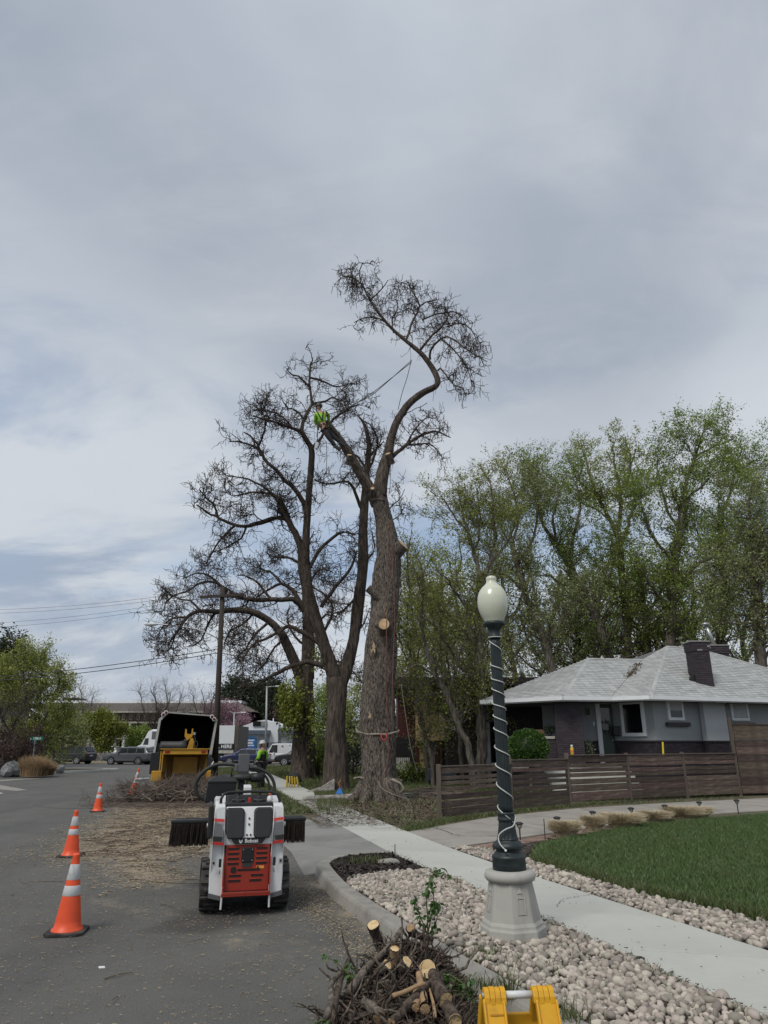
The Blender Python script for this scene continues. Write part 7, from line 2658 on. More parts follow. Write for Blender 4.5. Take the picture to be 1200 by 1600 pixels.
# -- YELLOW A-FRAME BARRICADE at the bottom edge
M['yellow']=mat('yellow_plastic',(0.62,0.33,0.015),0.45,0.08,8,col2=(0.42,0.21,0.02),c2s=7,c2w=(0.55,0.8),bump=0.08,bs=60,bd=0.002)
M['white_pipe']=mat('white_pipe',(0.58,0.60,0.60),0.4,0.1,10)
BYY=4.05
bl=P(760,1556,BYY)
br=P(858,1552,BYY)
af=thing('folding_barricade','yellow plastic folding A-frame barricade with a white pipe handle at the bottom edge','barricade',((bl.x+br.x)/2,BYY,0.12),rz=R(4))
tz=(bl.z+br.z)/2-0.12
hw=(br.x-bl.x)/2+0.02
def leg_frame(sgn):
 """one leaf of the A: two wide channel legs, cross bars"""
 root=MB()
 foot=sgn*0.235
 for s_ in (-1,1):
  x0_=s_*(hw-0.055)
  for k_ in range(1):
   p0,p1=Vector((x0_,0.0+sgn*0.022,tz-0.01)),Vector((x0_*1.15,foot,0.0))
   d=(p1-p0)
   L_=d.length
   ang=math.atan2(d.y,-d.z)
   c=(p0+p1)/2
   root.box(c,(0.105,0.028,L_),(ang,0,math.atan2(0,1)))
   for e_ in (-1,1):
    root.box(c+Vector((e_*0.049,sgn*0.018,0)),(0.012,0.03,L_*0.985),(ang,0,0))
 o=root.build('leg_frame',M['yellow'],af,bevel=0.006,seg=2)
 for z_ in (tz-0.13,0.10):
  f=(tz-z_)/tz
  MB().box((0,sgn*(0.022+0.213*f),z_),((hw-0.06)*2*1.0,0.03,0.055)).build('cross_bar',M['yellow'],af,bevel=0.005)
 return o
fr_=leg_frame(-1)
leg_frame(1)
for s_ in (-1,1):
 mb=MB()
 pr=[(-0.048,-0.03),(-0.044,0.0),(-0.03,0.026),(-0.01,0.036),(0.01,0.036),(0.03,0.026),(0.044,0.0),(0.048,-0.03)]
 for k_ in range(4):
  w0=s_*(hw-0.055)-0.052+k_*0.027
  mb.prism([(y*(1 if k_ % 2 else 0.95),tz+z*(1 if k_ % 2 else 0.93)) for y,z in pr],'x',w0,w0+0.0255)
 mb.build('hinge_knuckle',M['yellow'],af,bevel=0.003)
mb=MB().tube([(-hw+0.10,0,tz),(hw-0.10,0,tz)],0.017,20)
mb.build('handle_pipe',M['white_pipe'],af,smooth=True)
MB().tube([(-hw-0.006,0,tz),(-hw+0.004,0,tz)],0.013,14).build('bolt',M['galv'],af)
# moulded lettering block on the left leg, too fine to read
mb=MB()
for r_ in range(6):
 f=0.14+r_*0.055+(0.03 if r_ >1 else 0)
 zc=tz-f*tz
 yc=-(0.022+0.213*f)-0.0155
 if r_ == 1:
  continue
 x=-hw+0.055-0.035
 xe=x+(0.07 if r_ != 0 else 0.066)
 while x <xe:
  l_=rnd.uniform(0.004,0.010)
  mb.box((x+l_/2,yc,zc),(l_*0.8,0.003,0.007),(R(-22),0,0))
  x += l_
mb.build('moulded_lettering',mat('moulded_lettering',(0.42,0.20,0.01),0.5),fr_)
MB().at((hw-0.04,-0.115,tz*0.60),(R(68),0,0)).lathe([(0.010,-0.004),(0.010,0.006)],12).build('drain_hole',M['rubber'],fr_)
# -- NEAR PILE of cut branches at the kerb
M['log_bark']=bark_mat('cut_branch_bark',(0.022,0.017,0.014),(0.12,0.093,0.074),0.5,26,0.8,0.01)
M['log_grey']=bark_mat('grey_branch_bark',(0.045,0.038,0.032),(0.20,0.168,0.138),0.5,26,0.8,0.01)
M['end_grain']=mat('pale_end_grain',(0.52,0.37,0.19),0.85,0.12,40,col2=(0.62,0.48,0.29),c2s=18,bump=0.4,bs=70,bd=0.004)
M['end_dull']=mat('dull_end_grain',(0.30,0.20,0.115),0.9,0.2,30,bump=0.4,bs=60,bd=0.004)
PG='cut branches heaped in the near pile'
def log(px,py,Y,r_,d,L_,label,m='log_bark',endm='end_grain',bend=0.06,group=None,ell=1.0):
 """a branch whose sawn end faces out at (px, py), Y; d points from the end back into the pile"""
 e=P(px,py,Y)
 d=Vector(d).normalized()
 pts=[]
 rad=[]
 off=Vector((rnd.gauss(0,1),rnd.gauss(0,1),rnd.gauss(0,0.5)))*bend
 n_=9
 for i in range(n_):
  f=i/(n_-1)
  pts.append(d*(L_*f)+off*(f*f)+Vector((rnd.gauss(0,.004),rnd.gauss(0,.004),rnd.gauss(0,.004))))
  rad.append(r_*(1-0.35*f)*(1+rnd.uniform(-0.07,0.07)))
 t=thing('cut_branch',label,'branch',e,group=group)
 MB().tube(pts,rad,14,cap=False).build('bark',M[m],t,smooth=True)
 mb=MB()
 # slightly domed, ragged sawn face
 tng=-d
 u=tng.cross(Vector((0,0,1))).normalized()
 w=u.cross(tng).normalized()
 ring=[]
 for k_ in range(18):
  a_=k_/18*6.2832
  ring.append(u*math.cos(a_)*r_*0.97*(1+rnd.uniform(-.05,.05))+w*math.sin(a_)*r_*0.97*(1+rnd.uniform(-.05,.05))+tng*rnd.uniform(-0.001,0.003))
 vs=ring+[v*0.5+tng*rnd.uniform(0.001,0.004) for v in ring]+[tng*0.003]
 fs=[(i,(i+1) % 18,18+(i+1) % 18,18+i) for i in range(18)]+[(18+i,18+(i+1) % 18,36) for i in range(18)]
 mb._add(vs,fs)
 mb.build('sawn_end',M[endm],t)
 return t
log(583,1445,6.0,0.045,(0.25,0.45,-0.75),0.4,'upright cut branch with pale sawn end, topmost at the left of the near pile')
log(642,1450,5.95,0.034,(0.0,0.7,-0.6),0.22,'cut branch with a dull sawn end at the top right of the near pile','log_bark','end_dull')
log(605,1507,5.5,0.034,(-0.45,0.5,-0.5),0.5,'small branch end with a white ringed centre left of the dark hollow','log_grey')
log(617,1482,5.62,0.033,(-0.1,0.3,-0.9),0.3,'short yellowish stub standing in the near pile above the dark hollow','end_dull')
log(637,1503,5.45,0.042,(-0.5,0.35,-0.65),0.5,'cut branch end just left of the largest bright round one')
log(668,1514,5.36,0.056,(0.1,0.9,-0.25),0.4,'largest round bright branch end facing out at the middle right of the near pile')
log(696,1563,5.12,0.050,(-0.35,0.75,0.25),0.28,'thick cut branch end pointing down right below the largest round one')
log(711,1596,4.95,0.045,(-0.2,0.75,0.1),0.5,'thick brown branch end at the bottom right of the near pile')
log(592,1590,4.95,0.042,(-0.2,0.85,0.15),0.28,'ragged grey branch end hanging down at the bottom centre of the near pile','log_grey','end_dull')
log(664,1577,5.02,0.032,(-0.1,0.85,0.15),0.3,'stubby torn branch end low in the middle of the near pile','end_dull','end_dull')
log(650,1574,5.04,0.026,(0.1,0.85,0.15),0.3,'small torn branch end just left of the stubby one, low in the near pile','end_dull','end_dull')
log(612,1598,4.92,0.03,(0.4,0.5,0.2),0.4,'split branch end at the bottom edge under the ragged grey one','log_bark','end_dull')
# long branches crossing the heap
for (a_,b_,r_,m_,lab) in (
 ((545,1552,5.35),(628,1452,5.95),0.028,'log_grey','long grey branch slanting up right across the left of the near pile'),
 ((516,1600,5.0),(545,1500,5.75),0.026,'log_bark','dark branch forming the left edge of the near pile'),
 ((510,1590,5.0),(532,1520,5.5),0.022,'log_grey','peeling grey branch outermost at the lower left of the near pile'),
 ((614,1556,5.05),(664,1537,5.15),0.015,'end_dull','split bare slat of wood lying below the dark hollow in the near pile'),
 ((545,1590,5.05),(612,1570,5.2),0.018,'log_bark','thin dark branch lying level near the bottom left of the pile'),
 ((680,1590,4.98),(668,1535,5.25),0.011,'end_dull','thin pale split stick leaning upright right of the pile centre'),
 ((625,1490,5.7),(627,1432,5.95),0.009,'log_bark','thin dark stick poking straight up from the top of the pile')):
 p0,p1=P(*a_),P(*b_)
 t=thing('cut_branch',lab,'branch',p0)
 d=p1-p0
 q=resample([(0,0,0),tuple(d*0.35+Vector((rnd.gauss(0,.012),rnd.gauss(0,.012),rnd.gauss(0,.012)))),tuple(d*0.7+Vector((rnd.gauss(0,.012),0,rnd.gauss(0,.012)))),tuple(d)],12)
 MB().tube([tuple(v) for v in q],[r_*(1-0.3*i/11)*rnd.uniform(.92,1.08) for i in range(12)],11).build('bark',M[m_],t,smooth=True)
# loose branches of the body of the heap, alike: one thing each, and the fine stuff inside
pc=Vector((0.12,5.42,0))
def heap_pt(sp=1.0):
 """point on the heap: it rises away from the camera to a ridge, then drops"""
 y_=rnd.uniform(4.75,6.2)
 w=0.50-0.20*(y_-4.75)/1.45
 k=rnd.uniform(-1,1)*sp
 top_=(0.10+0.29*(min(y_,6.0)-4.75)/1.25)*math.sqrt(max(0.02,1-min(1,abs(k)) ** 2.2))*(1 if y_ <6.0 else (6.25-y_)/0.25)
 return Vector((0.11+0.06*(y_-4.75)+k*w,y_,top_))
base_br=None
meshes=[]
for k_ in range(6):
 q=[(0,0,0)]
 d=Vector((1,0,0))
 for j in range(7):
  d=(d+Vector((0,rnd.gauss(0,.22),rnd.gauss(0,.22)))).normalized()
  q.append(tuple(Vector(q[-1])+d*0.085))
 me=MB().tube(q,[0.017*(1-0.08*j)*rnd.uniform(.9,1.1) for j in range(8)],7)
 tmp=me.build('cut_branch',M['log_bark'] if k_ % 2 else M['log_grey'],smooth=True)
 meshes.append(tmp.data)
 bpy.data.objects.remove(tmp)
for k_ in range(120):
 o=bpy.data.objects.new('cut_branch',meshes[k_ % 6])
 COL.objects.link(o)
 h_=heap_pt()
 o.location=(h_.x-0.08,h_.y,max(0.03,h_.z*rnd.uniform(0.7,0.98)))
 o.rotation_euler=(rnd.uniform(0,6.28),rnd.gauss(-0.1,0.35),rnd.uniform(0,6.28))
 o.scale=(rnd.uniform(0.35,0.7),)+(rnd.uniform(0.35,0.95),)*2
 tag(o,'dark crooked branch lying loose in the near pile at the kerb','branch',PG)
n_=9000
s0=np.array([list(heap_pt(1.08)) for _ in range(n_)])
s0[:,2]=np.maximum(0.02,s0[:,2]*rng.uniform(0.3,0.95,n_))
A=np.zeros((n_,5,3))
A[:,0]=s0
d=nrm(rng.normal(size=(n_,3))*np.array([1,1,0.55]))
for j in range(1,5):
 d=nrm(d+rng.normal(0,0.25,(n_,3)))
 A[:,j]=A[:,j-1]+d*(rng.uniform(0.015,0.045,n_))[:,None]
A[:,:,2]=np.maximum(A[:,:,2],0.012)
V,Fq=tubes_np(A,np.tile([0.006,0.0055,0.005,0.004,0.0025],(n_,1))*np.exp(rng.normal(0,.35,n_))[:,None],4)
o=np_obj('twig_tangle',V,Fq,mat('shade_dark_twigs',(0.065,0.05,0.038),0.95,0.3,12,island=0.7))  # twig colour lowered to carry the shade deep in the heap
tag(o,'fine shade-darkened twigs and bark litter filling the near branch pile',kind='stuff')
o=lying('bark_litter',s0[:900,:2]*1.0,0.07,0.006,M['twig_pale'],z=0.02)
Vz=None
o['kind']='stuff'
for v_ in o.data.vertices:
 pass
# leafy sprigs round the heap
M['leaf_sprig']=leaf_mat('shoot_leaf',(0.035,0.085,0.022),(0.07,0.125,0.035),0.4,0.35)
def leaf_shape(s_):
 return [(0,0,0),(0.28*s_,0.22*s_,0.02*s_),(0.26*s_,0.55*s_,0.0),(0,s_,-0.06*s_),(-0.26*s_,0.55*s_,0.0),(-0.28*s_,0.22*s_,0.02*s_)]
def sprig(name,label,stems,nleaf,size,catn='plant',m='leaf_sprig'):
 """stems: lists of 3-D points; leaves hang on the stems"""
 b=stems[0][0]
 t=thing(name,label,catn,b)
 off=Vector(b)
 mb=MB()
 for s_ in stems:
  q=resample([tuple(Vector(v)-off) for v in s_],14)
  mb.tube([tuple(v) for v in q],[0.006*(1-0.05*i) for i in range(14)],6)
 mb.build('stem',M['blade_wild'],t)
 per=nleaf // len(stems)
 for s_ in stems:
  q=resample([tuple(Vector(v)-off) for v in s_],40)
  for k_ in range(per):
   i=rnd.randrange(6,40)
   mb=MB()
   sz=size*rnd.uniform(0.6,1.25)
   mb._add(leaf_shape(sz),[(0,1,2,3),(0,3,4,5)])
   o=mb.build('leaf',M[m],t)
   p_=Vector(q[i])+Vector((rnd.gauss(0,.012),rnd.gauss(0,.012),rnd.gauss(0,.008)))
   o.location=p_
   o.rotation_euler=(rnd.gauss(-0.7,0.5),rnd.gauss(0,0.4),rnd.uniform(0,6.28))
 return t
sprig('leafy_shoot','leafy green shoot arching up from the gravel behind the near branch pile',[
 [P(668,1462,6.5),P(668,1430,6.5),P(666,1395,6.5),P(676,1368,6.5),P(692,1357,6.5),P(706,1374,6.45)],
 [P(668,1462,6.5),P(674,1430,6.45),P(678,1400,6.45),P(672,1375,6.45),P(682,1360,6.45)],
 [P(668,1462,6.5),P(660,1440,6.5),P(652,1420,6.5),P(648,1402,6.5)],
 [P(668,1462,6.5),P(680,1445,6.5),P(684,1420,6.5),P(680,1402,6.5)]],150,0.055)
sprig('leafy_shoot','small leafy shoot sticking out over the asphalt at the left of the near pile',[
 [P(552,1530,5.5),P(535,1512,5.5),P(520,1500,5.5),P(510,1494,5.5)],[P(555,1540,5.5),P(545,1520,5.5),P(550,1505,5.5)]],26,0.045)
st_=[]
for k_ in range(9):
 a_=(690+rnd.uniform(-6,6),1530+rnd.uniform(-20,40),5.5)
 st_.append([P(*a_),P(a_[0]+rnd.uniform(10,30),a_[1]+rnd.uniform(-20,10),5.45),P(a_[0]+rnd.uniform(30,62),a_[1]+rnd.uniform(-25,30),5.4)])
sprig('leafy_branch','leafy green branches drooping over the kerb on the right of the near pile',st_,230,0.042,'branch')
st_=[[P(520,1600,5.05),P(508,1594,5.0),P(490,1598,4.95)],[P(520,1600,5.05),P(512,1600,5.0),P(500,1604,4.95)]]
sprig('leafy_branch','low leafy sprig on the asphalt at the bottom left of the near pile',st_,60,0.035,'branch')
# weeds in the gravel
def tuft(px,py,n_,h,label,spread=0.05):
 g_=G(px,py,0.13)
 t=thing('weed_tuft',label,'weed',(g_.x,g_.y,0.12))
 q=rng.normal(0,spread,(n_,2))
 o=blades('blades',q,h,0.007,M['blade_wild'],0.5,0.0,t)
 o['kind']='stuff'
tuft(798,1558,46,0.17,'upright green weed tuft in the gravel just behind the yellow barricade',0.022)
tuft(760,1492,170,0.06,'low sparse weed patch in the gravel left below the lamp pedestal',0.11)
tuft(840,1512,120,0.05,'thin yellowish weed patch in the gravel below the lamp pedestal, right one',0.12)
tuft(757,1545,80,0.08,'weedy sprouts against the kerb left of the yellow barricade',0.05)
tuft(888,1592,60,0.11,'weed tuft in the gravel just right of the yellow barricade',0.05)
tuft(570,1347,160,0.10,'green weed patch growing in the dark mulch at the kerb bulb',0.14)
g_=G(617,1338,0.13)
tag(MB().tube([(0,0,0),(0.003,0,0.17)],0.007,6).build('irrigation_riser',M['black_metal'],loc=g_),'thin dark irrigation riser standing in the mulch by the walk','riser')
g_=G(1007,1504,0.12)
ir=thing('sprinkler_head','round black sprinkler head at the gravel side of the walk','sprinkler',(g_.x-0.03,g_.y,0.11))
MB().lathe([(0.03,0),(0.034,0.03),(0.034,0.042),(0.022,0.046),(0.02,0.05)],18).build('cap',M['black_metal'],ir,smooth=True)
mb=MB()
mb.box((0,0,0.005),(0.16,0.16,0.03))
g_=G(790,1210,0)
g_=G(1048,1402,0.12)
tag(MB().lathe([(0.09,0),(0.09,0.012),(0.07,0.016)],16).build('valve_cover',M['ld_dark'],smooth=True,loc=(g_.x,g_.y,0.125)),'small dark round valve cover between lawn edge and river stones','cover')
g_=G(536,1350,0.13)
rk=MB().ico((0,0,0.03),(0.17,0.08,0.06),2,0.12).build('rock',M['kerb'],smooth=True,loc=G(608,1351,0.11))
tag(rk,'flat grey rock lying at the edge of the dark mulch','rock')
# == CHIPPER AND TRUCK
M['ch_yellow']=mat('chipper_yellow',(0.46,0.245,0.02),0.5,0.12,3,col2=(0.26,0.15,0.03),c2s=2.5,c2w=(0.5,0.75))
M['ch_inner']=mat('worn_hopper_steel',(0.20,0.115,0.025),0.6,0.3,4,col2=(0.09,0.06,0.03),c2s=3)
M['red_lens']=mat('red_lens',(0.25,0.01,0.01),0.25)
M['lens_dark']=mat('dark_red_lens',(0.10,0.012,0.012),0.3)
M['box_grey']=mat('dirty_white_truck_paint',(0.42,0.42,0.40),0.55,0.1,2,col2=(0.27,0.26,0.235),c2s=2)
M['chrome']=mat('wheel_alloy',(0.5,0.5,0.52),0.3,metal=0.8)
CY=26.6
cc=P(288,1200,CY)
ch=thing('wood_chipper','yellow wood chipper with its infeed hopper full of cut brush','chipper',(cc.x,CY,0),rz=R(14))
def cz(py,Y=CY):
 return P(288,py,Y).z
k_=(CY/ray(288,1190).y)/FOC            # metres per pixel at the chipper
W2=33*k_
ztop,zbot=cz(1178),0.55
# hopper: flared funnel open to the rear
mb=MB()
o_=[(-W2,0,zbot),(W2,0,zbot),(W2,0,ztop),(-W2,0,ztop)]
i_=[(-W2*0.55,1.0,0.75),(W2*0.55,1.0,0.75),(W2*0.55,1.0,ztop-0.12),(-W2*0.55,1.0,ztop-0.12)]
mb.loft([o_,i_],cap=False)
o2=[(v[0]*1.03,v[1]+0.01,v[2]+(0.03 if v[2] >1 else -0.03)) for v in o_]
i2=[(v[0]*1.08,v[1],v[2]+(0.03 if v[2] >1 else -0.03)) for v in i_]
mb.loft([i2,o2],cap=False)
mb.build('infeed_hopper',M['ch_inner'],ch)
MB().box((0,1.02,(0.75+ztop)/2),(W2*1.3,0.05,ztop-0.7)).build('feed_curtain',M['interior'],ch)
mb=MB()
mb.box((0,-0.03,ztop+0.07),(2*W2+0.02,0.10,0.17))
tb=mb.build('top_beam',M['ch_yellow'],ch,bevel=0.01)
for s_ in (-1,1):
 MB().at((s_*(W2-0.13),-0.085,ztop+0.07),(R(90),0,0)).lathe([(0.0,0.01),(0.045,0.008),(0.05,-0.004)],14).box((0,0,0),(0.17,0.08,0.012)).build('marker_light',M['red_lens'],tb)
MB().box((0,-0.05,ztop+0.17),(2*W2+0.24,0.14,0.03)).build('control_bar',M['ch_yellow'],ch,bevel=0.005)
for s_,w_,x_ in ((-1,0.34,-W2-0.17),(1,0.17,W2+0.1)):
 MB().box((x_,-0.06,0.72),(w_,0.3,0.36)).build('fender',M['ch_yellow'],ch,bevel=0.02)
 MB().box((x_+(0.06 if s_ <0 else 0),-0.02,0.50),(w_*0.55,0.16,0.3)).build('support_leg',M['ch_yellow'],ch,bevel=0.01)
for x_ in (-W2-0.02,-W2-0.09):
 MB().box((x_,-0.04,(ztop+0.7)/2+0.1),(0.035,0.05,ztop-0.7)).build('guard_rail',M['ch_yellow'],ch)
MB().box((-W2-0.28,0.1,1.15),(0.3,0.3,0.72)).build('side_tank',M['ld_black'],ch,bevel=0.02)
MB().box((0,1.9,1.0),(1.3,1.9,0.9)).build('engine_housing',M['ch_yellow'],ch,bevel=0.04)
MB().at((-0.35,0.9,cz(1166)),(0,R(90),R(4))).lathe([(0.0,-0.62),(0.15,-0.6),(0.17,-0.55),(0.17,0.1),(0.19,0.12),(0.19,0.3),(0.15,0.34),(0.0,0.35)],22).build('muffler',M['ld_dark'],ch,smooth=True)
MB().at((0.0,1.0,cz(1160))).lathe([(0.12,0),(0.13,0.08),(0.10,0.12),(0.0,0.14)],16).build('air_cleaner',M['ld_dark'],ch,smooth=True)
# discharge chute and winch arm standing up in front of the truck box
z0_,z1_=cz(1176),cz(1137)
mb=MB()
mb.prism([(-0.02,z0_),(0.32,z0_),(0.30,z0_+0.30),(0.20,z0_+0.52),(0.12,z0_+0.50)],'y',0.75,0.95)
mb.build('winch_arm',M['ch_yellow'],ch,bevel=0.01)
mb=MB()
mb.prism([(0.0,z0_+0.42),(0.16,z0_+0.55),(0.19,z1_-0.28),(0.185,z1_),(0.14,z1_-0.04),(0.13,z1_-0.22),(-0.03,z1_-0.20),(-0.05,z1_-0.05),(-0.10,z1_-0.02),(-0.105,z1_-0.30)],'y',0.78,0.98)
mb.build('chute_fork',M['ch_yellow'],ch,bevel=0.01)
MB().tube([(0.24,0.72,z0_+0.1),(0.30,0.72,z0_+0.45),(0.24,0.75,z0_+0.62)],0.022,8).build('hose',M['hose'],ch)
MB().tube([(0.34,0.72,z0_+0.05),(0.40,0.74,z0_+0.3),(0.34,0.76,z0_+0.42)],0.02,8).build('hose',M['hose'],ch)
MB().tube([(0.25,0.74,z0_+0.63),(0.25,0.74,z0_+0.72)],0.05,10).build('knob',M['galv'],ch)
for s_ in (-1,1):
 wl=MB().at((s_*0.95,1.9,0.36),(0,R(90),0)).lathe([(0.1,-0.1),(0.33,-0.1),(0.36,-0.06),(0.36,0.06),(0.33,0.1),(0.1,0.1)],28).build('wheel',M['rubber'],ch,smooth=False)
 MB().at((s_*1.06,1.9,0.36),(0,R(90),0)).lathe([(0.0,-0.01),(0.19,-0.01),(0.2,0.01),(0.0,0.02)],20).build('rim',M['galv'],wl)
mb=MB()
mb.tube([(-W2-0.42,0.3,0.62),(-W2-0.9,0.3,0.60)],0.05,10)
mb.build('side_arm',M['galv'],ch)
# chip truck: tall box seen through its open rear
TY=31.0
tc_=P(291,1175,TY)
tk=thing('chip_truck','dirty white chip truck with open dark box backed up to the chipper','truck',(tc_.x,TY,0),rz=R(15))
kt=(TY/ray(290,1150).y)/FOC
def tz_(py):
 return P(291,py,TY).z
def tx_(px,py=1150):
 return P(px,py,TY).x-tc_.x
outer=[(tx_(244),tz_(1180)),(tx_(247.5),tz_(1124)),(tx_(259),tz_(1112.5)),(tx_(327),tz_(1117)),(tx_(337),tz_(1124)),(tx_(332),tz_(1180))]
inner=[(tx_(247),tz_(1178)),(tx_(251),tz_(1126)),(tx_(262),tz_(1114.5)),(tx_(325),tz_(1118.8)),(tx_(333.5),tz_(1127)),(tx_(328),tz_(1178))]
dep=4.2
mb=MB()
n_=len(outer)
vs=[(x,0,z) for x,z in outer]+[(x,0,z) for x,z in inner]+[(x,dep,z) for x,z in outer]+[(x,dep,z) for x,z in inner]
fs=[]
for i in range(n_-1):
 fs += [(i,i+1,n_+i+1,n_+i),(i+1,i,2*n_+i,2*n_+i+1),(n_+i,n_+i+1,3*n_+i+1,3*n_+i)]
fs.append(tuple(range(2*n_,3*n_)))
mb._add(vs,fs)
mb.build('chip_box',M['box_grey'],tk)
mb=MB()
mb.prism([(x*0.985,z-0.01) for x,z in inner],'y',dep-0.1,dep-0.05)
mb.build('box_inner_shade',M['interior'],tk)  # near-black sheets stand in for the shade inside the open box
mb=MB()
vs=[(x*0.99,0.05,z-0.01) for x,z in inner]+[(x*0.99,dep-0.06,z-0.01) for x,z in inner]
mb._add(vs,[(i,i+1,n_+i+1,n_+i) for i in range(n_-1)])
mb.build('box_inner_shade',M['interior'],tk)
for (px,py) in ((257,1117),(261.2,1113.9),(330.2,1119.5),(333.6,1123.4)):
 v=P(px,py,TY)
 mb=MB().at((v.x-tc_.x,-0.03,v.z),(R(90),0,0))
 mb.lathe([(0.085,-0.01),(0.085,0.02),(0.075,0.03),(0.0,0.03)],16)
 tl_=mb.build('tail_lamp',M['fascia'],tk)
 MB().at((v.x-tc_.x,-0.062,v.z),(R(90),0,0)).lathe([(0.062,-0.01),(0.055,0.012),(0.0,0.018)],16).build('lens',M['lens_dark'],tl_)
MB().box((0,dep/2,0.98),(2.3,dep,0.5)).build('chassis',M['ld_dark'],tk)
for s_ in (-1,1):
 for y_ in (0.9,5.0):
  wl=MB().at((s_*0.98,y_,0.48),(0,R(90),0)).lathe([(0.2,-0.14),(0.44,-0.14),(0.48,-0.09),(0.48,0.09),(0.44,0.14),(0.2,0.14)],28).build('wheel',M['rubber'],tk)
  MB().at((s_*1.11,y_,0.48),(0,R(90),0)).lathe([(0.0,-0.02),(0.25,-0.02),(0.27,0.01),(0.0,0.02)],20).build('rim',M['galv'],wl)
MB().box((0,dep+1.2,1.6),(2.2,1.9,1.6)).build('cab',M['box_grey'],tk,bevel=0.12)
MB().box((-1.15,0.25,1.35),(0.16,0.3,1.0)).build('side_panel',M['ld_black'],tk)
mb=MB()
mb.tube([(tx_(336),-0.05,tz_(1190)),(tx_(330),-0.05,tz_(1200))],0.03,6)
mb.build('tie_strap',M['fascia'],tk)
# -- BRUSH PILE at the chipper
M['brush']=mat('grey_brown_brush',(0.14,0.108,0.09),0.9,0.25,2,island=0.35)
bp0=P(275,1245,24.6)
brush=thing('brush_pile','tangled heap of bare cut limbs feeding into the yellow chipper','brush pile',(bp0.x,24.6,0))
n_=64
brush.scale=(0.9,1.0,0.8)
S0=np.zeros((n_,9,3))
for i in range(n_):
 f=rnd.random()
 if i <26:                                   # limbs leading into the hopper
  st_=Vector((rnd.uniform(-0.9,1.1),rnd.uniform(-1.2,-0.3),rnd.uniform(0.05,0.5)))
  en=Vector((rnd.uniform(-0.5,0.7),2.2,rnd.uniform(0.5,0.85)))
 elif i <50:
  st_=Vector((rnd.uniform(-1.6,1.7),rnd.uniform(-1.3,0.6),rnd.uniform(0.05,0.42)))
  a_=rnd.uniform(0,6.28)
  en=st_+Vector((math.cos(a_)*1.2,math.sin(a_)*0.8,rnd.uniform(-0.3,0.5)))
 else:                                        # wispy limbs spreading to the left over the road
  st_=Vector((rnd.uniform(-1.4,-0.6),rnd.uniform(-0.8,0.6),rnd.uniform(0.1,0.4)))
  en=st_+Vector((rnd.uniform(-1.3,-0.5),rnd.uniform(-0.5,0.6),rnd.uniform(-0.1,0.5)))
 q=resample([tuple(st_),tuple(st_.lerp(en,.35)+Vector((rnd.gauss(0,.12),rnd.gauss(0,.12),rnd.gauss(0.08,.1)))),tuple(st_.lerp(en,.7)+Vector((rnd.gauss(0,.12),rnd.gauss(0,.12),rnd.gauss(0.05,.1)))),tuple(en)],9)
 q[:,2]=np.maximum(q[:,2],0.03)
 S0[i]=q
rad=np.linspace(1,0.5,9)[None]*rng.uniform(0.012,0.034,n_)[:,None]
rad[:3] *= 2.2
for i in range(n_):
 V,Fq=tubes_np(S0[i:i+1],rad[i:i+1],7)
 np_obj('branch',V,Fq,M['brush'],brush,smooth=True)
A,B=grow(S0,rad,640,0.5,K=6,tmin=0.1,along=0.7,spread=0.9,up=0.0,wig=0.35,rr=0.5,rmin=0.009)
A2,B2=grow(A,B,3600,0.36,K=5,tmin=0.1,along=0.7,spread=1.0,up=0.05,wig=0.4,rr=0.6,rmin=0.0055)
for q in (A,A2):
 q[:,:,2]=np.maximum(q[:,:,2],0.01)
V,Fq=cat([tubes_np(A,B,4),tubes_np(A2,B2,3)])
o=np_obj('twigs',V,Fq,M['brush'],brush)
o['kind']='stuff'
# low twig carpet at the foot of the heap
q=np.stack([rng.uniform(-1.8,2.3,1500),rng.normal(-0.8,0.8,1500)],1)
o=lying('twigs',q+np.array([bp0.x,24.6]),0.5,0.007,M['brush'],bend=0.45,K=5,z=0.02)
o['kind']='stuff'
fr2=P(214,1245,25)
A=np.array([[[0,0,0.02+0.1*j] for j in range(6)]])*0
# -- UTILITY POLE, street light, wires
M['pole']=mat('tarred_pole_wood',(0.045,0.036,0.03),0.9,0.3,3,bump=0.5,bs=12,bd=0.01,sc=(8,8,0.5))
UY=34.0
u0=P(335,1218,UY)
u1=P(348,917,UY)
pole=thing('utility_pole','dark wooden utility pole with crossarm and street light beside the chip truck','utility pole',(u0.x,UY,0.0))
UO=Vector(pole.location)
mb=MB().tube([(0,0,0),tuple((u1-UO)*0.5+Vector((0,0,0.0))),tuple(u1-UO)],[0.155,0.135,0.11],14)
mb.build('pole_shaft',M['pole'],pole,smooth=True)
xa=P(347.5,932,UY)-UO
mb=MB().box(xa+Vector((0,-0.16,0)),(2.4,0.11,0.13),(0,0,R(-16)))
ca=mb.build('crossarm',M['pole'],pole)
mb=MB()
for i in range(4):
 x=-1.05+i*0.7
 mb.at(xa+Vector((x,-0.16-x*0.28,0.06))).lathe([(0.02,0),(0.02,0.06),(0.05,0.07),(0.055,0.10),(0.03,0.13),(0.045,0.15),(0.0,0.18)],10)
mb.build('insulators',M['galv'],ca)
aa=P(341,998,UY)-UO
ab=P(243,975,UY)-UO
q=resample([tuple(aa),tuple(aa.lerp(ab,.3)+Vector((0,0,.20))),tuple(aa.lerp(ab,.7)+Vector((0,0,.14))),tuple(ab)],16)
MB().tube([tuple(v) for v in q],0.032,8).build('lamp_arm',M['galv'],pole,smooth=True)
lh=MB()
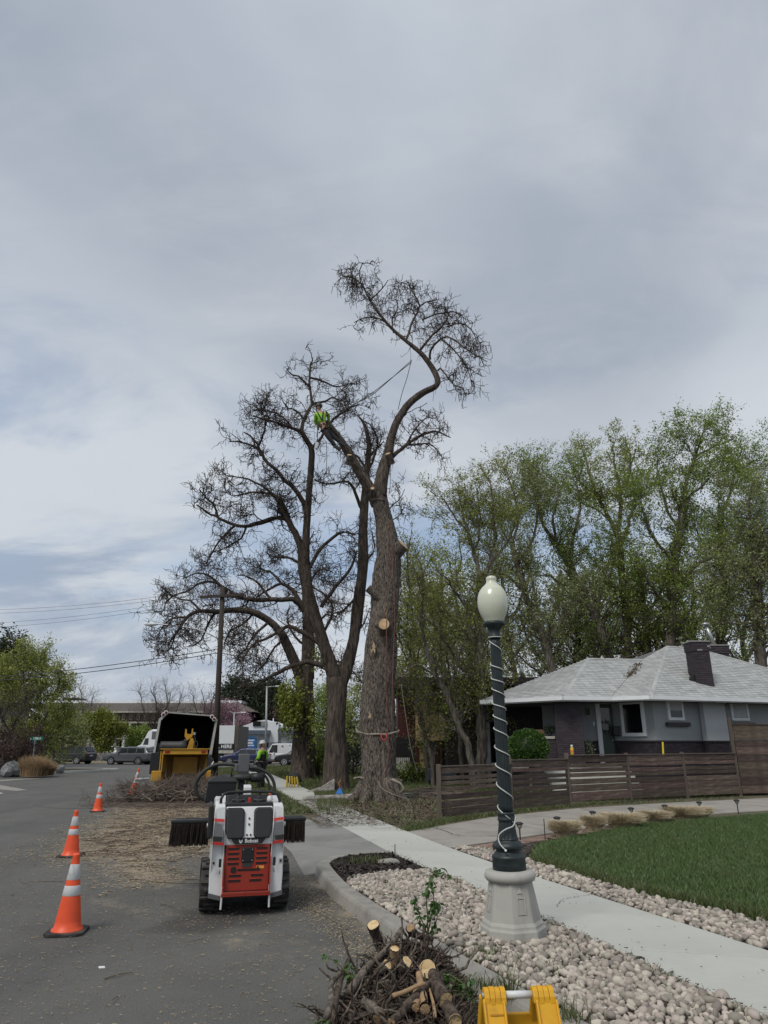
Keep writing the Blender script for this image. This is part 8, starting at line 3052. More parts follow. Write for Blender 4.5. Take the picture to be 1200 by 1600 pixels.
lh.loft([[(ab.x+x,y*w_,ab.z+z*w_) for y,z in ((-0.13,0),(-0.1,-0.07),(0,-0.10),(0.1,-0.07),(0.13,0),(0.09,0.05),(-0.09,0.05))] for x,w_ in ((0.12,0.5),(0.0,0.9),(-0.25,1.1),(-0.45,0.9),(-0.55,0.4))])
lh.build('lamp_head',M['fascia'],pole,smooth=False,bevel=0.01)
M['wire']=mat('overhead_wire',(0.05,0.05,0.055),0.6)
M['wire_pale']=mat('pale_overhead_wire',(0.22,0.22,0.23),0.6)
def wire(a,b,sag,label,r_=0.012,m='wire',group=None):
 a,b=Vector(a),Vector(b)
 pts=[]
 for i in range(25):
  f=i/24
  p_=a.lerp(b,f)
  p_.z -= sag*4*f*(1-f)
  pts.append(p_-a)
 o=MB().tube(pts,r_,5).build('overhead_wire',M[m],loc=a)
 return tag(o,label,'wire',group)
lab=('topmost power line from the pole crossarm to the left','second power line from the top, running left from the crossarm','third power line running left from the crossarm','lowest of the four power lines running left from the crossarm')
for i in range(4):
 st_=P(348-2,918+i*5,UY)
 en=P(-150,(936,942,961,969)[i]+14,44)
 wire(st_,en,0.5,lab[i],0.010,'wire_pale')
wire(P(340,1014,UY),P(-160,1066,40),0.30,'upper communication cable crossing the sky at the left',0.020)
wire(P(340,1020,UY),P(-160,1068,40),0.38,'lower communication cable crossing the sky at the left',0.020)
wire(P(343,1020,UY),P(760,1046,48),0.6,'dark cable running right from the pole behind the trunks',0.018)
# green patch of weeds and hose round the pole foot
shr=G(350,1222,0.1)
# traffic-light style poles far away
M['pole_grey']=mat('grey_steel_pole',(0.30,0.31,0.32),0.5,metal=0.3)
for (px,pt,Y,lab,arm) in ((417,1072,70,'tall grey steel lamp pole in front of the gabled shop',1),(366,1113,84,'shorter pale steel pole with two arms behind the container',2)):
 b=P(px-2,1190,Y)
 t_=P(px,pt,Y)
 o=thing('steel_pole',lab,'pole',(b.x,Y,0))
 MB().tube([(0,0,0),(t_.x-b.x,0,t_.z)],[0.13,0.08],10).build('shaft',M['pole_grey'],o,smooth=True)
 MB().tube([(t_.x-b.x,0,t_.z-0.1),(t_.x-b.x+0.9,0,t_.z)],0.04,6).build('arm',M['pole_grey'],o)
 MB().box((t_.x-b.x+1.1,0,t_.z),(0.5,0.2,0.1)).build('lamp_head',M['fascia'],o)
 if arm == 2:
  MB().tube([(t_.x-b.x,0,t_.z-0.1),(t_.x-b.x-0.5,0,t_.z+0.1)],0.04,6).build('arm',M['pole_grey'],o)
for px,lab in ((138,'white leaning post left of the yellow-green tree'),(194,'white post right of the yellow-green tree')):
 b=P(px-4,1184,95)
 t_=P(px+3,1135 if px >150 else 1141,95)
 tag(MB().tube([(0,0,0),(t_.x-b.x,0,t_.z)],0.16,8).build('post',M['white_paint'],loc=(b.x,95,0)),lab,'post')
# == VEHICLES across the street
M['tyre']=mat('tyre',(0.02,0.02,0.02),0.9)
M['car_glass']=mat('car_glass',(0.01,0.012,0.014),0.12,spec=0.5)
M['headlight']=mat('clear_lens',(0.5,0.5,0.52),0.15)
def paint(nm,c,rough=0.28):
 return mat(nm,c,rough,0.03,1,coat=0.7,metal=0.15)
def car(label,px,pyb,Y,heading,body,L_=4.7,Wd=1.88,Hh=1.68,kind='suv',catn='car',group=None,roofrack=False):
 """heading in degrees: direction the nose points, 180 = towards picture left"""
 b=P(px,pyb,Y)
 t=thing('parked_'+('van' if kind == 'van' else 'car'),label,catn,(b.x,Y,0.0),rz=R(heading),group=group)
 hw_=Wd/2
 if kind == 'van':
  st_=[(-L_/2,.45,.85,1.0,.80),(-L_/2+.06,.30,.95,Hh-.06,.90),(-1.2,.28,1.0,Hh,.93),(0.55,.28,1.0,Hh,.93),(0.95,.28,1.02,Hh-.05,.90),(1.55,.28,1.05,1.12,.86),(2.05,.30,.98,1.0,.84),(L_/2-.05,.36,.80,.82,.78),(L_/2,.45,.65,.66,.7)]
 elif kind == 'sedan':
  st_=[(-L_/2,.45,.80,.84,.75),(-L_/2+.08,.32,.98,1.02,.85),(-1.75,.26,1.0,1.06,.88),(-1.05,.25,1.0,Hh-.05,.80),(-0.3,.25,.98,Hh,.80),(0.35,.25,.97,Hh-.07,.80),(1.15,.26,.96,1.0,.84),(1.9,.28,.84,.86,.82),(L_/2-.05,.36,.70,.72,.75),(L_/2,.42,.58,.6,.66)]
 else:
  st_=[(-L_/2,.50,.92,.98,.78),(-L_/2+.07,.34,1.05,1.15,.88),(-L_/2+.42,.30,1.07,Hh-.10,.78),(-1.2,.28,1.05,Hh,.76),(-0.2,.28,1.03,Hh,.76),(0.45,.28,1.02,Hh-.10,.75),(1.12,.28,1.03,1.07,.84),(1.85,.30,.95,.97,.84),(L_/2-.06,.38,.82,.84,.78),(L_/2,.46,.68,.7,.68)]
 rings=[]
 for x,zl,zb_,zt,kr in st_:
  rings.append([(x,-hw_*.90,zl),(x,-hw_,zl+.18),(x,-hw_,zb_-.1),(x,-hw_*.965,zb_),(x,-hw_*(kr if zt >zb_+.2 else .9),zt-(.06 if zt >zb_+.2 else 0)),(x,-hw_*(kr-.12),zt),
 (x,hw_*(kr-.12),zt),(x,hw_*(kr if zt >zb_+.2 else .9),zt-(.06 if zt >zb_+.2 else 0)),(x,hw_*.965,zb_),(x,hw_,zb_-.1),(x,hw_,zl+.18),(x,hw_*.90,zl)])
 mb=MB()
 mb.loft(rings[::-1])
 mb.build('body',body,t,bevel=0.035,seg=2)
 # glass: panels lying just outside the greenhouse faces
 mid=[s_ for s_ in st_ if s_[3] >s_[2]+.35]
 for sd in (-1,1):
  xs0,xs1=mid[0][0]-(.12 if kind != 'van' else -1.55),mid[-1][0]+(.38 if kind != 'van' else .32)
  nwin=3 if kind == 'suv' else (1 if kind == 'van' else 2)
  if kind == 'van':
   xs0=0.35
  for w_ in range(nwin):
   a=xs0+(xs1-xs0)*w_/nwin+.04
   b2=xs0+(xs1-xs0)*(w_+1)/nwin-.04
   zb_,zt=1.09 if kind != 'sedan' else 1.02,Hh-.14
   sl=0.32 if (w_ == nwin-1) else 0
   sr=0.14 if (w_ == 0 and kind == 'suv') else 0
   kk=mid[1][4]
   f0=.965
   y0,y1=sd*(hw_*f0+.012),sd*(hw_*(f0+(kk-f0)*.88)+.012)
   mb=MB()
   mb._add([(a-sr*0,y0,zb_),(b2,y0,zb_),(b2-sl,y1,zt),(a+sr,y1,zt)],[(0,1,2,3)])
   mb.build('side_window',M['car_glass'],t)
 sN=mid[-1]
 nx_=st_[st_.index(sN)+1]
 mb=MB()
 mb._add([(nx_[0]-.02,-hw_*.74,nx_[3]+.03),(nx_[0]-.02,hw_*.74,nx_[3]+.03),(sN[0]+.06,hw_*.62,sN[3]-.02),(sN[0]+.06,-hw_*.62,sN[3]-.02)],[(0,1,2,3)])
 o=mb.build('windscreen',M['car_glass'],t)
 o.location=(0.03,0,0.03)
 s0_=mid[0]
 pv_=st_[st_.index(s0_)-1]
 mb=MB()
 mb._add([(pv_[0]+.02,-hw_*.72,pv_[3]+.04),(pv_[0]+.02,hw_*.72,pv_[3]+.04),(s0_[0]-.05,hw_*.62,s0_[3]-.04),(s0_[0]-.05,-hw_*.62,s0_[3]-.04)],[(0,1,2,3)])
 o=mb.build('rear_window',M['car_glass'],t)
 o.location=(-0.035,0,0.02)
 for sd in (-1,1):
  MB().box((-L_/2+.06,sd*hw_*.80,.95),(.14,.26,.14)).build('tail_light',M['red_lens'],t,bevel=.02)
  MB().box((L_/2-.12,sd*hw_*.74,.72),(.2,.32,.12)).build('headlight',M['headlight'],t,bevel=.03)
  MB().box((.72,sd*(hw_+.09),1.08),(.12,.16,.12)).build('mirror',body,t,bevel=.02)
  for xw in (-L_/2+.92,L_/2-.92):
   mb=MB().at((xw,sd*(hw_-.08),.36),(R(90),0,0))
   mb.lathe([(0.40,-.09),(0.42,.0),(0.40,.095)],24)
   ar=mb.build('wheel_arch',M['tyre'],t)
   mb=MB().at((xw,sd*(hw_-.09),.345),(R(90),0,0))
   mb.lathe([(.15,-.11),(.31,-.11),(.345,-.07),(.345,.07),(.31,.11),(.15,.11)],26)
   wl=mb.build('wheel',M['tyre'],t)
   mb=MB().at((xw,sd*(hw_+.022),.345),(R(90),0,0))
   mb.lathe([(.0,-.012),(.05,-.012),(.05,.012),(.0,.012)],10)
   for s5 in range(5):
    a_=s5*1.2566
    mb.box((math.cos(a_)*.12,math.sin(a_)*.12,0),(.2,.055,.02),(0,0,a_))
   mb.lathe([(.20,-.014),(.235,-.014),(.235,.014),(.20,.014),(.20,-.014)],24,cap=False)
   mb.build('rim',M['chrome'],wl)
 MB().box((0,0,.27),(L_*.8,Wd*.9,.16)).build('underbody',M['tyre'],t)
 MB().box((-L_/2-.01,0,.80),(.02,.5,.12)).build('number_plate',M['headlight'],t)
 MB().box((0,-hw_-.004,.42),(L_*.42,.03,.1)).build('sill_trim',M['ld_grey'],t)
 MB().box((0,hw_+.004,.42),(L_*.42,.03,.1)).build('sill_trim',M['ld_grey'],t)
 if roofrack:
  for x in (-.9,0.3):
   MB().box((x,0,Hh+.09),(.07,Wd*.8,.05)).build('roof_bar',M['ld_dark'],t)
 return t
car('black SUV parked nose left at the far kerb, behind the corner plot',107,1188,74,168,paint('black_paint',(0.02,0.022,0.026)),5.0,1.95,1.75)
car('grey SUV stopped across the street right of the low stone wall',202,1190,72,170,paint('grey_blue_paint',(0.085,0.092,0.105)),4.7,1.9,1.66)
car('dark grey SUV just behind the grey one, half hidden by the truck box',240,1188,75.5,170,paint('dark_grey_paint',(0.05,0.052,0.058)),4.7,1.9,1.68)
car('white SUV parked in the lot behind the low stone wall',158,1180,96,176,paint('white_car_paint',(0.58,0.59,0.60)),4.9,1.95,1.75)
car('dark blue hatchback passing behind the standing worker',384,1188,70,176,paint('navy_paint',(0.015,0.022,0.085)),4.5,1.85,1.52,'sedan')
car('white panel van parked with roof bars, right of the worker',441,1189,74,178,paint('white_van_paint',(0.62,0.63,0.64)),4.9,1.9,1.95,'van','van',roofrack=True)
car('black car whose front wheel shows beside the third trunk',470,1189,68,178,paint('black_car_paint',(0.012,0.012,0.014)),4.6,1.88,1.6)
car('dark car seen between the third and second trunks',500,1185,80,175,paint('charcoal_paint',(0.03,0.03,0.034)),4.7,1.88,1.5,'sedan')
car('pale car parked behind the purple bush at the left edge',46,1188,62,150,paint('silver_paint',(0.20,0.21,0.22)),4.6,1.85,1.5,'sedan')
# pickup/dark car between trees, lot fence
sm=P(236,1180,84)
semi=thing('semi_tractor','white semi truck tractor with tall sleeper cab beyond the grey cars','truck',(sm.x,84,0),rz=R(150))
semi.scale=(0.85,0.85,0.95)
mb=MB()
mb.loft([[(x,-1.2*w_,0.6),(x,1.2*w_,0.6),(x,1.2*w_,zt),(x,0.9*w_,zt+.1),(x,-0.9*w_,zt+.1),(x,-1.2*w_,zt)] for x,zt,w_ in ((-2.6,3.55,1),(-0.9,3.6,1),(-0.3,3.45,.98),(0.35,2.6,.95),(0.95,1.95,.92),(2.2,1.6,.85),(2.7,1.2,.78))])
mb.build('cab',M['white_paint'],semi,bevel=0.06)
for s_ in (-1,1):
 mb=MB()
 mb._add([(-0.55,s_*1.215,1.95),(0.45,s_*1.17,1.95),(0.15,s_*1.17,2.65),(-0.55,s_*1.215,2.7)],[(0,1,2,3)])
 mb.build('side_window',M['car_glass'],semi)
 mb=MB()
 mb._add([(-2.4,s_*1.215,2.55),(-1.1,s_*1.215,2.55),(-1.1,s_*1.215,3.45),(-2.2,s_*1.215,3.45)],[(0,1,2,3)])
 mb.build('fairing_panel',M['ld_grey'],semi)
 for x in (1.5,-2.2,-3.5):
  wl=MB().at((x,s_*1.05,.52),(R(90),0,0)).lathe([(.2,-.15),(.46,-.15),(.52,-.1),(.52,.1),(.46,.15),(.2,.15)],22).build('wheel',M['tyre'],semi)
MB().box((-3.3,0,.95),(2.6,.9,.3)).build('chassis',M['ld_dark'],semi)
MB().box((-2.66,0,2.3),(0.05,2.2,2.0)).build('sleeper_back',M['ld_dark'],semi)
# box trailer
tl=P(352,1176,82)
tr=thing('box_trailer','white and weathered brown container trailer with a black lower band','trailer',(tl.x,82,0))
fz=lambda py: P(350,py,82).z
mb=MB()
a_,b_2,c_2=P(336,1150,82).x-tl.x,P(366,1150,82).x-tl.x,P(383,1150,86).x-tl.x
mb.bx((a_-3.0,0,fz(1162)),(b_2,6,fz(1133.5)))
mb.build('white_box',M['white_paint'],tr)
mb=MB()
nslat=9
for i in range(nslat):
 x0_=b_2+0.01+(c_2-b_2)*i/nslat
 x1_=b_2+0.01+(c_2-b_2)*(i+.8)/nslat
 mb.bx((x0_,0.1 if i % 2 else 0.16,fz(1178)),(x1_,0.4,fz(1133.5)))
sp=mb.build('corrugated_panel',mat('weathered_container',(0.13,0.115,0.10),0.8,0.2,1.5,island=0.3),tr)
MB().bx((b_2,0.3,fz(1178)),(c_2,6,fz(1134))).build('container_body',mat('container_dark',(0.09,0.08,0.07),0.8),tr)
bb=MB().bx((a_-3,-0.06,fz(1171)),(b_2,0.3,fz(1162.2))).build('black_band',M['ld_black'],tr)
text('lettering','ask. HERE',0.52,M['fascia'],bb,(b_2-1.25,-0.075,fz(1166.6)),(R(90),0,0),0.004,bold=0.01)
MB().bx((a_-3,0,fz(1177)),(b_2,5,fz(1171.2))).build('skirt',M['box_grey'],tr)
for x in (-0.6,-1.9):
 MB().at((x,0.3,.5),(R(90),0,0)).lathe([(.2,-.2),(.46,-.2),(.5,-.1),(.5,.1),(.46,.2),(.2,.2)],20).build('wheel',M['tyre'],tr)
# == STREET SIGNS, corner plot
M['sign_green']=mat('sign_green',(0.01,0.16,0.11),0.5)
s0=P(51,1196,44)
ss=thing('street_sign','green street name sign on a steel post in front of the corner plot','street sign',(s0.x,44,0.0))
st_=P(55,1154,44)
MB().tube([(0,0,0),(st_.x-s0.x,0,st_.z)],0.035,8).build('post',M['pole_grey'],ss)
bl_=MB().box((0,0,0),(0.78,0.03,0.2)).build('sign_blade',M['sign_green'],ss,loc=(st_.x-s0.x+0.08,0,st_.z))
text('lettering','1300 E',0.17,M['fascia'],bl_,(0.04,-0.018,0),(R(90),0,0),0.001,bold=0.004)
MB().box((-0.34,-0.019,0),(0.05,0.006,0.12)).build('emblem',M['fascia'],bl_)
b2_=MB().box((0,0,0),(0.03,0.6,0.18),(0,0,R(35))).build('sign_blade',M['sign_green'],ss,loc=(st_.x-s0.x+0.04,0,st_.z-0.22))
s1_=P(82,1193,50)
sp_=thing('sign_post','short dark post at the tip of the corner plot','post',(s1_.x,50,0.1))
MB().tube([(0,0,0),(0.02,0,1.25)],0.05,8).build('shaft',M['ld_dark'],sp_)
MB().box((0.02,0,1.3),(0.12,0.12,0.12)).build('cap',M['ld_dark'],sp_)
M['boulder']=mat('grey_lichen_boulder',(0.20,0.21,0.21),0.95,0.35,3,bump=0.6,bs=8,bd=0.04)
for (px,py,w_,h_,Y,lab) in ((20,1198,.65,.5,43.5,'largest pale grey boulder at the front of the corner plot'),(12,1200,.45,.38,43,'leftmost pale grey boulder on the corner plot'),(32,1199,.5,.42,43.8,'darker grey boulder right of the largest pale one'),(93,1197,.4,.3,49,'small brown boulder near the short post at the plot tip')):
 v=P(px,py,Y)
 tag(MB().ico((0,0,h_*.6),(w_,w_*.8,h_),2,0.12,(0,0,rnd.uniform(0,3))).build('boulder',M['boulder'],loc=(v.x,Y,0.08)),lab,'boulder')
M['rust_grass']=leaf_mat('dry_tan_grass',(0.33,0.22,0.12),(0.42,0.30,0.18),0.35,0.2)
gl_=('leftmost dry tan ornamental grass clump on the corner plot','middle dry tan ornamental grass clump on the corner plot','dry tan ornamental grass clump right of the sign post','sparse reddish grass clump by the short post')
for i,(px,w_,h_,Y) in enumerate(((45,.8,.95,42.5),(54,.85,1.0,42.2),(64,.8,.85,43),(75,.7,.6,44))):
 v=P(px,1200,Y)
 t=thing('ornamental_grass',gl_[i],'grass clump',(v.x,Y,0.08),group='dry ornamental grass on the corner plot')
 n_=900
 a_=rng.uniform(0,6.28,n_)
 rr3=np.sqrt(rng.random(n_))*w_*.5
 b=np.stack([np.cos(a_)*rr3,np.sin(a_)*rr3,np.zeros(n_)],1)
 hh=h_*rng.uniform(.6,1.1,n_)
 Pq=np.stack([b,b*1.15+np.array([0,0,1])*(hh*.6)[:,None],b*1.6+rng.normal(0,.08,(n_,3))+np.array([0,0,1])*hh[:,None]],1)
 V,Fq=tubes_np(Pq,np.tile([.010,.009,.004],(n_,1)),3)
 o=np_obj('blades',V,Fq,M['rust_grass'],t)
 o['kind']='stuff'
sc_b=P(4,1150,55)
bh_=thing('stone_pillar','pale mottled stone house wall glimpsed at the far left behind the bushes','house',(sc_b.x-3,55,0.1))
MB().box((0,0,2.2),(7.6,4,4.4)).build('wall',mat('mottled_stone',(0.30,0.28,0.25),0.9,0.4,2.5),bh_)
MB().box((0,0,4.6),(8.4,4.8,.3)).build('roof',M['brown_roof'],bh_)
# == PEOPLE
M['skin']=mat('skin',(0.42,0.24,0.16),0.6)
M['hivis']=mat('hi_vis_yellow_green',(0.24,0.52,0.03),0.75,0.12,12)
M['navy_cloth']=mat('dark_vest_cloth',(0.015,0.016,0.024),0.85,0.2,12)
M['trouser']=mat('dark_trouser_cloth',(0.020,0.021,0.024),0.9,0.25,10)
M['helmet_white']=mat('white_helmet',(0.60,0.60,0.58),0.35)
M['helmet_dark']=mat('dark_helmet',(0.02,0.024,0.022),0.4)
M['boot']=mat('dark_boot',(0.022,0.018,0.015),0.7)
M['harness']=mat('climbing_harness',(0.10,0.085,0.06),0.8,0.3,20,island=0.4)
def skin_mesh(name,joints,edges,m,parent,root=0,lv=2):
 """continuous body grown over a jointed skeleton"""
 me=bpy.data.meshes.new(name)
 me.from_pydata([j[0] for j in joints],edges,[])
 me.materials.append(m)
 o=bpy.data.objects.new(name,me)
 COL.objects.link(o)
 o.parent=parent
 sk=o.modifiers.new('skin','SKIN')
 sk.use_smooth_shade=True
 lay=me.skin_vertices[0].data if me.skin_vertices else None
 if lay is None:
  bm=bmesh.new()
  bm.from_mesh(me)
  bm.verts.layers.skin.verify()
  bm.to_mesh(me)
  bm.free()
  lay=me.skin_vertices[0].data
 for i,j in enumerate(joints):
  r_=j[1] if hasattr(j[1],'__len__') else (j[1],j[1])
  lay[i].radius=r_
  lay[i].use_root=(i == root)
 ss_=o.modifiers.new('sub','SUBSURF')
 ss_.levels=ss_.render_levels=lv
 return o
def hand(parent,wrist,d,side_,m=None,s=1.0):
 """palm with four fingers and a thumb, slightly curled; d points along the hand"""
 d=Vector(d).normalized()
 u=d.cross(Vector((0,0,1)))
 if u.length <.1:
  u=Vector((1,0,0))
 u.normalize()
 n=u.cross(d).normalized()
 w=Vector(wrist)
 mb=MB()
 rings=[]
 for f,hw_,th_ in ((0,.026,.02),(.03,.036,.022),(.07,.042,.018),(.09,.040,.014)):
  c=w+d*f*s
  rings.append([c+u*hw_*s*a+n*th_*s*b_ for a,b_ in ((-1,-.5),(-.5,-1),(.5,-1),(1,-.5),(1,.5),(.5,1),(-.5,1),(-1,.5))])
 mb.loft(rings)
 for i,(off,ln) in enumerate(((-.030,.062),(-.010,.074),(.010,.070),(.029,.055))):
  c=w+(d*.088+u*off)*s
  pts=[c,c+(d*.45-n*.05)*ln*s,c+(d*.8-n*.35)*ln*s,c+(d*.95-n*.75)*ln*s]
  mb.tube(pts,[.0095*s,.009*s,.008*s,.006*s],7)
 c=w+(d*.03+u*.034*side_)*s
 mb.tube([c,c+(d*.3+u*side_*.5)*.04*s,c+(d*.9+u*side_*.8-n*.3)*.045*s],[.012*s,.011*s,.008*s],7)
 return mb.build('hand',m or M['skin'],parent,smooth=True)
def head(parent,c,yaw,pitch=0.0,helmet=None,muffs=True):
 c=Vector(c)
 mb=MB()
 mb.at(c,(pitch,0,yaw))
 V_,F_=ICO[3]
 vs=[]
 for x,y_,z in V_:
  # face looks along -y in head space
  X_,Y_,Z_=x*.078,y_*.098,z*.118
  if z <0:
   X_ *= 1-.28*(-z)
   Y_ *= 1-.12*(-z)
  if y_ <-.75 and -.35 <z <.15:
   Y_ -= .022*math.exp(-(x*7) ** 2)
  if y_ <-.6 and abs(z-.08) <.12 and .2 <abs(x) <.6:
   Y_ += .010
  vs.append((X_,Y_,Z_))
 mb._add(vs,F_)
 for s_ in (-1,1):
  mb.ico((s_*.080,.01,-.005),(.012,.022,.032),2)
 h=mb.build('head',M['skin'],parent,smooth=True)
 e=MB().at(c,(pitch,0,yaw))
 for s_ in (-1,1):
  e.ico((s_*.030,-.088,.010),(.012,.008,.007),1)
 e.box((0,-.094,-.052),(.042,.008,.007))
 e.build('eyes_and_mouth',M['boot'],parent)
 if helmet:
  hm=MB().at(c+Vector((0,0,.035)),(pitch,0,yaw))
  hm.lathe([(.128,0),(.128,.02),(.118,.06),(.095,.10),(.06,.125),(.02,.135),(.0,.136)],24)
  hm.prism([(-.09,-.10),(-.06,-.155),(0,-.17),(.06,-.155),(.09,-.10)],'z',.0,.012)
  hm.box((0,0,.13),(.02,.19,.015))
  hh_=hm.build('helmet',helmet,parent,smooth=False,bevel=.004)
  if muffs:
   mm_=MB().at(c,(pitch,0,yaw))
   for s_ in (-1,1):
    mm_.ico((s_*.100,.01,-.01),(.026,.042,.052),2)
   mm_.build('ear_muffs',M['helmet_dark'],parent,smooth=True)
 return h
# --- worker standing on the walk, seen turned to the left, arms folded at the waist
wf=G(405,1234,0.13)
WYY=wf.y
wk=thing('person','person in white helmet and yellow-green sleeved jacket standing with hands at the waist','person',(wf.x+0.05,WYY,0.13),rz=R(-118))
J=[((0,0,.98),(.145,.105)),((0,.0,1.12),(.135,.10)),((0,.005,1.30),(.155,.11)),((0,.01,1.42),(.13,.10)),((0,.0,1.52),(.055,.055)),((0,-.01,1.57),(.05,.05)),
 ((-.10,0,.92),(.09,.09)),((-.115,-.01,.50),(.062,.064)),((-.12,.01,.10),(.042,.045)),((.10,0,.92),(.09,.09)),((.125,-.02,.50),(.062,.064)),((.15,.01,.10),(.042,.045)),
 ((-.19,.01,1.42),(.06,.06)),((-.27,.03,1.15),(.047,.047)),((-.10,-.17,1.10),(.034,.034)),((.19,.01,1.42),(.06,.06)),((.28,.04,1.15),(.047,.047)),((.10,-.18,1.12),(.034,.034))]
E_=[(0,1),(1,2),(2,3),(3,4),(4,5),(0,6),(6,7),(7,8),(0,9),(9,10),(10,11),(3,12),(12,13),(13,14),(3,15),(15,16),(16,17)]
skin_mesh('body',J,E_,M['skin'],wk)
skin_mesh('trousers',[(J[0][0],(.17,.125)),(J[6][0],(.115,.115)),(J[7][0],.088),((-.12,.01,.12),.075),(J[9][0],(.115,.115)),(J[10][0],.088),((.15,.01,.12),.075)],[(0,1),(1,2),(2,3),(0,4),(4,5),(5,6)],M['trouser'],wk)
skin_mesh('jacket',[((0,0,1.0),(.175,.135)),((0,0,1.15),(.165,.13)),((0,.005,1.32),(.185,.14)),((0,.01,1.43),(.15,.115)),((-.20,.01,1.42),.085),((-.285,.03,1.15),.072),((-.14,-.14,1.11),.058),((.20,.01,1.42),.085),((.295,.04,1.15),.072),((.14,-.15,1.13),.058)],
 [(0,1),(1,2),(2,3),(3,4),(4,5),(5,6),(3,7),(7,8),(8,9)],M['hivis'],wk)
skin_mesh('vest',[((0,0,.99),(.185,.145)),((0,0,1.15),(.175,.14)),((0,.005,1.32),(.185,.15)),((0,.01,1.45),(.13,.12))],[(0,1),(1,2),(2,3)],M['navy_cloth'],wk)
MB().box((.09,.148,1.33),(.06,.01,.05)).build('chest_patch',M['hivis'],wk)
MB().lathe([(.165,.985),(.172,1.0),(.165,1.02)],20).build('belt',M['boot'],wk)
MB().box((.0,-.06,.93),(.14,.22,.16)).build('tool_pouch',M['hivis'],wk,bevel=.02)
for s_,x in ((-1,-.12),(1,.15)):
 mb=MB()
 mb.loft([[(x-.05,.07,0),(x+.05,.07,0),(x+.05,.07,.16),(x-.05,.07,.16)],[(x-.05,-.05,0),(x+.05,-.05,0),(x+.05,-.03,.17),(x-.05,-.03,.17)],[(x-.045,-.19,0),(x+.045,-.19,0),(x+.04,-.18,.06),(x-.04,-.18,.06)]])
 mb.build('boot',M['boot'],wk,bevel=.015)
hand(wk,(-.12,-.165,1.10),(1,-.25,-.05),1)
hand(wk,(.11,-.18,1.12),(-1,-.2,-.02),-1)
head(wk,(0,-.02,1.655),R(8),R(8),M['helmet_white'])
# --- climber on the cut limb
cf=P(507,652,22.6)
cl=thing('person','climber in bright green jacket and dark helmet braced on the cut limb','person',(cf.x,22.55,0))
sc_=(22.6/ray(505,655).y)/FOC                   # metres per pixel
def cp(px,py,dy=0.0):
 v=P(px,py,22.55)
 return (v.x-cf.x,dy,v.z)
pel,ch1,ch2,nk=cp(506,668),cp(503,656),cp(501,646),cp(499,642)
kneeL,footL=cp(513,684,-.1),cp(525,699,-.05)
kneeR,footR=cp(518,678,.12),cp(533,690,.12)
shL,shR=cp(495,648,-.05),cp(507,646,.05)
elL,haL=cp(492,655,.22),cp(500,662,.34)
elR,haR=cp(513,645,.18),cp(512,656,.34)
J=[(pel,(.14,.11)),(ch1,(.13,.11)),(ch2,(.14,.11)),(nk,(.06,.06)),(kneeL,.075),(footL,.05),(kneeR,.075),(footR,.05),(shL,.06),(elL,.05),(haL,.035),(shR,.06),(elR,.05),(haR,.035)]
E_=[(0,1),(1,2),(2,3),(0,4),(4,5),(0,6),(6,7),(2,8),(8,9),(9,10),(2,11),(11,12),(12,13)]
skin_mesh('body',J,E_,M['skin'],cl)
skin_mesh('trousers',[(pel,(.17,.14)),(kneeL,.10),(footL,.07),(kneeR,.10),(footR,.07)],[(0,1),(1,2),(0,3),(3,4)],M['trouser'],cl)
lerp3=lambda a,b,f: tuple(a[i]+(b[i]-a[i])*f for i in range(3))
skin_mesh('jacket',[(lerp3(pel,ch1,.4),(.17,.14)),(ch1,(.175,.15)),(ch2,(.18,.14)),(shL,.09),(elL,.075),(lerp3(elL,haL,.8),.055),(shR,.09),(elR,.075),(lerp3(elR,haR,.8),.055)],[(0,1),(1,2),(2,3),(3,4),(4,5),(2,6),(6,7),(7,8)],M['hivis'],cl)
mb=MB()
for i in range(60):
 a_=rnd.uniform(0,6.28)
 mb.box((pel[0]+.19*math.cos(a_)-.02,pel[1]+.16*math.sin(a_),pel[2]+rnd.uniform(-.16,.14)),(.06,.04,.03),(rnd.uniform(-1,1),rnd.uniform(-1,1),a_))
mb.build('harness',M['harness'],cl)
mb=MB()
for (a,b) in ((lerp3(shL,ch2,.3),lerp3(pel,ch1,.6)),(lerp3(shR,ch2,.3),lerp3(pel,ch1,.6))):
 a,b=Vector(a)+Vector((0,-.15,0)),Vector(b)+Vector((0,-.17,0))
 mb.tube([a,(a+b)/2+Vector((0,-.02,0)),b],.022,6)
mb.build('chest_straps',M['navy_cloth'],cl)
hand(cl,haL,(.4,.5,-.4),1,s=1.0)
hand(cl,haR,(.1,.5,-.6),-1,s=1.0)
hd=cp(498.5,636.5)
head(cl,hd,R(150),R(-15),M['helmet_dark'])
for f_ in (footL,footR):
 f_=Vector(f_)
 mb=MB()
 mb.box(f_+Vector((.06,-.04,-.06)),(.26,.11,.11),(0,R(35),0))
 mb.build('boot',M['boot'],cl,bevel=.02)
MB().tube([Vector(pel)+Vector((-.2,-.05,-.1)),Vector(pel)+Vector((-.22,-.05,-.55))],[.012,.012],6).build('hanging_lanyard',M['harness'],cl)
MB().box(Vector(pel)+Vector((-.24,-.05,-.72)),(.10,.06,.24),(0,R(10),0)).build('tool_handle',M['galv'],cl)
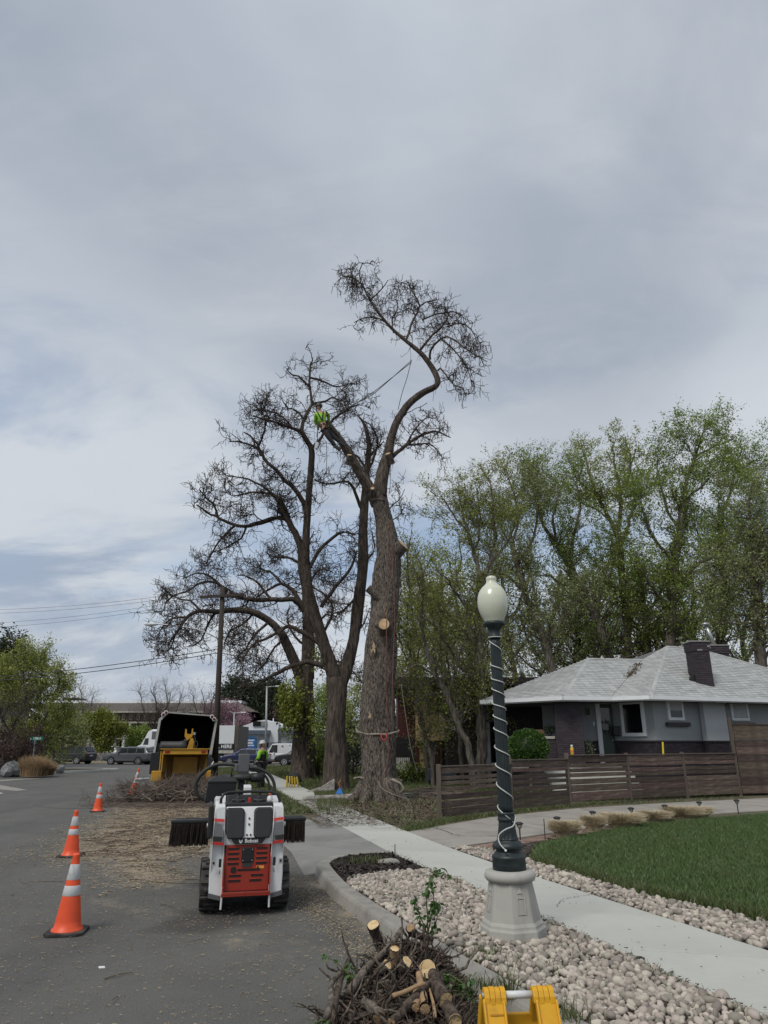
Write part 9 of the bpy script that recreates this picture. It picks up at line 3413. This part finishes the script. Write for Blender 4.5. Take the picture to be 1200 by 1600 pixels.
# ropes
M['rope_dark']=mat('dark_climbing_rope',(0.06,0.06,0.06),0.8)
M['rope_red']=mat('red_brown_rope',(0.16,0.07,0.05),0.85,0.3,20)
M['rope_pale']=mat('pale_rope',(0.25,0.22,0.18),0.85,0.3,20)
def rope_thing(label,pts,r_,m,nm='rope'):
 o0=Vector(pts[0])
 q=resample([tuple(Vector(p_)-o0) for p_ in pts],10*len(pts))
 return tag(MB().tube([tuple(v) for v in q],r_,6).build(nm,M[m],smooth=True,loc=o0),label,'rope')
rope_thing('upper dark climbing line from the climber to the top limb fork',[P(552,632,22.8),P(580,618,23.1),P(605,597,23.5),P(643,563,24.1)],0.015,'rope_dark')
rope_thing('lower dark climbing line from the climber to the top limb fork',[P(512,648,22.6),P(545,636,22.8),P(580,615,23.1),P(610,592,23.5),P(643,566,24.1)],0.015,'rope_dark')
rope_thing('thin rope hanging from the top fork to the branches below',[P(643,562,24.1),P(636,590,24.0),P(628,615,23.9),P(622,640,23.9)],0.013,'rope_dark')
rope_thing('thin line trailing from the climber down the cut limb',[P(515,655,22.5),P(525,672,22.5),P(535,688,22.5),P(541,702,22.5)],0.009,'rope_dark')
rope_thing('thin rope hanging straight below the climber',[P(510,690,22.4),P(510.5,715,22.4),P(510,742,22.4)],0.010,'rope_dark')
rope_thing('pale rope from the cut stub up to the left limb',[P(581,761,22.9),P(572,745,22.7),P(566,738,22.6)],0.013,'rope_pale')
rope_thing('long reddish rope hanging down the front of the big trunk',[P(606,815,22.95),P(606,900,22.8),P(604,980,22.72),P(603,1060,22.68),P(606,1145,22.72),P(607,1180,22.7),P(602,1205,22.7),P(594,1218,22.66)],0.013,'rope_red')
rope_thing('second reddish rope hanging down the right of the big trunk',[P(611,812,23.0),P(614,900,22.9),P(617,960,22.9),P(614,1040,22.85),P(612,1130,22.8)],0.012,'rope_red')
rope_thing('long pale line slanting down right of the big trunk to the grass',[P(627,1070,23.6),P(634,1120,23.9),P(642,1170,24.2),P(652,1208,24.5)],0.014,'rope_pale')
rope_thing('thin rope hanging beside the forked limb',[P(610,722,23.2),P(610,745,23.2),P(609,772,23.2)],0.010,'rope_dark')
def band(label,py,rpx,m,tilt=0.0,r_=0.028,sag=0.0,wob=0.0):
 pts=[]
 Yc=23.8
 c=P(590.5,py,Yc)
 rr4=rpx*(Yc/ray(590,py).y)/FOC
 for i in range(41):
  a_=2*math.pi*i/40
  pts.append((math.cos(a_)*rr4,math.sin(a_)*rr4,tilt*math.cos(a_)-sag*max(0,-math.sin(a_))+wob*math.sin(a_*7)))
 return tag(MB().tube(pts,r_,7).build('rope_band',M[m],smooth=True,loc=c),label,'rope')
band('pale rigging rope tied round the big trunk at head height',1141,32.5,'rope_pale',0.0,0.03,0.14,0.01)
sh_=P(600,1152,22.75)
tag(MB().tube([(-.08,0,.12),(-.09,0,-.02),(0,-.02,-.10),(.09,0,-.02),(.08,0,.12)],0.024,8).build('shackle',mat('red_shackle',(0.35,0.03,0.03),0.5),smooth=True,loc=sh_),'red metal shackle hanging on the pale rope round the big trunk','shackle')
band('thick grey rigging rope round the base of the big trunk',1218,37.0,'rope_pale',-0.04,0.024,-0.06,0.02)
band('thin pale line tied round the trunk just under the fork',782,11.2,'rope_pale',0.0,0.012,0.03)
rb=P(625,1226,22.7)
tag(MB().tube([(-.25,0,.15),(0,-.05,.05),(.12,-.05,-.1),(.02,-.05,-.22)],.035,8).build('rope_tail',M['rope_pale'],smooth=True,loc=rb),'knotted pale rope tail at the right of the trunk base','rope')
rope_thing('thin pale cord trailing over the roots at the trunk base',[P(590,1220,22.6),P(597,1232,22.5),P(612,1240,22.4),P(622,1244,22.4),P(640,1250,22.6)],0.012,'rope_pale','cord')
# odds and ends near the trunks
bb_=G(531,1246,0.1)
bag=thing('blue_bag','small bright blue bag lying by the second trunk','bag',(bb_.x,bb_.y,0.1))
MB().loft([[(-.16,-.1,0),(.16,-.1,0),(.14,.12,0),(-.14,.1,0)],[(-.14,-.09,.12),(.13,-.08,.1),(.12,.08,.12),(-.12,.08,.1)],[(-.03,-.03,.30),(.05,-.02,.26),(.04,.03,.27),(-.03,.03,.3)]]).build('sack',mat('bright_blue_plastic',(0.02,0.16,0.50),0.5,0.2,10),bag,bevel=.02)
MB().tube([(0,0,.28),(-.06,0,.45),(.02,0,.55)],.012,6).build('tie',mat('orange_tie',(0.5,0.2,0.03),0.6),bag)
cs=G(459,1231,0.1)
saw=thing('climbing_kit','coiled black and yellow rope kit leaning on the third trunk','rope kit',(cs.x,cs.y,0.1))
mb=MB()
mb2_=MB()
for i in range(5):
 pts=[(math.cos(a_)*(.26-.02*i)*(1+.12*math.sin(3*a_+i))+.02*i,-.04*i,.30+math.sin(a_)*(.27-.03*i)) for a_ in np.linspace(-0.3,3.6+.2*i,22)]
 mb.tube(pts,.03,6)
 pts=[(-.28+.10*i+rnd.uniform(-.03,.03),-.15,.45),(-.26+.11*i,-.22,.2),(-.24+.10*i+rnd.uniform(-.08,.08),-.18,.02)]
 mb2_.tube([tuple(v) for v in resample(pts,10)],.035,6)
mb.build('black_coil',M['hose'],saw,smooth=True)
mb2_.build('yellow_rope',mat('yellow_rope',(0.52,0.36,0.04),0.7,0.2,15),saw,smooth=True)
lg=G(520,1256,0.1)
lgm=bark_mat('silver_log_bark',(0.12,0.11,0.10),(0.36,0.34,0.31),1,9,0.6,0.02)
fl=thing('fallen_log','pale grey fallen log lying left of the big trunk base','log',(lg.x,23.4,0.14))
q=resample([(-1.0,-.1,0.03),(-.4,0,.05),(.3,.05,.06),(.95,.0,.1)],14)
MB().tube([tuple(v) for v in q],[.07+.05*i/13 for i in range(14)],12).build('bark',lgm,fl,smooth=True)
tag(MB().loft([[(-.9,.2,0),(.3,.3,0),(.35,-.2,0),(-.6,-.25,0)],[(-.2,.2,.2),(.3,.25,.5),(.35,-.1,.5),(-.1,-.1,.22)]]).build('root_slab',lgm,loc=(G(506,1241,.1).x,27.4,0.1),bevel=.04),'pale slanting root flare at the left foot of the second trunk','root')
q2=G(642,1240,0.1)
tag(MB().box((0,0,.06),(3.4,.14,.12),(0,0,R(3))).build('garden_edging',M['conc_cap'],loc=(G(668,1238,.1).x-.3,25.4,0.1),bevel=.02),'low pale stone garden edging on the grass behind the fence end','edging')
# cut sticks lying right of the trunk
stx=[]
for i in range(70):
 a_=rnd.gauss(0.1,.35)
 b=G(648+rnd.uniform(-22,42),1243+rnd.uniform(-5,8),.12)
 L2_=rnd.uniform(.5,1.5)
 p0=Vector((b.x,b.y,rnd.uniform(.12,.3)))
 stx.append([tuple(p0),tuple(p0+Vector((math.cos(a_)*L2_*.5,math.sin(a_)*L2_*.3,rnd.uniform(-.05,.08)))),tuple(p0+Vector((math.cos(a_)*L2_,math.sin(a_)*L2_*.6,rnd.uniform(-.1,.12))))])
st3=np.array(stx)
st3[:,:,2]=np.maximum(st3[:,:,2],.12)
V,Fq=tubes_np(densify(st3,6),np.tile(np.linspace(.016,.008,6),(70,1)),5)
o=np_obj('cut_sticks',V,Fq,M['brush'])
tag(o,'thin cut sticks scattered between the big trunk and the fence',kind='stuff')
# leaf and paper scraps on the asphalt
sp0=G(159,1513,0)
tag(MB().box((0,0,.006),(.05,.03,.012),(0.2,.1,.6)).build('scrap',M['fascia'],bevel=.004,loc=sp0),'small pale scrap lying on the asphalt near the bottom left','scrap')
for (a,b,lab) in (((163,1529),(208,1519),'thin dark twig on the asphalt near the bottom left'),((250,1412),(272,1417),'short dark twig on the asphalt left of the loader track'),((480,1418),(545,1452),'pale thin stick on the asphalt by the kerb right of the loader')):
 p0,p1=G(*a,.012),G(*b,.012)
 tag(MB().tube([(0,0,0),tuple((p1-p0)*.5+Vector((0,.02,.004))),tuple(p1-p0)],[.006,.005,.003],6).build('fallen_twig',M['twig'],loc=p0),lab,'twig')
